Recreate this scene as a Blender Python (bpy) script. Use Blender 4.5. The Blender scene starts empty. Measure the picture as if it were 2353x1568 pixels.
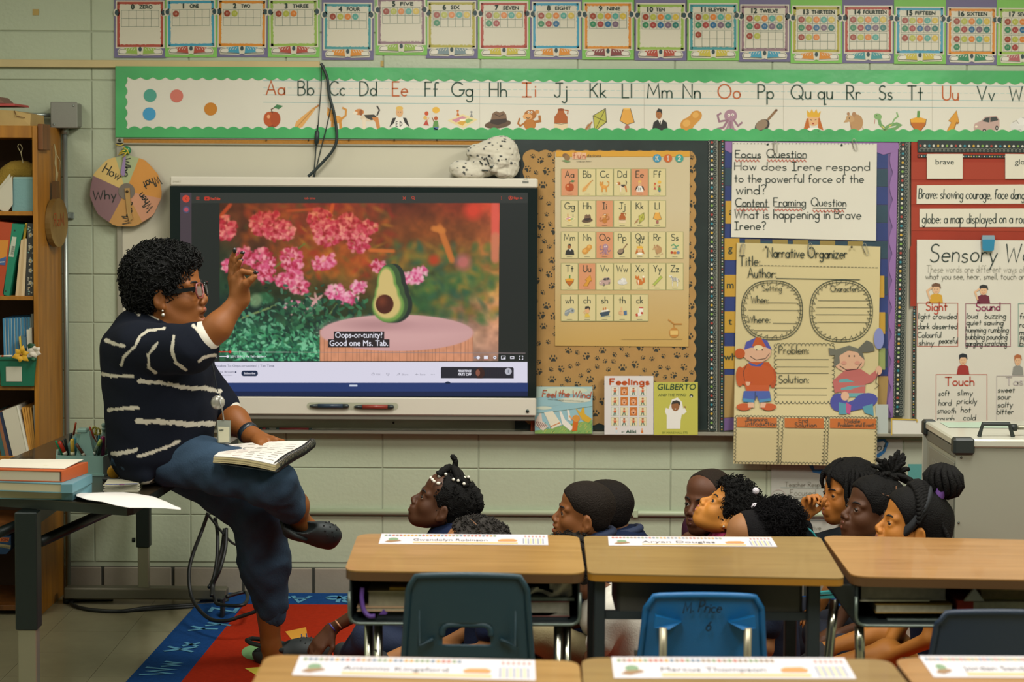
import bpy, math, random
import numpy as np
from mathutils import Vector, Matrix

S = bpy.context.scene
COL = S.collection
W, H = 2353.0, 1568.0
FPX = 4000.0
CX, CY = 1176.5, 610.0
PITCH, ROLL = math.radians(3.0), math.radians(0.33)
WALL = 7.30                       # distance of the back wall from the lens
_F = Vector((0,math.cos(PITCH),-math.sin(PITCH)))
_R0 = Vector((1,0,0)); _U0 = Vector((0,math.sin(PITCH),math.cos(PITCH)))
_R = _R0 * math.cos(ROLL) + _U0 * math.sin(ROLL)
_U = -_R0 * math.sin(ROLL) + _U0 * math.cos(ROLL)
def ray(px,py): return _F + _R * ((px - CX) / FPX) - _U * ((py - CY) / FPX)
_d = ray(740,1366); CAMZ = -_d.z / _d.y * WALL
CAM = Vector((0,0,CAMZ))
def P(px,py,Y):
    d = ray(px,py); return CAM + d * (Y / d.y)
def G(px,py,z=0.0):
    d = ray(px,py); return CAM + d * ((z - CAMZ) / d.z)
def proj(p):
    v = Vector(p) - CAM; w = v.dot(_F)
    return CX + FPX * v.dot(_R) / w, CY - FPX * v.dot(_U) / w

# ---------------------------------------------------------------- camera
cd = bpy.data.cameras.new('camera'); co = bpy.data.objects.new('camera',cd); COL.objects.link(co)
co.matrix_world = Matrix(((_R.x,_U.x,-_F.x,CAM.x),(_R.y,_U.y,-_F.y,CAM.y),(_R.z,_U.z,-_F.z,CAM.z),(0,0,0,1)))
cd.sensor_width = 36; cd.lens = FPX / W * 36
cd.shift_y = (CY - H / 2) / W
cd.dof.use_dof = True; cd.dof.focus_distance = 6.25; cd.dof.aperture_fstop = 2.8
cd.clip_start = 0.05
S.camera = co
# ---------------------------------------------------------------- world, lights, exposure
wd = bpy.data.worlds.new('world'); S.world = wd; wd.use_nodes = True
wd.node_tree.nodes['Background'].inputs[0].default_value = (0.78,0.88,1.0,1)
wd.node_tree.nodes['Background'].inputs[1].default_value = 0.07
def area(name,loc,sx,sy,power,color=(1.0,.97,.905),rot=(0,0,0)):
    l = bpy.data.lights.new(name,'AREA'); l.shape = 'RECTANGLE'; l.size = sx; l.size_y = sy; l.energy = power; l.color = color
    o = bpy.data.objects.new(name,l); o.location = loc; o.rotation_euler = rot; COL.objects.link(o); return o
LIGHTS = [(x,y) for y in (2.9,5.3) for x in (-2.6,-.3,2.0)]
for x, y in LIGHTS:
    area('ceiling_lamp',(x,y,2.985),0.6,1.2,(56 if y > 5 else 51) * (.25 if x < -2 else 1))
S.view_settings.view_transform = 'Standard'; S.view_settings.look = 'None'
S.view_settings.exposure = 0.10; S.view_settings.gamma = 1.0; S.view_settings.use_curve_mapping = False
S.cycles.max_bounces = 6; S.cycles.diffuse_bounces = 3; S.cycles.glossy_bounces = 3
S.cycles.transparent_max_bounces = 6; S.cycles.caustics_reflective = False; S.cycles.caustics_refractive = False

# ---------------------------------------------------------------- materials
def lin(h):
    h = h.lstrip('#'); r = []
    for i in (0,2,4):
        c = int(h[i:i + 2],16) / 255; r.append(c / 12.92 if c <= .04045 else ((c + .055) / 1.055) ** 2.4)
    return tuple(r)
_M = {}
def mat(h,rough=.6,metal=0.0,bump=0.0,bscale=60,var=0.0,vscale=8,emit=0.0,key=None,wood=None,stretch=None,alpha=1.0,coat=0.0,sheen=0.0,spec=.5):
    k = (h,rough,metal,bump,bscale,var,vscale,emit,key,wood,stretch,alpha,coat,sheen,spec)
    if k in _M: return _M[k]
    m = bpy.data.materials.new(key or ('paint_' + h.strip('#'))); m.use_nodes = True; nt = m.node_tree; N = nt.nodes; L = nt.links
    b = N['Principled BSDF']; c = lin(h)
    b.inputs['Base Color'].default_value = (*c,1); b.inputs['Roughness'].default_value = rough; b.inputs['Metallic'].default_value = metal
    b.inputs['Coat Weight'].default_value = coat; b.inputs['Sheen Weight'].default_value = sheen
    b.inputs['Specular IOR Level'].default_value = spec
    if emit:
        b.inputs['Emission Color'].default_value = (*c,1); b.inputs['Emission Strength'].default_value = emit
        b.inputs['Base Color'].default_value = (0.01,0.01,0.01,1)
    if alpha < 1: b.inputs['Alpha'].default_value = alpha
    if bump or var or wood:
        tc = N.new('ShaderNodeTexCoord'); mp = N.new('ShaderNodeMapping'); L.new(tc.outputs['Object'],mp.inputs['Vector'])
        if stretch: mp.inputs['Scale'].default_value = stretch
    if var or wood:
        n = N.new('ShaderNodeTexNoise'); n.inputs['Scale'].default_value = vscale; n.inputs['Detail'].default_value = 5
        L.new(mp.outputs['Vector'],n.inputs['Vector'])
        r = N.new('ShaderNodeValToRGB'); r.color_ramp.elements[0].position = .3; r.color_ramp.elements[1].position = .7
        if wood:
            c2 = lin(wood); r.color_ramp.elements[0].color = (*c2,1); r.color_ramp.elements[1].color = (*c,1)
        else:
            r.color_ramp.elements[0].color = (*[x * (1 - var) for x in c],1); r.color_ramp.elements[1].color = (*[min(1,x * (1 + var)) for x in c],1)
        L.new(n.outputs['Fac'],r.inputs['Fac']); L.new(r.outputs['Color'],b.inputs['Base Color'])
        if emit: L.new(r.outputs['Color'],b.inputs['Emission Color'])
    if bump:
        n2 = N.new('ShaderNodeTexNoise'); n2.inputs['Scale'].default_value = bscale; n2.inputs['Detail'].default_value = 4
        L.new(mp.outputs['Vector'],n2.inputs['Vector'])
        bp = N.new('ShaderNodeBump'); bp.inputs['Strength'].default_value = bump; bp.inputs['Distance'].default_value = .004
        L.new(n2.outputs['Fac'],bp.inputs['Height']); L.new(bp.outputs['Normal'],b.inputs['Normal'])
    _M[k] = m; return m
def attr_mat(name,rough=.7,emit=0.0,bump=0.0,bscale=200,sheen=0.0,spec=.5):
    m = bpy.data.materials.new(name); m.use_nodes = True; nt = m.node_tree; N = nt.nodes; L = nt.links
    b = N['Principled BSDF']; a = N.new('ShaderNodeVertexColor'); a.layer_name = 'Col'
    b.inputs['Roughness'].default_value = rough; b.inputs['Sheen Weight'].default_value = sheen; b.inputs['Specular IOR Level'].default_value = spec
    if emit:
        L.new(a.outputs['Color'],b.inputs['Emission Color']); b.inputs['Emission Strength'].default_value = emit
        b.inputs['Base Color'].default_value = (.01,.01,.01,1)
    else: L.new(a.outputs['Color'],b.inputs['Base Color'])
    if bump:
        n2 = N.new('ShaderNodeTexNoise'); n2.inputs['Scale'].default_value = bscale
        bp = N.new('ShaderNodeBump'); bp.inputs['Strength'].default_value = bump; bp.inputs['Distance'].default_value = .003
        L.new(n2.outputs['Fac'],bp.inputs['Height']); L.new(bp.outputs['Normal'],b.inputs['Normal'])
    return m

# ---------------------------------------------------------------- objects
def tag(o,label=None,cat=None,group=None,kind=None):
    if label: o['label'] = label
    if cat: o['category'] = cat
    if group: o['group'] = group
    if kind: o['kind'] = kind
    return o
def empty(name,loc,label=None,cat=None,group=None):
    o = bpy.data.objects.new(name,None); o.location = loc; o.empty_display_size = .05; COL.objects.link(o)
    return tag(o,label,cat,group)
_loc = {}
def wloc(o):
    v = Vector((0,0,0))
    while o is not None: v = v + Vector(o.location); o = o.parent
    return v
class MB:
    """collects geometry (world coordinates) with per-face materials; build() links ONE mesh object"""
    def __init__(s): s.v = []; s.f = []; s.m = []; s.mats = []; s.sm = []
    def mi(s,m):
        if m not in s.mats: s.mats.append(m)
        return s.mats.index(m)
    def add(s,vs,fs,m,smooth=False):
        b = len(s.v); s.v += [tuple(v) for v in vs]; i = s.mi(m)
        for f in fs: s.f.append([b + k for k in f]); s.m.append(i); s.sm.append(smooth)
        return s
    def box(s,lo,hi,m,M=None,bev=0.0):
        (x0,y0,z0), (x1,y1,z1) = lo, hi
        if bev <= 0:
            vs = [Vector((x,y,z)) for x in (x0,x1) for y in (y0,y1) for z in (z0,z1)]
            fs = [(0,1,3,2),(4,6,7,5),(0,4,5,1),(2,3,7,6),(0,2,6,4),(1,5,7,3)]
        else:
            vs = []; cx, cy, cz = (x0 + x1) / 2, (y0 + y1) / 2, (z0 + z1) / 2
            b = min(bev,abs(x1 - x0) * .49,abs(y1 - y0) * .49,abs(z1 - z0) * .49); idx = {}
            for ix, x in ((0,x0),(1,x1)):
                for iy, y in ((0,y0),(1,y1)):
                    for iz, z in ((0,z0),(1,z1)):
                        sx, sy, sz = (1 if ix == 0 else -1), (1 if iy == 0 else -1), (1 if iz == 0 else -1)
                        for a, off in (('x',(0,b * sy,b * sz)),('y',(b * sx,0,b * sz)),('z',(b * sx,b * sy,0))):
                            idx[(ix,iy,iz,a)] = len(vs); vs.append(Vector((x + off[0],y + off[1],z + off[2])))
            g = lambda a, b_, c, d: idx[(a,b_,c,d)]
            fs = []
            for i in (0,1):
                fs.append([g(i,0,0,'x'),g(i,0,1,'x'),g(i,1,1,'x'),g(i,1,0,'x')][::1 if i == 0 else -1])
                fs.append([g(0,i,0,'y'),g(1,i,0,'y'),g(1,i,1,'y'),g(0,i,1,'y')][::1 if i == 0 else -1])
                fs.append([g(0,0,i,'z'),g(0,1,i,'z'),g(1,1,i,'z'),g(1,0,i,'z')][::1 if i == 0 else -1])
                for j in (0,1):
                    fs.append([g(i,j,0,'x'),g(i,j,0,'y'),g(i,j,1,'y'),g(i,j,1,'x')])
                    fs.append([g(i,0,j,'x'),g(i,0,j,'z'),g(i,1,j,'z'),g(i,1,j,'x')])
                    fs.append([g(0,i,j,'y'),g(0,i,j,'z'),g(1,i,j,'z'),g(1,i,j,'y')])
                    for k in (0,1): fs.append([g(i,j,k,'x'),g(i,j,k,'y'),g(i,j,k,'z')])
        if M: vs = [M @ v for v in vs]
        return s.add(vs,fs,m)
    def hexa(s,q,n,m):
        """q: 4 corner points, n: extrusion vector"""
        q = [Vector(p) for p in q]; n = Vector(n); vs = q + [p + n for p in q]; k = len(q)
        fs = [list(range(k))[::-1],[k + i for i in range(k)]] + [[i,(i + 1) % k,k + (i + 1) % k,k + i] for i in range(k)]
        return s.add(vs,fs,m)
    def tube(s,pts,r,m,n=10,caps=True,smooth=True):
        pts = [Vector(p) for p in pts]; rs = r if isinstance(r,(list,tuple)) else [r] * len(pts)
        rings = []; prev = None
        for i, p in enumerate(pts):
            t = (pts[min(i + 1,len(pts) - 1)] - pts[max(i - 1,0)])
            if t.length < 1e-9: t = Vector((0,0,1))
            t.normalize()
            if prev is None:
                a = Vector((0,0,1)) if abs(t.z) < .9 else Vector((1,0,0)); u = t.cross(a).normalized()
            else:
                u = (prev - t * prev.dot(t)); u = u.normalized() if u.length > 1e-6 else t.orthogonal().normalized()
            prev = u; w = t.cross(u)
            rings.append([p + (u * math.cos(2 * math.pi * k / n) + w * math.sin(2 * math.pi * k / n)) * rs[i] for k in range(n)])
        vs = [v for rg in rings for v in rg]; fs = []
        for i in range(len(pts) - 1):
            for k in range(n): fs.append([i * n + k,i * n + (k + 1) % n,(i + 1) * n + (k + 1) % n,(i + 1) * n + k])
        if caps: fs.append(list(range(n))[::-1]); fs.append([(len(pts) - 1) * n + k for k in range(n)])
        return s.add(vs,fs,m,smooth)
    def lathe(s,prof,m,M=None,n=20,smooth=True):
        vs = []; fs = []
        for r, z in prof:
            for k in range(n): vs.append(Vector((r * math.cos(2 * math.pi * k / n),r * math.sin(2 * math.pi * k / n),z)))
        for i in range(len(prof) - 1):
            for k in range(n): fs.append([i * n + k,i * n + (k + 1) % n,(i + 1) * n + (k + 1) % n,(i + 1) * n + k])
        fs.append(list(range(n))[::-1]); fs.append([(len(prof) - 1) * n + k for k in range(n)])
        if M: vs = [M @ v for v in vs]
        return s.add(vs,fs,m,smooth)
    def ball(s,c,r,m,n=12,sc=(1,1,1)):
        prof = [(max(1e-4,math.sin(math.pi * i / n)) * 1.0,-math.cos(math.pi * i / n)) for i in range(n + 1)]
        M = Matrix.Translation(Vector(c)) @ Matrix.Diagonal((r * sc[0],r * sc[1],r * sc[2],1))
        return s.lathe(prof,m,M,n)
    def build(s,name,parent=None,**kw):
        if not s.v: s.add([(0,0,0),(.0001,0,0),(0,.0001,0)],[(0,1,2)],mat('#888888'))
        me = bpy.data.meshes.new(name)
        if parent is not None: off = wloc(parent)
        else:
            a = np.array(s.v); off = Vector(((a[:,0].min() + a[:,0].max()) / 2,(a[:,1].min() + a[:,1].max()) / 2,a[:,2].min()))
        me.from_pydata([(x - off.x,y - off.y,z - off.z) for x,y,z in s.v],[],s.f)
        for m in s.mats: me.materials.append(m)
        me.polygons.foreach_set('material_index',s.m); me.polygons.foreach_set('use_smooth',s.sm); me.update()
        o = bpy.data.objects.new(name,me); COL.objects.link(o)
        if parent is not None: o.parent = parent
        else: o.location = off
        return tag(o,**kw)
def orient(parent_children_first=None): pass

# ---------------------------------------------------------------- flat art: shapes mapped onto a surface
class Art(MB):
    """map(u, v, layer) -> world point; shapes are painted shapes lying on the surface, one thin layer above the other"""
    def __init__(s,mp): super().__init__(); s.mp = mp
    def poly(s,pts,m,layer=0):
        return s.add([s.mp(u,v,layer) for u,v in pts],[list(range(len(pts)))],m)
    def rect(s,x0,y0,x1,y1,m,layer=0): return s.poly([(x0,y0),(x1,y0),(x1,y1),(x0,y1)],m,layer)
    def ell(s,cx,cy,rx,ry,m,layer=0,n=20,rot=0):
        c, q = math.cos(rot), math.sin(rot)
        return s.poly([(cx + rx * math.cos(t) * c - ry * math.sin(t) * q,cy + rx * math.cos(t) * q + ry * math.sin(t) * c) for t in [2 * math.pi * k / n for k in range(n)]],m,layer)
    def line(s,pts,w,m,layer=0,closed=False):
        pts = [Vector((p[0],p[1])) for p in pts]
        q = [pts[0]]
        for p in pts[1:]:
            if (p - q[-1]).length > 1e-4: q.append(p)
        pts = q; n = len(pts)
        if n < 2: return s
        vs = []
        for i, p in enumerate(pts):
            if closed: a, b = pts[i - 1], pts[(i + 1) % n]
            else: a, b = pts[max(i - 1,0)], pts[min(i + 1,n - 1)]
            d1 = (p - a).normalized() if (p - a).length > 1e-6 else (b - p).normalized()
            d2 = (b - p).normalized() if (b - p).length > 1e-6 else d1
            t = (d1 + d2)
            t = t.normalized() if t.length > 1e-3 else d1
            nn = Vector((-t.y,t.x)); k = 1 / max(.5,nn.dot(Vector((-d1.y,d1.x))))
            e = w / 2 * k; ext = Vector((0,0))
            if not closed and i == 0: ext = -d2 * w * .3
            if not closed and i == n - 1: ext = d1 * w * .3
            vs += [s.mp(*(p + nn * e + ext),layer),s.mp(*(p - nn * e + ext),layer)]
        fs = [[2 * i,2 * i + 1,2 * i + 3,2 * i + 2] for i in range(n - 1)]
        if closed: fs.append([2 * n - 2,2 * n - 1,1,0])
        return s.add(vs,fs,m)
    def frame(s,x0,y0,x1,y1,w,m,layer=0): return s.line([(x0,y0),(x1,y0),(x1,y1),(x0,y1)],w,m,layer,True)
    def shapes(s,L,x0,y0,w,h,layer=0,mk=None):
        """L: picture description in a unit box (y down)"""
        mk = mk or (lambda c: mat(c,.6))
        for j, t in enumerate(L):
            ly = layer + j * .15
            if t[0] == 'e': s.ell(x0 + t[1] * w,y0 + t[2] * h,t[3] * w,t[4] * h,mk(t[5]),ly,16,t[6] if len(t) > 6 else 0)
            elif t[0] == 'p': s.poly([(x0 + a * w,y0 + b * h) for a,b in zip(t[1][::2],t[1][1::2])],mk(t[2]),ly)
            elif t[0] == 'l': s.line([(x0 + a * w,y0 + b * h) for a,b in zip(t[1][::2],t[1][1::2])],t[2] * w,mk(t[3]),ly)
        return s
_F3 = {}
def font_geo(txt,sx=1.0):
    if txt in _F3: return _F3[txt]
    c = bpy.data.curves.new('t','FONT'); c.body = txt; c.size = 1; c.resolution_u = 3
    o = bpy.data.objects.new('t',c); COL.objects.link(o)
    dg = bpy.context.evaluated_depsgraph_get(); me = o.evaluated_get(dg).to_mesh()
    vs = [(v.co.x,v.co.y) for v in me.vertices]; fs = [list(p.vertices) for p in me.polygons]
    o.evaluated_get(dg).to_mesh_clear(); bpy.data.objects.remove(o); bpy.data.curves.remove(c)
    _F3[txt] = (vs,fs); return vs, fs
def fprint(art,txt,x,y,size,m,layer=0,width=None,slant=0,bold=0,align='l',rot=0):
    """printed letters from the built-in typeface: cap height = size, baseline at y; width forces the run length"""
    vs, fs = font_geo(txt)
    if not vs: return
    xs = [v[0] for v in vs]; x0, x1 = min(xs), max(xs); k = size / .69; kx = k if width is None else width / (x1 - x0)
    tw = (x1 - x0) * kx; ox = {'l': 0,'c': -tw / 2,'r': -tw}[align]
    cr, sr = math.cos(rot), math.sin(rot)
    offs = [(0,0)] if not bold else [(-bold,0),(bold,0),(0,bold),(0,-bold)]
    for n, (dx,dy) in enumerate(offs):
        pts = []
        for a, b in vs:
            u = ox + (a - x0) * kx + b * k * slant + dx; v = -b * k + dy
            pts.append(art.mp(x + u * cr - v * sr,y + u * sr + v * cr,layer + n * .05))
        art.add(pts,fs,m)
# ---- single-stroke school handwriting
def _g(sx):
    out = []
    for st in sx.split(';'):
        pts = []
        for tk in st.split():
            if tk[0] == 'a':
                cx, cy, rx, ry, a0, a1 = [float(q) for q in tk[1:].split(',')]
                n = max(3,int(abs(a1 - a0) / 24))
                pts += [(cx + rx * math.cos(math.radians(a0 + (a1 - a0) * i / n)),cy + ry * math.sin(math.radians(a0 + (a1 - a0) * i / n))) for i in range(n + 1)]
            else: pts.append(tuple(float(q) for q in tk.split(',')))
        out.append(pts)
    return out
GL = {
'A': (.7,"0,0 .35,1 .7,0;.13,.36 .57,.36"),'B': (.55,"0,0 0,1 .25,1 a.25,.77,.23,.23,90,-90 0,.54 .28,.54 a.28,.27,.27,.27,90,-90 0,0"),
'C': (.75,"a.45,.5,.45,.5,48,312"),'D': (.65,"0,0 0,1 .2,1 a.2,.5,.45,.5,90,-90 0,0"),'E': (.5,"0,0 0,1;0,1 .5,1;0,.52 .4,.52;0,0 .5,0"),
'F': (.5,"0,0 0,1;0,1 .5,1;0,.52 .4,.52"),'G': (.85,"a.45,.5,.45,.5,45,350 .9,.45 .55,.45"),'H': (.6,"0,0 0,1;.6,0 .6,1;0,.52 .6,.52"),
'I': (.4,"0,1 .4,1;.2,1 .2,0;0,0 .4,0"),'J': (.5,"0.1,1 .6,1;.4,1 .4,.2 a.2,.2,.2,.2,0,-170"),'K': (.55,"0,0 0,1;.5,1 0,.45;.15,.58 .55,0"),
'L': (.45,"0,1 0,0 .45,0"),'M': (.8,"0,0 .08,1 .4,.25 .72,1 .8,0"),'N': (.62,"0,0 0,1 .62,0 .62,1"),'O': (.9,"a.45,.5,.45,.5,0,360"),
'P': (.52,"0,0 0,1 .25,1 a.25,.74,.27,.26,90,-90 0,.48"),'Q': (.9,"a.45,.5,.45,.5,0,360;.6,.25 .9,-.05"),'R': (.55,"0,0 0,1 .25,1 a.25,.74,.27,.26,90,-90 0,.48 .2,.48 .55,0"),
'S': (.55,"a.3,.75,.25,.24,40,230 .35,.5 a.27,.26,.27,.26,60,-150"),'T': (.65,"0,1 .65,1;.32,1 .32,0"),'U': (.6,"0,1 0,.3 a.3,.3,.3,.3,180,360 .6,1"),
'V': (.65,"0,1 .32,0 .65,1"),'W': (.9,"0,1 .22,0 .45,.8 .68,0 .9,1"),'X': (.6,"0,1 .6,0;.6,1 0,0"),'Y': (.6,"0,1 .3,.5;.6,1 .3,.5 .3,0"),'Z': (.6,"0,1 .6,1 0,0 .6,0"),
'a': (.48,"a.24,.25,.24,.25,0,360;.48,.5 .48,0"),'b': (.48,"0,1 0,0;a.24,.25,.24,.25,0,360"),'c': (.42,"a.25,.25,.25,.25,50,310"),'d': (.48,"a.24,.25,.24,.25,0,360;.48,1 .48,0"),
'e': (.46,"0.02,.27 .47,.27 a.24,.25,.24,.25,5,310"),'f': (.34,"a.28,.82,.16,.16,50,180 .12,0;0,.5 .3,.5"),'g': (.48,"a.24,.25,.24,.25,0,360;.48,.5 .48,-.2 a.26,-.2,.22,.2,0,-160"),
'h': (.42,"0,1 0,0;0,.28 a.21,.28,.21,.22,180,0 .42,0"),'i': (.06,"0.03,.5 .03,0;.03,.68 .03,.74"),'j': (.25,".22,.5 .22,-.22 a.05,-.22,.17,.18,0,-150;.22,.68 .22,.74"),
'k': (.38,"0,1 0,0;.34,.5 0,.2;.1,.28 .38,0"),'l': (.06,".03,1 .03,0"),'m': (.66,"0,.5 0,0;0,.3 a.165,.3,.165,.2,180,0 .33,0;.33,.3 a.495,.3,.165,.2,180,0 .66,0"),
'n': (.4,"0,.5 0,0;0,.28 a.2,.28,.2,.22,180,0 .4,0"),'o': (.48,"a.24,.25,.24,.25,0,360"),'p': (.48,"0,.5 0,-.4;a.24,.25,.24,.25,0,360"),'q': (.5,"a.24,.25,.24,.25,0,360;.48,.5 .48,-.4 .6,-.38"),
'r': (.32,"0,.5 0,0;0,.3 a.18,.3,.18,.2,180,40"),'s': (.36,"a.19,.38,.16,.12,40,230 .2,.25 a.18,.125,.17,.125,60,-150"),'t': (.34,".16,.85 .16,0;0,.52 .34,.52"),
'u': (.42,"0,.5 0,.22 a.2,.22,.2,.22,180,360 ;.41,.5 .41,0"),'v': (.4,"0,.5 .2,0 .4,.5"),'w': (.6,"0,.5 .15,0 .3,.45 .45,0 .6,.5"),'x': (.4,"0,.5 .4,0;.4,.5 0,0"),
'y': (.4,"0,.5 .2,.02;.42,.5 .1,-.4"),'z': (.4,"0,.5 .4,.5 0,0 .4,0"),
'0': (.5,"a.25,.5,.25,.5,0,360"),'1': (.25,"0,.8 .15,1 .15,0"),'2': (.5,"a.25,.75,.25,.25,170,-20 0,0 .5,0"),'3': (.48,"a.22,.76,.22,.24,150,-80 a.22,.27,.26,.27,85,-150"),
'4': (.55,".4,0 .4,1 0,.3 .55,.3"),'5': (.5,".48,1 .08,1 .05,.58 a.24,.32,.26,.32,120,-150"),'6': (.5,".4,1 a.25,.3,.25,.3,150,510"),'7': (.5,"0,1 .5,1 .15,0"),
'8': (.5,"a.25,.76,.2,.24,0,360;a.25,.26,.25,.26,0,360"),'9': (.5,"a.24,.72,.24,.28,0,360;.48,.72 .42,0"),
'?': (.42,"a.21,.8,.2,.2,160,-50 .2,.5 .2,.3;.2,.08 .2,.02"),':': (.12,".06,.45 .06,.38;.06,.08 .06,.01"),'.': (.1,".05,.05 .05,0"),',': (.12,".08,.06 .02,-.12"),
'-': (.3,"0,.35 .3,.35"),"'": (.1,".05,1 .05,.82"),'!': (.1,".05,1 .05,.3;.05,.08 .05,.01"),'&': (.6,".6,0 .15,.75 a.28,.82,.14,.16,200,-30 .05,.3 a.25,.2,.22,.2,160,330 .6,.4"),'/': (.4,"0,0 .4,1"),'|': (.1,".05,1 .05,-.1"),
}
GLC = {k: (w,_g(g)) for k,(w,g) in GL.items()}
def write(art,txt,x,y,size,m,layer=0,w=None,width=None,gap=.17,jit=0.0,slant=0.0,rot=0.0,seed=1,xh=1.0,align='l'):
    """stroke lettering, cap height size, baseline y; width forces the run length"""
    rnd = random.Random(seed * 77 + len(txt)); w = w or size * .1
    nat = sum((GLC[c][0] * (1 if c.isupper() else 1.0) + gap) if c in GLC else .38 for c in txt) - gap
    kx = (width / (nat * size)) if width else 1.0
    cr, sr = math.cos(rot), math.sin(rot); pen = {'l': 0,'c': -nat / 2,'r': -nat}[align]
    for c in txt:
        if c not in GLC: pen += .38; continue
        gw, st = GLC[c]; jy = (rnd.random() - .5) * jit; js = 1 + (rnd.random() - .5) * jit * 1.2; ja = (rnd.random() - .5) * jit * .8 + slant
        for s_ in st:
            pts = []
            for a, b in s_:
                bb = b * js + jy; aa = pen + a + bb * ja
                u, v = aa * size * kx, -bb * size
                pts.append((x + u * cr - v * sr,y + u * sr + v * cr))
            art.line(pts,w,m,layer)
        pen += gw + gap
def wall_map(off=0.0,Y=None,step=.0005):
    base = (WALL - off) if Y is None else Y
    return lambda u, v, l=0: P(u,v,base - l * step)

# ---------------------------------------------------------------- organic shapes: smooth union of rounded cones and ellipsoids
def C(a,b,ra,rb=None,k=.02): return ['c',Vector(a),Vector(b),ra,ra if rb is None else rb,k,1]
def E(c,r,rot=None,k=.02):
    if isinstance(r,(int,float)): r = (r,r,r)
    return ['e',Vector(c),tuple(r),rot or Matrix.Identity(3),k,1]
def SUB(p,k=.006): q = list(p); q[-1] = -1; q[-2] = k; return q
def XF(prims,M):
    sc = M.to_scale()[0]; R = M.to_3x3() * (1 / sc); out = []
    for p in prims:
        if p[0] == 'c': out.append(['c',M @ p[1],M @ p[2],p[3] * sc,p[4] * sc,p[5] * sc,p[6]])
        else: out.append(['e',M @ p[1],tuple(x * sc for x in p[2]),R @ p[3],p[4] * sc,p[5]])
    return out
def _bounds(p):
    if p[0] == 'c':
        r = max(p[3],p[4]); a, b = p[1], p[2]
        return np.array([min(a[i],b[i]) - r for i in range(3)]), np.array([max(a[i],b[i]) + r for i in range(3)])
    r = max(p[2]); c = p[1]; R = p[3]
    e = [math.sqrt(sum((R[i][j] * p[2][j]) ** 2 for j in range(3))) for i in range(3)]
    return np.array([c[i] - e[i] for i in range(3)]), np.array([c[i] + e[i] for i in range(3)])
def sdf(prims,res):
    lo = np.min([_bounds(p)[0] for p in prims if p[-1] > 0],axis=0) - 3 * res; hi = np.max([_bounds(p)[1] for p in prims if p[-1] > 0],axis=0) + 3 * res
    n = np.ceil((hi - lo) / res).astype(int) + 1
    D = np.full(n,.05,dtype=np.float32)
    ax = [lo[i] + res * np.arange(n[i]) for i in range(3)]
    for p in prims:
        k = max(p[-2],1e-5); mg = max(k,.012) + 2 * res; b0, b1 = _bounds(p)
        i0 = np.clip(np.floor((b0 - mg - lo) / res).astype(int),0,n); i1 = np.clip(np.ceil((b1 + mg - lo) / res).astype(int) + 1,0,n)
        if (i1 <= i0).any(): continue
        sl = tuple(slice(a,b) for a,b in zip(i0,i1))
        X = ax[0][sl[0]][:,None,None]; Y = ax[1][sl[1]][None,:,None]; Z = ax[2][sl[2]][None,None,:]
        if p[0] == 'c':
            a, b = p[1], p[2]; d = b - a; L2 = max(d.dot(d),1e-12)
            t = np.clip(((X - a.x) * d.x + (Y - a.y) * d.y + (Z - a.z) * d.z) / L2,0,1)
            dd = np.sqrt((X - a.x - t * d.x) ** 2 + (Y - a.y - t * d.y) ** 2 + (Z - a.z - t * d.z) ** 2) - (p[3] + (p[4] - p[3]) * t)
        else:
            c, r, R = p[1], p[2], p[3]; dx, dy, dz = X - c.x, Y - c.y, Z - c.z; q = []
            for j in range(3): q.append(dx * R[0][j] + dy * R[1][j] + dz * R[2][j])
            k0 = np.sqrt(sum((q[j] / r[j]) ** 2 for j in range(3))); k1 = np.sqrt(sum((q[j] / r[j] ** 2) ** 2 for j in range(3))) + 1e-9
            dd = k0 * (k0 - 1) / k1
        A = D[sl]
        if p[-1] > 0:
            h = np.maximum(k - np.abs(A - dd),0) / k; D[sl] = np.minimum(A,dd) - h * h * k * .25
        else:
            dd = -dd; h = np.maximum(k - np.abs(A - dd),0) / k; D[sl] = np.maximum(A,dd) + h * h * k * .25
    return D, lo
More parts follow.
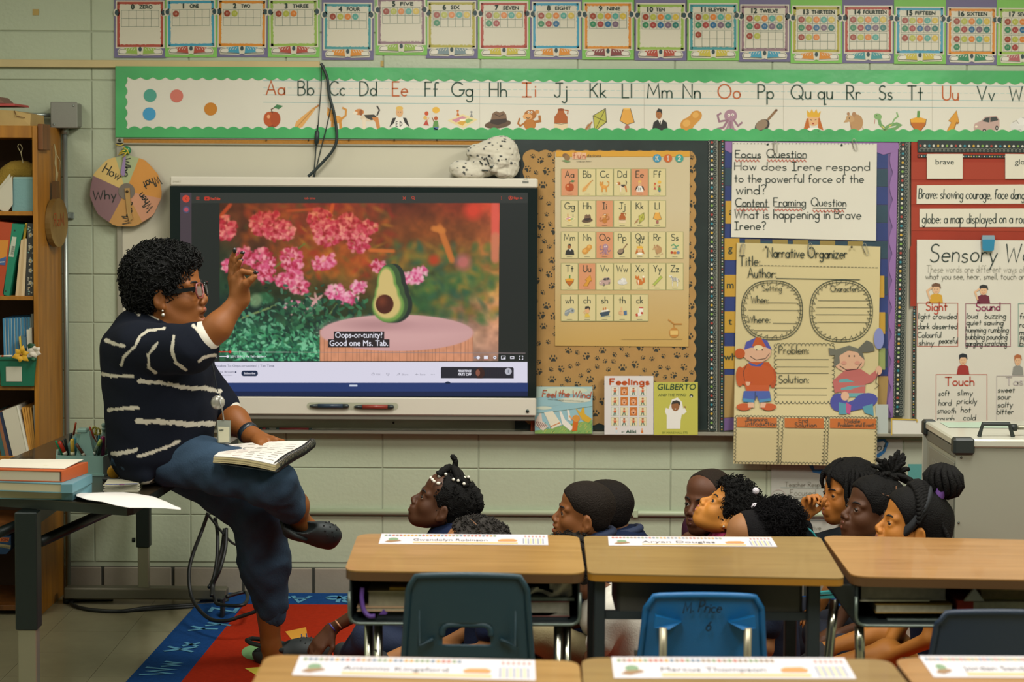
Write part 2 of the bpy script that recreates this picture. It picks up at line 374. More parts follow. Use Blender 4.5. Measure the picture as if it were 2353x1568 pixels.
def nets(D,lo,res):
    ins = D < 0; n = np.array(D.shape); cs = np.zeros(n - 1,dtype=np.int8)
    for a in (0,1):
        for b in (0,1):
            for c in (0,1): cs += ins[a:n[0] - 1 + a,b:n[1] - 1 + b,c:n[2] - 1 + c]
    act = np.argwhere((cs > 0) & (cs < 8)); idx = -np.ones(n - 1,dtype=np.int64); idx[tuple(act.T)] = np.arange(len(act))
    pos = np.zeros((len(act),3)); cnt = np.zeros(len(act))
    cor = [(a,b,c) for a in (0,1) for b in (0,1) for c in (0,1)]
    val = {c: D[act[:,0] + c[0],act[:,1] + c[1],act[:,2] + c[2]] for c in cor}
    for c in cor:
        for ax in range(3):
            if c[ax] == 0:
                e = list(c); e[ax] = 1; e = tuple(e); va, vb = val[c], val[e]; m = (va < 0) != (vb < 0)
                t = np.where(m,va / np.where(np.abs(va - vb) < 1e-12,1,va - vb),0)
                q = np.array(c,float)[None,:].repeat(len(act),0); q[:,ax] += t
                pos[m] += q[m]; cnt[m] += 1
    V = lo + (act + pos / np.maximum(cnt,1)[:,None]) * res
    Fs = []
    for ax in range(3):
        o = [(1,2),(2,0),(0,1)][ax]
        a = ins.take(range(0,n[ax] - 1),ax); b = ins.take(range(1,n[ax]),ax); ch = a != b
        ed = np.argwhere(ch); fl = a[tuple(ed.T)]
        ok = (ed[:,o[0]] > 0) & (ed[:,o[1]] > 0) & (ed[:,o[0]] < n[o[0]] - 1) & (ed[:,o[1]] < n[o[1]] - 1); ed = ed[ok]; fl = fl[ok]
        q = []
        for (d0,d1) in ((0,0),(1,0),(1,1),(0,1)):
            e = ed.copy(); e[:,o[0]] -= d0; e[:,o[1]] -= d1; q.append(idx[tuple(e.T)])
        q = np.stack(q,1); q[fl] = q[fl]; q[~fl] = q[~fl][:,::-1]; Fs.append(q)
    F = np.concatenate(Fs); F = F[(F >= 0).all(1)]
    return V, F
def smooth_mesh(V,F,it=1):
    for _ in range(it):
        A = np.zeros_like(V); c = np.zeros(len(V))
        for i in range(4):
            j = (i + 1) % 4; np.add.at(A,F[:,i],V[F[:,j]]); np.add.at(c,F[:,i],1); np.add.at(A,F[:,j],V[F[:,i]]); np.add.at(c,F[:,j],1)
        V = V * .4 + .6 * A / np.maximum(c,1)[:,None]
    return V
def organic(name,groups,m,parent,it=1,colfn=None,disp=None,**kw):
    """groups: [(prims, res), ...] meshed and joined in one object"""
    Vs = []; Fs = []; b = 0
    for prims, res in groups:
        D, lo = sdf(prims,res); V, F = nets(D,lo,res)
        if it: V = smooth_mesh(V,F,it)
        Vs.append(V); Fs.append(F + b); b += len(V)
    V = np.concatenate(Vs); F = np.concatenate(Fs)
    if disp is not None: V = disp(V,F)
    me = bpy.data.meshes.new(name); off = np.array(wloc(parent)) if parent is not None else np.zeros(3)
    me.vertices.add(len(V)); me.vertices.foreach_set('co',(V - off).astype(np.float32).ravel())
    me.loops.add(F.size); me.loops.foreach_set('vertex_index',F.astype(np.int32).ravel())
    me.polygons.add(len(F)); me.polygons.foreach_set('loop_start',np.arange(0,F.size,4,dtype=np.int32))
    try: me.polygons.foreach_set('loop_total',np.full(len(F),4,dtype=np.int32))
    except Exception: pass
    me.update(calc_edges=True); me.polygons.foreach_set('use_smooth',np.ones(len(F),dtype=bool)); me.materials.append(m)
    if colfn is not None:
        cols = colfn(V); at = me.color_attributes.new('Col','FLOAT_COLOR','POINT')
        at.data.foreach_set('color',np.concatenate([cols,np.ones((len(V),1))],1).astype(np.float32).ravel())
    o = bpy.data.objects.new(name,me); COL.objects.link(o); o.parent = parent
    return tag(o,**kw)
def vnormals(V,F):
    N = np.zeros_like(V); fn = np.cross(V[F[:,2]] - V[F[:,0]],V[F[:,3]] - V[F[:,1]])
    for i in range(4): np.add.at(N,F[:,i],fn)
    return N / (np.linalg.norm(N,axis=1)[:,None] + 1e-12)
# ================================================================ the room
XL, XR = -2.95, 3.4
wallpaint = mat('#afb99e',.42,bump=.35,bscale=55,var=.045,vscale=2.2,key='painted_block')
jointpaint = mat('#a9b198',.6,key='painted_joint')
floor_m = mat('#8f8a68',.38,key='floor_joint')
vct = mat('#8c866a',.3,var=.06,vscale=14,key='vinyl_tile',coat=.2)
ceil_m = mat('#c9c8bc',.9,bump=.3,bscale=40,key='ceiling_board')
# floor: base slab and the tiles in view
fl = MB().box((XL,-.6,-.05),(XR,WALL + .02,-.003),floor_m).build('floor',kind='structure')
tile_me = None
T = .3048; x_ref = G(203,1563).x; y_ref = G(203,1563).y
k = 0
for i in range(-9,8):
    for j in range(-6,6):
        x0 = x_ref + i * T; y0 = WALL - .01 - (j + 7) * T
        if x0 < XL or x0 + T > XR or y0 < 4.2: continue
        if x0 > -.25 and k > 300: continue
        if tile_me is None:
            o = MB().box((x0 + .0008,y0 + .0008,-.004),(x0 + T - .0008,y0 + T - .0008,0.0),vct).build('tile'); tile_me = o.data
        else:
            o = bpy.data.objects.new('tile',tile_me); COL.objects.link(o)
        c = Vector((x0 + T / 2,y0 + T / 2,-.004)); o.parent = fl; o.location = c - fl.location; k += 1
# the rest of the floor in front of the frame
for (a,b) in (((XL,-.6),(XR,4.2)),):
    MB().box((a[0],a[1],-.004),(b[0],b[1],0.0),vct).build('tile_field',fl,kind='stuff')
# walls and ceiling
wb = MB().box((XL,WALL,0),(XR,WALL + .1,3.0),jointpaint).build('wall_back',kind='structure')
MB().box((XL - .1,-.6,0),(XL,WALL,3.0),wallpaint).build('wall_left',kind='structure')
MB().box((XR,-.6,0),(XR + .1,WALL,3.0),wallpaint).build('wall_right',kind='structure')
MB().box((XL,-.6,3.0),(XR,WALL,3.08),ceil_m).build('ceiling',kind='structure')
BW, BH = 222.4 / 548 , 111.3 / 548
xj = P(213,520,WALL).x; zj = P(213,520,WALL).z; zbase = P(700,1304,WALL).z
bm_ = {}
for j in range(-8,6):
    z0 = zj + j * BH; z1 = z0 + BH
    if z1 < zbase + .02 or z0 > 2.95: continue
    z0 = max(z0,zbase + .002); z1 = min(z1,2.99)
    for i in range(-7,14):
        x0 = max(xj + i * BW,XL + .002); x1 = min(xj + (i + 1) * BW,XR - .002)
        if x1 - x0 < .03: continue
        key = (round(x1 - x0,3),round(z1 - z0,3))
        if key not in bm_:
            o = MB().box((x0 + .002,WALL - .005,z0 + .002),(x1 - .002,WALL,z1 - .002),wallpaint,bev=.0028).build('brick'); bm_[key] = o.data
        else: o = bpy.data.objects.new('brick',bm_[key]); COL.objects.link(o)
        o.parent = wb; o.location = Vector(((x0 + x1) / 2,WALL - .0025,z0 + .002)) - wb.location
# base: pinkish grey tiles under the blocks
base_m = mat('#8c8474',.5,bump=.2,bscale=70,var=.08,vscale=9,key='base_tile')
bj = mat('#3b3c33',.8)
bb = MB().box((XL,WALL - .004,0),(XR,WALL,zbase),bj).build('baseboard_back',kind='structure')
xb = P(237,1330,WALL).x; BT = 163 / 548; bme = {}
for i in range(-6,16):
    x0 = max(xb + i * BT,XL + .01); x1 = min(xb + (i + 1) * BT,XR - .01)
    if x1 - x0 < .05: continue
    kk = round(x1 - x0,3)
    if kk not in bme:
        o = MB().box((x0 + .006,WALL - .014,0.0),(x1 - .006,WALL - .004,zbase - .002),base_m,bev=.003).build('tile'); bme[kk] = o.data
    else: o = bpy.data.objects.new('tile',bme[kk]); COL.objects.link(o)
    o.parent = bb; o.location = Vector(((x0 + x1) / 2,WALL - .009,0.0)) - bb.location
# ceiling light fittings
frame_m = mat('#d8d8d2',.5); glow = mat('#fff4df',.5,emit=1.5,key='lamp_diffuser')
proto = None
for n, (x,y) in enumerate(LIGHTS):
    t = empty('ceiling_light',(x,y,2.99),f'flush white fluorescent ceiling fitting, {["left", "middle", "right"][n % 3]} one of the row {["above the front desks", "above the children"][n // 3]}','ceiling light','fluorescent ceiling fittings')
    for a in ((-.32,-.62,-.31,.62),(.31,-.62,.32,.62),(-.32,-.62,.32,-.61),(-.32,.61,.32,.62)):
        MB().box((x + a[0],y + a[1],2.972),(x + a[2],y + a[3],2.999),frame_m).build('frame_side',t)
    MB().box((x - .31,y - .61,2.990),(x + .31,y + .61,2.998),glow).build('diffuser',t)
# surface raceway (beige rail) and painted conduit
rail_m = mat('#c2b07e',.5,var=.05,vscale=6)
a = P(-60,136.5,WALL - .02); b = P(735,137,WALL - .02); h = 17 / 548
MB().box((a.x,WALL - .028,a.z - h),(b.x,WALL - .006,a.z),rail_m,bev=.002).build('trim_1',kind='structure')
gm = mat('#a9b596',.4)
a = P(690,1177,WALL - .03); r = .0125
t = empty('conduit',(0.3,WALL - .02,a.z),'thin pale green painted pipe running low along the block wall','pipe')
MB().tube([(P(704,1177,WALL - .02).x,WALL - .02,a.z),(XR - .01,WALL - .02,a.z)],r,gm).build('pipe',t)
for px in (1000,1460,1900):
    x = P(px,1177,WALL - .02).x; MB().box((x - .01,WALL - .034,a.z - .016),(x + .01,WALL - .006,a.z + .016),gm,bev=.002).build('bracket',t)
cv = mat('#c3c4a6',.45)
q0 = P(672,1146,WALL - .03); q1 = P(702,1188,WALL - .03)
t = empty('outlet_box',((q0.x + q1.x) / 2,WALL,q1.z),'cream surface mounted socket box at the left end of the low pipe','socket')
MB().box((q0.x,WALL - .045,q1.z),(q1.x,WALL - .006,q0.z),cv,bev=.004).build('box',t)
MB().box((q0.x + .012,WALL - .049,q1.z + .012),(q1.x - .012,WALL - .045,q0.z - .012),mat('#b8b79a',.4),bev=.002).build('cover_plate',t)
# steel pipe and junction box at the left
steel = mat('#9aa39c',.35,.7); grey = mat('#85867c',.5,.3,bump=.1,bscale=200)
xc = P(152,700,WALL - .04).x; ztop = P(150,292,WALL - .04).z
t = empty('steel_conduit',(xc,WALL - .04,0),'bare steel pipe dropping from the grey junction box beside the bookcase','pipe')
MB().tube([(xc,WALL - .04,.02),(xc,WALL - .04,ztop)],.0105,steel).build('pipe',t)
MB().tube([(xc,WALL - .04,ztop - .03),(xc,WALL - .04,ztop)],.016,steel).build('coupling',t)
MB().tube([(xc - .05,WALL - .035,.02),(xc - .05,WALL - .035,ztop - .12)],.0085,mat('#b7bda5',.45)).build('painted_pipe',t)
zb = P(152,496,WALL - .04).z
MB().box((xc - .018,WALL - .056,zb - .010),(xc + .018,WALL - .006,zb + .010),steel,bev=.002).box((xc,WALL - .02,zb - .014),(xc + .03,WALL - .006,zb + .014),steel,bev=.003).build('strap',t)
q0 = P(118,236,WALL - .09); q1 = P(177,293,WALL - .09)
t = empty('junction_box',((q0.x + q1.x) / 2,WALL,q1.z),'square grey metal junction box on the wall above the bookcase','electrical box')
MB().box((q0.x,WALL - .09,q1.z),(q1.x,WALL - .006,q0.z),grey,bev=.006).build('body',t)
MB().box((q0.x - .003,WALL - .096,q1.z - .003),(q1.x + .003,WALL - .09,q0.z + .003),grey,bev=.003).build('lid',t)
m = MB()
for (u,v) in ((q0.x + .012,q1.z + .012),(q1.x - .012,q0.z - .012)): m.lathe([(.004,0),(.004,.003),(.001,.004)],steel,Matrix.Translation((u,WALL - .096,v)) @ Matrix.Rotation(math.pi / 2,4,'X'),10)
m.build('screws',t,kind='stuff')
MB().tube([(P(-50,263,WALL - .05).x,WALL - .05,P(80,264,WALL - .05).z),(q0.x,WALL - .05,P(80,264,WALL - .05).z)],.0085,steel).build('side_pipe',t)
# tape scraps left on the blocks
m = mat('#b59a58',.7)
for (x,y,w_,h_,l_) in ((82,28,14,14,'small tan square of tape high on the wall left of the number cards'),(878,146,7,13,'orange tape scrap between the number cards and the green banner')):
    q = P(x,y,WALL - .008)
    o = MB().hexa([P(x - w_ / 2,y - h_ / 2,WALL - .007),P(x + w_ / 2,y - h_ / 2,WALL - .007),P(x + w_ / 2,y + h_ / 2,WALL - .007),P(x - w_ / 2,y + h_ / 2,WALL - .007)],(0,-.001,0),m).build('tape_scrap')
    tag(o,l_,'tape')

# ---------------------------------------------------------------- rug
blue = mat('#16437c',.95,bump=.8,bscale=400,var=.12,vscale=60,spec=.1); redm = mat('#a32a10',.95,bump=.8,bscale=400,var=.1,vscale=60,spec=.1)
lett = mat('#4f8fae',.95)
def line_x(p,q,y):  # x on the ground line through p,q at depth y
    return p.x + (q.x - p.x) * (y - p.y) / (q.y - p.y)
oa, ob = G(296,1568), G(451,1397); ia, ib = G(423,1568), G(563,1395)
yb = min(WALL - .03,G(900,1369).y); y_in = G(700,1396.5).y; yn = 4.6; xr_ = XR - .3
TH = .012
rug = empty('alphabet_rug',(0.6,6,0),'red classroom rug with a blue alphabet border on the tiled floor','rug')
o0, o1 = Vector((line_x(oa,ob,yn),yn,0)), Vector((line_x(oa,ob,yb),yb,0))
i0, i1 = Vector((line_x(ia,ib,yn + .25),yn + .25,0)), Vector((line_x(ia,ib,y_in),y_in,0))
MB().hexa([o0,(xr_,yn,0),(xr_,yb,0),o1],(0,0,TH),blue).build('border',rug)
MB().hexa([(i0.x,i0.y,TH),(xr_ - .3,i0.y,TH),(xr_ - .3,y_in,TH),(i1.x,i1.y,TH)],(0,0,.001),redm).build('centre',rug)
fm = lambda u, v, l=0: G(u,v,TH + .002 + l * .0004)
# border letters: along the left border, drawn in ground space
A_ = Art(None)
def gmap(org,ex,ey):
    return lambda u, v, l=0: org + ex * u + ey * (-v) + Vector((0,0,TH + .002 + l * .0004))
dirb = (o1 - o0).normalized(); nrm = Vector((dirb.y,-dirb.x,0))
# letters stand with their heads towards the rug's outside edge, reading along the border
for txt, px, py in (('Ww',372,1545),('Xx',422,1496),('Yy',475,1449),('Zz',520,1406)):
    c = G(px,py)
    A = Art(gmap(c,dirb,-nrm)); write(A,txt,0,.045,.10,lett,w=.018,align='c'); A.build('letter',rug)
for txt, px in (('Aa',672),('Bb',785),('Cc',900)):
    c = G(px,1385); A = Art(gmap(c,Vector((-1,0,0)),Vector((0,-1,0)))); write(A,txt,0,.05,.10,lett,w=.018,align='c'); A.build('letter',rug)
A = Art(fm); A.poly([(655,1452),(703,1442),(708,1471),(672,1472)],mat('#cf9228',.9)); write(A,'19',706,1456,16,mat('#2a3f70',.9),2,w=2.6,rot=math.radians(168)); A.build('yellow_square',rug)
A = Art(fm); A.ell(585,1500,30,17,mat('#6d9a63',.9),0,24); A.build('green_circle',rug)
A = Art(fm); A.poly([(562,1536),(620,1532),(640,1568),(595,1556)],mat('#c9b93c',.9)); A.build('yellow_triangle',rug)
A = Art(fm); A.poly([(1290,1480),(1330,1470),(1345,1520),(1300,1525)],mat('#6d9a63',.9)); A.build('green_square',rug)
# ================================================================ pictures (generic drawings in a unit box, y down)
K = '#2a2a26'
PIC = {
'apple': [('e',.5,.62,.36,.34,'#8c3a14'),('e',.36,.6,.24,.3,'#b5521e'),('e',.64,.6,.22,.3,'#a8481a'),('e',.34,.5,.07,.08,'#e0a070'),('l',[.5,.34,.46,.2,.62,.12],.04,'#5a3a1a'),('p',[.56,.12,.7,0,.98,.06,.78,.2],'#3f7a4a')],
'bat': [('p',[.05,.95,.12,.7,.75,.12,.84,.18,.35,.92,.15,1],'#d9a45c'),('l',[.78,.16,.94,.04],.07,'#c48a44'),('e',.95,.04,.05,.04,'#a86c30'),('l',[.15,.92,.72,.22],.025,'#b07a38')],
'cat': [('e',.45,.6,.26,.16,'#d99a45'),('e',.22,.36,.17,.17,'#d99a45'),('p',[.08,.28,.08,.08,.22,.22],'#c4842f'),('p',[.24,.2,.38,.08,.38,.3],'#c4842f'),('p',[.24,.6,.34,.6,.34,1,.22,1],'#cf8f3a'),('p',[.55,.6,.66,.6,.7,1,.58,1],'#cf8f3a'),('l',[.66,.58,.84,.44,.86,.2,.72,.12],.08,'#cf8f3a'),('e',.17,.34,.02,.03,K),('e',.28,.34,.02,.03,K)],
'dog': [('e',.52,.52,.28,.15,'#d8c6a8'),('p',[.36,.4,.7,.38,.84,.55,.6,.62,.42,.52],'#3c3a34'),('p',[.62,.5,.84,.5,.92,1,.8,1,.74,.7],'#c98447'),('p',[.3,.55,.42,.55,.42,1,.32,1],'#e3d4ba'),('e',.2,.28,.16,.13,'#c98447'),('e',.06,.32,.08,.06,'#e8dcc6'),('e',.26,.3,.06,.13,'#9a5a2a'),('l',[.8,.42,.88,.2,.8,.04],.05,'#3c3a34')],
'boy': [('p',[.2,1,.24,.62,.36,.5,.64,.5,.76,.62,.8,1],'#e6e2d6'),('p',[.08,.9,.22,.52,.36,.5,.28,.72],K),('p',[.92,.9,.78,.52,.64,.5,.72,.72],K),('e',.5,.28,.15,.2,'#d8a878'),('e',.5,.12,.15,.09,'#d9b35c'),('l',[.42,.66,.36,.66,.36,.86,.42,.86],.03,K),('l',[.36,.76,.41,.76],.03,K),('l',[.52,.66,.52,.86,.6,.8,.6,.72,.52,.66],.03,K),('e',.45,.28,.015,.02,K),('e',.55,.28,.015,.02,K)],
'fun': [('e',.68,.18,.15,.13,'#e0b040'),('e',.3,.32,.08,.09,'#c4532a'),('p',[.16,.8,.3,.56,.4,.82],'#b8483a'),('e',.25,.5,.08,.08,'#d9b060'),('p',[.54,.9,.6,.62,.76,.62,.8,.9],'#5f8f4a'),('e',.68,.52,.08,.08,'#b0562a'),('l',[.4,.5,.32,.62],.03,'#d8a878'),('l',[.52,.48,.6,.66],.03,'#8a5a34'),('p',[.58,.88,.78,.88,.76,1,.6,1],'#4a6a9a')],
'game': [('p',[0,.6,.5,.34,1,.56,.52,.92],'#e0cf9a'),('p',[.14,.58,.5,.42,.64,.48,.28,.68],'#c98a9a'),('p',[.5,.62,.7,.52,.86,.58,.66,.72],'#8fae6a'),('p',[.3,.7,.5,.6,.62,.66,.5,.82],'#d0a040'),('e',.5,.58,.1,.05,'#f0e6cc'),('p',[.3,.42,.34,.2,.4,.42],'#c4702a'),('e',.34,.2,.04,.04,'#c4702a'),('p',[.74,.46,.79,.26,.84,.46],'#8a8a88'),('e',.79,.25,.04,.04,'#8a8a88')],
'hat': [('e',.5,.74,.48,.18,'#5f4a38',-.12),('p',[.22,.72,.3,.3,.44,.2,.56,.26,.7,.2,.8,.34,.84,.66],'#7a5f48'),('p',[.22,.7,.24,.56,.8,.5,.84,.64,.5,.78],'#3a2e26'),('l',[.4,.34,.56,.42,.7,.34],.03,'#4a3a2c')],
'monkey': [('e',.5,.74,.22,.24,'#b5742f'),('e',.52,.34,.22,.2,'#a8692a'),('e',.42,.42,.17,.12,'#d9a266'),('e',.76,.22,.08,.08,'#c98d50'),('e',.46,.24,.035,.05,'#efe6d2'),('e',.56,.24,.035,.05,'#efe6d2'),('e',.46,.25,.015,.02,K),('e',.56,.25,.015,.02,K),('l',[.66,.64,.86,.6,.84,.4],.09,'#a8692a'),('l',[.34,.66,.16,.8,.08,.7,.14,.5],.06,'#a8692a'),('l',[.36,.45,.44,.5,.52,.44],.02,K)],
'jug': [('p',[.22,.94,.22,.42,.36,.24,.38,.12,.62,.12,.64,.24,.78,.42,.78,.94],'#a85a24'),('p',[.22,.94,.22,.68,.78,.68,.78,.94],'#ddc9a2'),('e',.5,.12,.14,.05,'#8a4418'),('l',[.66,.14,.8,.16,.78,.3],.05,'#a85a24'),('l',[.22,.68,.5,.72,.78,.68],.02,K)],
'kite': [('p',[.4,.36,.86,.06,.9,.62,.46,1],'#b3b04a'),('l',[.4,.36,.9,.62],.02,K),('l',[.86,.06,.46,1],.02,K),('l',[.4,.36,.86,.06,.9,.62,.46,1,.4,.36],.02,K),('p',[.06,.98,.2,.7,.34,.66,.3,.9],'#a08a6a'),('l',[.06,1,.36,.62],.05,'#a86a34')],
'lamp': [('p',[.3,.08,.66,.05,.86,.62,.5,.72,.14,.56],'#d9a044'),('l',[.3,.08,.14,.56,.5,.72,.86,.62,.66,.05],.025,K),('e',.5,.84,.12,.12,'#a5645a'),('e',.5,.97,.12,.04,'#8a4f48'),('e',.48,.06,.18,.03,'#e8c070')],
'man': [('p',[.12,1,.2,.62,.4,.5,.66,.5,.84,.62,.9,1],K),('p',[.42,.5,.54,.74,.64,.5],'#e6e2d6'),('l',[.53,.56,.53,.9],.04,K),('e',.46,.28,.15,.2,'#a36b3c'),('p',[.34,.2,.42,.04,.6,.08,.62,.3,.52,.18],K),('e',.42,.28,.015,.02,K),('l',[.4,.4,.46,.4],.015,'#5a2a1a')],
'nut': [('e',.34,.68,.3,.26,'#c98f3c',-.5),('e',.68,.34,.24,.22,'#c98f3c',-.5),('p',[.28,.44,.52,.26,.84,.5,.56,.78],'#c98f3c'),('e',.3,.64,.16,.14,'#d9a553',-.5),('e',.66,.3,.13,.12,'#d9a553',-.5)],
'octopus': [('e',.56,.32,.24,.26,'#a58090'),('l',[.46,.5,.3,.8,.08,.86],.08,'#95707f'),('l',[.44,.5,.14,.56,.08,.3,.2,.22],.07,'#95707f'),('l',[.52,.56,.44,.84,.3,1],.08,'#a58090'),('l',[.6,.56,.66,.86,.78,.96],.08,'#a58090'),('l',[.68,.5,.84,.74,.98,.6],.07,'#95707f'),('l',[.56,.56,.56,.96],.08,'#95707f'),('e',.5,.3,.05,.06,'#efe6dc'),('e',.64,.28,.05,.06,'#efe6dc'),('e',.5,.31,.02,.025,K),('e',.64,.29,.02,.025,K)],
'pan': [('e',.38,.72,.3,.24,'#3a342e',-.6),('e',.36,.68,.24,.19,'#8f7a62',-.6),('l',[.6,.46,.9,.08],.09,'#8a6a4a'),('e',.9,.08,.05,.05,'#6a4a30')],
'queen': [('e',.5,.46,.24,.26,'#dcae7c'),('p',[.26,.34,.24,.06,.36,.18,.44,.02,.52,.18,.62,.02,.68,.2,.8,.1,.74,.36],'#d9a92f'),('p',[.24,.4,.1,.9,.36,.8,.3,.4],'#b8641f'),('p',[.74,.36,.9,.9,.68,.8,.7,.4],'#b8641f'),('p',[.2,1,.3,.8,.7,.8,.82,1],'#efe9da'),('l',[.38,.46,.44,.48],.02,K),('l',[.56,.47,.62,.45],.02,K),('e',.49,.62,.04,.03,'#a83a2a'),('e',.32,.92,.03,.02,K),('e',.7,.92,.03,.02,K)],
'rat': [('e',.6,.56,.28,.34,'#b28a5c'),('e',.34,.4,.18,.14,'#bd9768',.4),('e',.5,.22,.09,.1,'#a87e56'),('e',.26,.2,.06,.07,'#a87e56'),('p',[.16,.42,.06,.56,.26,.54],'#bd9768'),('l',[.84,.76,.96,.9,.7,1,.4,.98],.03,'#c49a78'),('e',.3,.38,.02,.025,K),('l',[.36,.66,.4,.84,.5,.92],.05,'#a87e56')],
'snake': [('l',[.24,.4,.28,.62,.44,.8,.62,.66,.86,.6,.96,.66,.8,.8,.56,.86,.34,.9],.11,'#6f9a5f'),('e',.2,.3,.14,.13,'#7fa869',.3),('l',[.7,.6,.78,.4,.9,.3,.86,.14],.05,'#7fa869'),('l',[.1,.42,.08,.6],.015,'#b8483a'),('l',[.34,.7,.42,.78],.03,'#d9c060'),('l',[.6,.7,.68,.64],.03,'#d9c060'),('e',.16,.26,.02,.02,K)],
'top': [('p',[.14,.4,.86,.4,.82,.64,.6,.92,.5,1,.4,.92,.18,.64],'#b5661c'),('p',[.14,.4,.5,.3,.86,.4,.82,.54,.18,.54],'#dba030'),('p',[.44,.34,.46,.06,.58,.06,.56,.34],'#5f8f4a'),('l',[.14,.4,.18,.64,.5,1,.82,.64,.86,.4],.02,K)],
'up': [('p',[.16,.98,.48,.52,.32,.46,.76,.04,.9,.52,.74,.5,.5,1],'#cf9330'),('p',[.5,1,.74,.5,.9,.52,.84,.6,.76,.58,.56,1],'#9a651a'),('l',[.16,.98,.48,.52,.32,.46,.76,.04,.9,.52],.02,'#9a651a')],
'van': [('p',[.02,.72,.06,.56,.3,.44,.44,.28,.86,.24,.98,.4,.98,.7,.8,.84,.36,.92,.06,.88],'#b99c92'),('p',[.34,.46,.46,.32,.62,.3,.6,.52],'#3a3f3c'),('p',[.64,.3,.86,.28,.94,.42,.64,.5],'#3a3f3c'),('e',.42,.88,.08,.11,K),('e',.88,.74,.06,.1,K),('e',.42,.88,.04,.06,'#b8b4a8'),('e',.88,.74,.03,.05,'#b8b4a8'),('e',.12,.68,.05,.04,'#e6dcc0')],
'wind': [('e',.36,.66,.26,.2,'#d5d3cc'),('e',.6,.5,.24,.22,'#dddbd4'),('e',.74,.7,.18,.14,'#cfccc4'),('e',.5,.76,.24,.14,'#d5d3cc'),('l',[.2,.5,.34,.42,.44,.56],.02,'#9a978e'),('l',[.56,.3,.74,.36,.72,.5],.02,'#9a978e'),('l',[.3,.84,.5,.8,.6,.9],.02,'#9a978e')],
'fox': [('e',.45,.62,.24,.28,'#c4702a'),('p',[.1,.3,.14,.06,.28,.2,.42,.08,.46,.32,.28,.48],'#c4702a'),('l',[.6,.8,.84,.6,.8,.26],.18,'#c4702a'),('e',.8,.2,.09,.1,'#eadfc8'),('p',[.3,.48,.42,.48,.38,.94],'#eadfc8')],
'pencil': [('p',[.1,.84,.78,.1,.94,.24,.26,.98],'#a8b552'),('p',[.1,.84,.02,1,.26,.98],'#d9c08a'),('l',[.1,.84,.78,.1,.94,.24,.26,.98,.1,.84],.02,'#5f6a2a')],
'zebra': [('e',.5,.42,.3,.16,'#d9d4c8'),('p',[.16,.36,.08,.1,.24,.06,.36,.34],'#d9d4c8'),('e',.1,.16,.12,.08,'#d9d4c8',.5),('p',[.26,.5,.36,.5,.32,1,.26,1],'#d9d4c8'),('p',[.64,.5,.76,.46,.76,1,.68,1],'#d9d4c8'),('l',[.3,.28,.32,.58],.04,K),('l',[.42,.26,.42,.58],.04,K),('l',[.54,.26,.54,.58],.04,K),('l',[.66,.28,.66,.6],.04,K),('l',[.16,.14,.26,.2],.03,K),('l',[.14,.26,.28,.28],.03,K),('l',[.27,.7,.34,.7],.03,K),('l',[.68,.7,.76,.7],.03,K),('l',[.78,.4,.9,.6],.03,K)],
'whistle': [('p',[.06,.62,.14,.4,.66,.16,.76,.3,.5,.6,.3,.86,.08,.82],'#8a9294'),('e',.72,.42,.2,.22,'#9aa2a3'),('e',.74,.42,.08,.09,'#5f686a'),('l',[.1,.6,.6,.34],.03,'#c8cccb')],
'chin': [('p',[.3,.4,.36,.14,.66,.16,.7,.5,.6,.66,.4,.64],'#d8a878'),('p',[.3,.3,.34,.06,.62,.02,.76,.2,.68,.4,.62,.2],K),('p',[.28,.98,.36,.66,.62,.68,.76,.98],'#d3b64a'),('l',[.32,.46,.2,.52,.34,.7],.05,'#d8a878')],
'ship': [('p',[.06,.6,.96,.44,.84,.82,.2,.9],'#3a4a5a'),('p',[.2,.56,.24,.4,.8,.3,.84,.44],'#e2ddd0'),('p',[.34,.38,.34,.16,.44,.16,.44,.36],'#c4702a'),('p',[.52,.36,.52,.14,.62,.14,.62,.34],'#c4702a'),('l',[.1,.94,.4,.9,.7,.94,.96,.86],.03,'#6f9ab0')],
'thumb': [('e',.42,.6,.24,.22,'#d8b080'),('p',[.3,.5,.38,.1,.5,.12,.5,.46],'#d8b080'),('p',[.6,.46,.88,.4,.9,.78,.64,.8],'#4a6a8f'),('l',[.24,.5,.44,.5],.02,'#8a5a34'),('l',[.2,.6,.42,.6],.02,'#8a5a34'),('l',[.22,.7,.42,.7],.02,'#8a5a34')],
'sock': [('p',[.44,.1,.8,.12,.78,.56,.6,.84,.2,.92,.12,.72,.44,.56],'#e6e0d0'),('p',[.12,.72,.3,.62,.36,.88,.2,.92],'#b8432a'),('p',[.44,.1,.8,.12,.8,.22,.44,.2],'#b8432a'),('e',.68,.62,.1,.1,'#b8432a')],
'snakes2': [('l',[.2,.2,.4,.1,.6,.3,.8,.2],.1,'#5f9a6a'),('e',.24,.8,.12,.12,'#a8402a'),('e',.5,.82,.14,.12,'#c4702a'),('e',.78,.8,.14,.12,'#6a7a9a'),('l',[.3,.46,.6,.4,.7,.5],.08,'#6f9a8a')],
}
ink = mat('#22372d',.6); inkg = mat('#2d4a3c',.6); vow = mat('#b8602c',.6); linec = mat('#7fb0b0',.6)
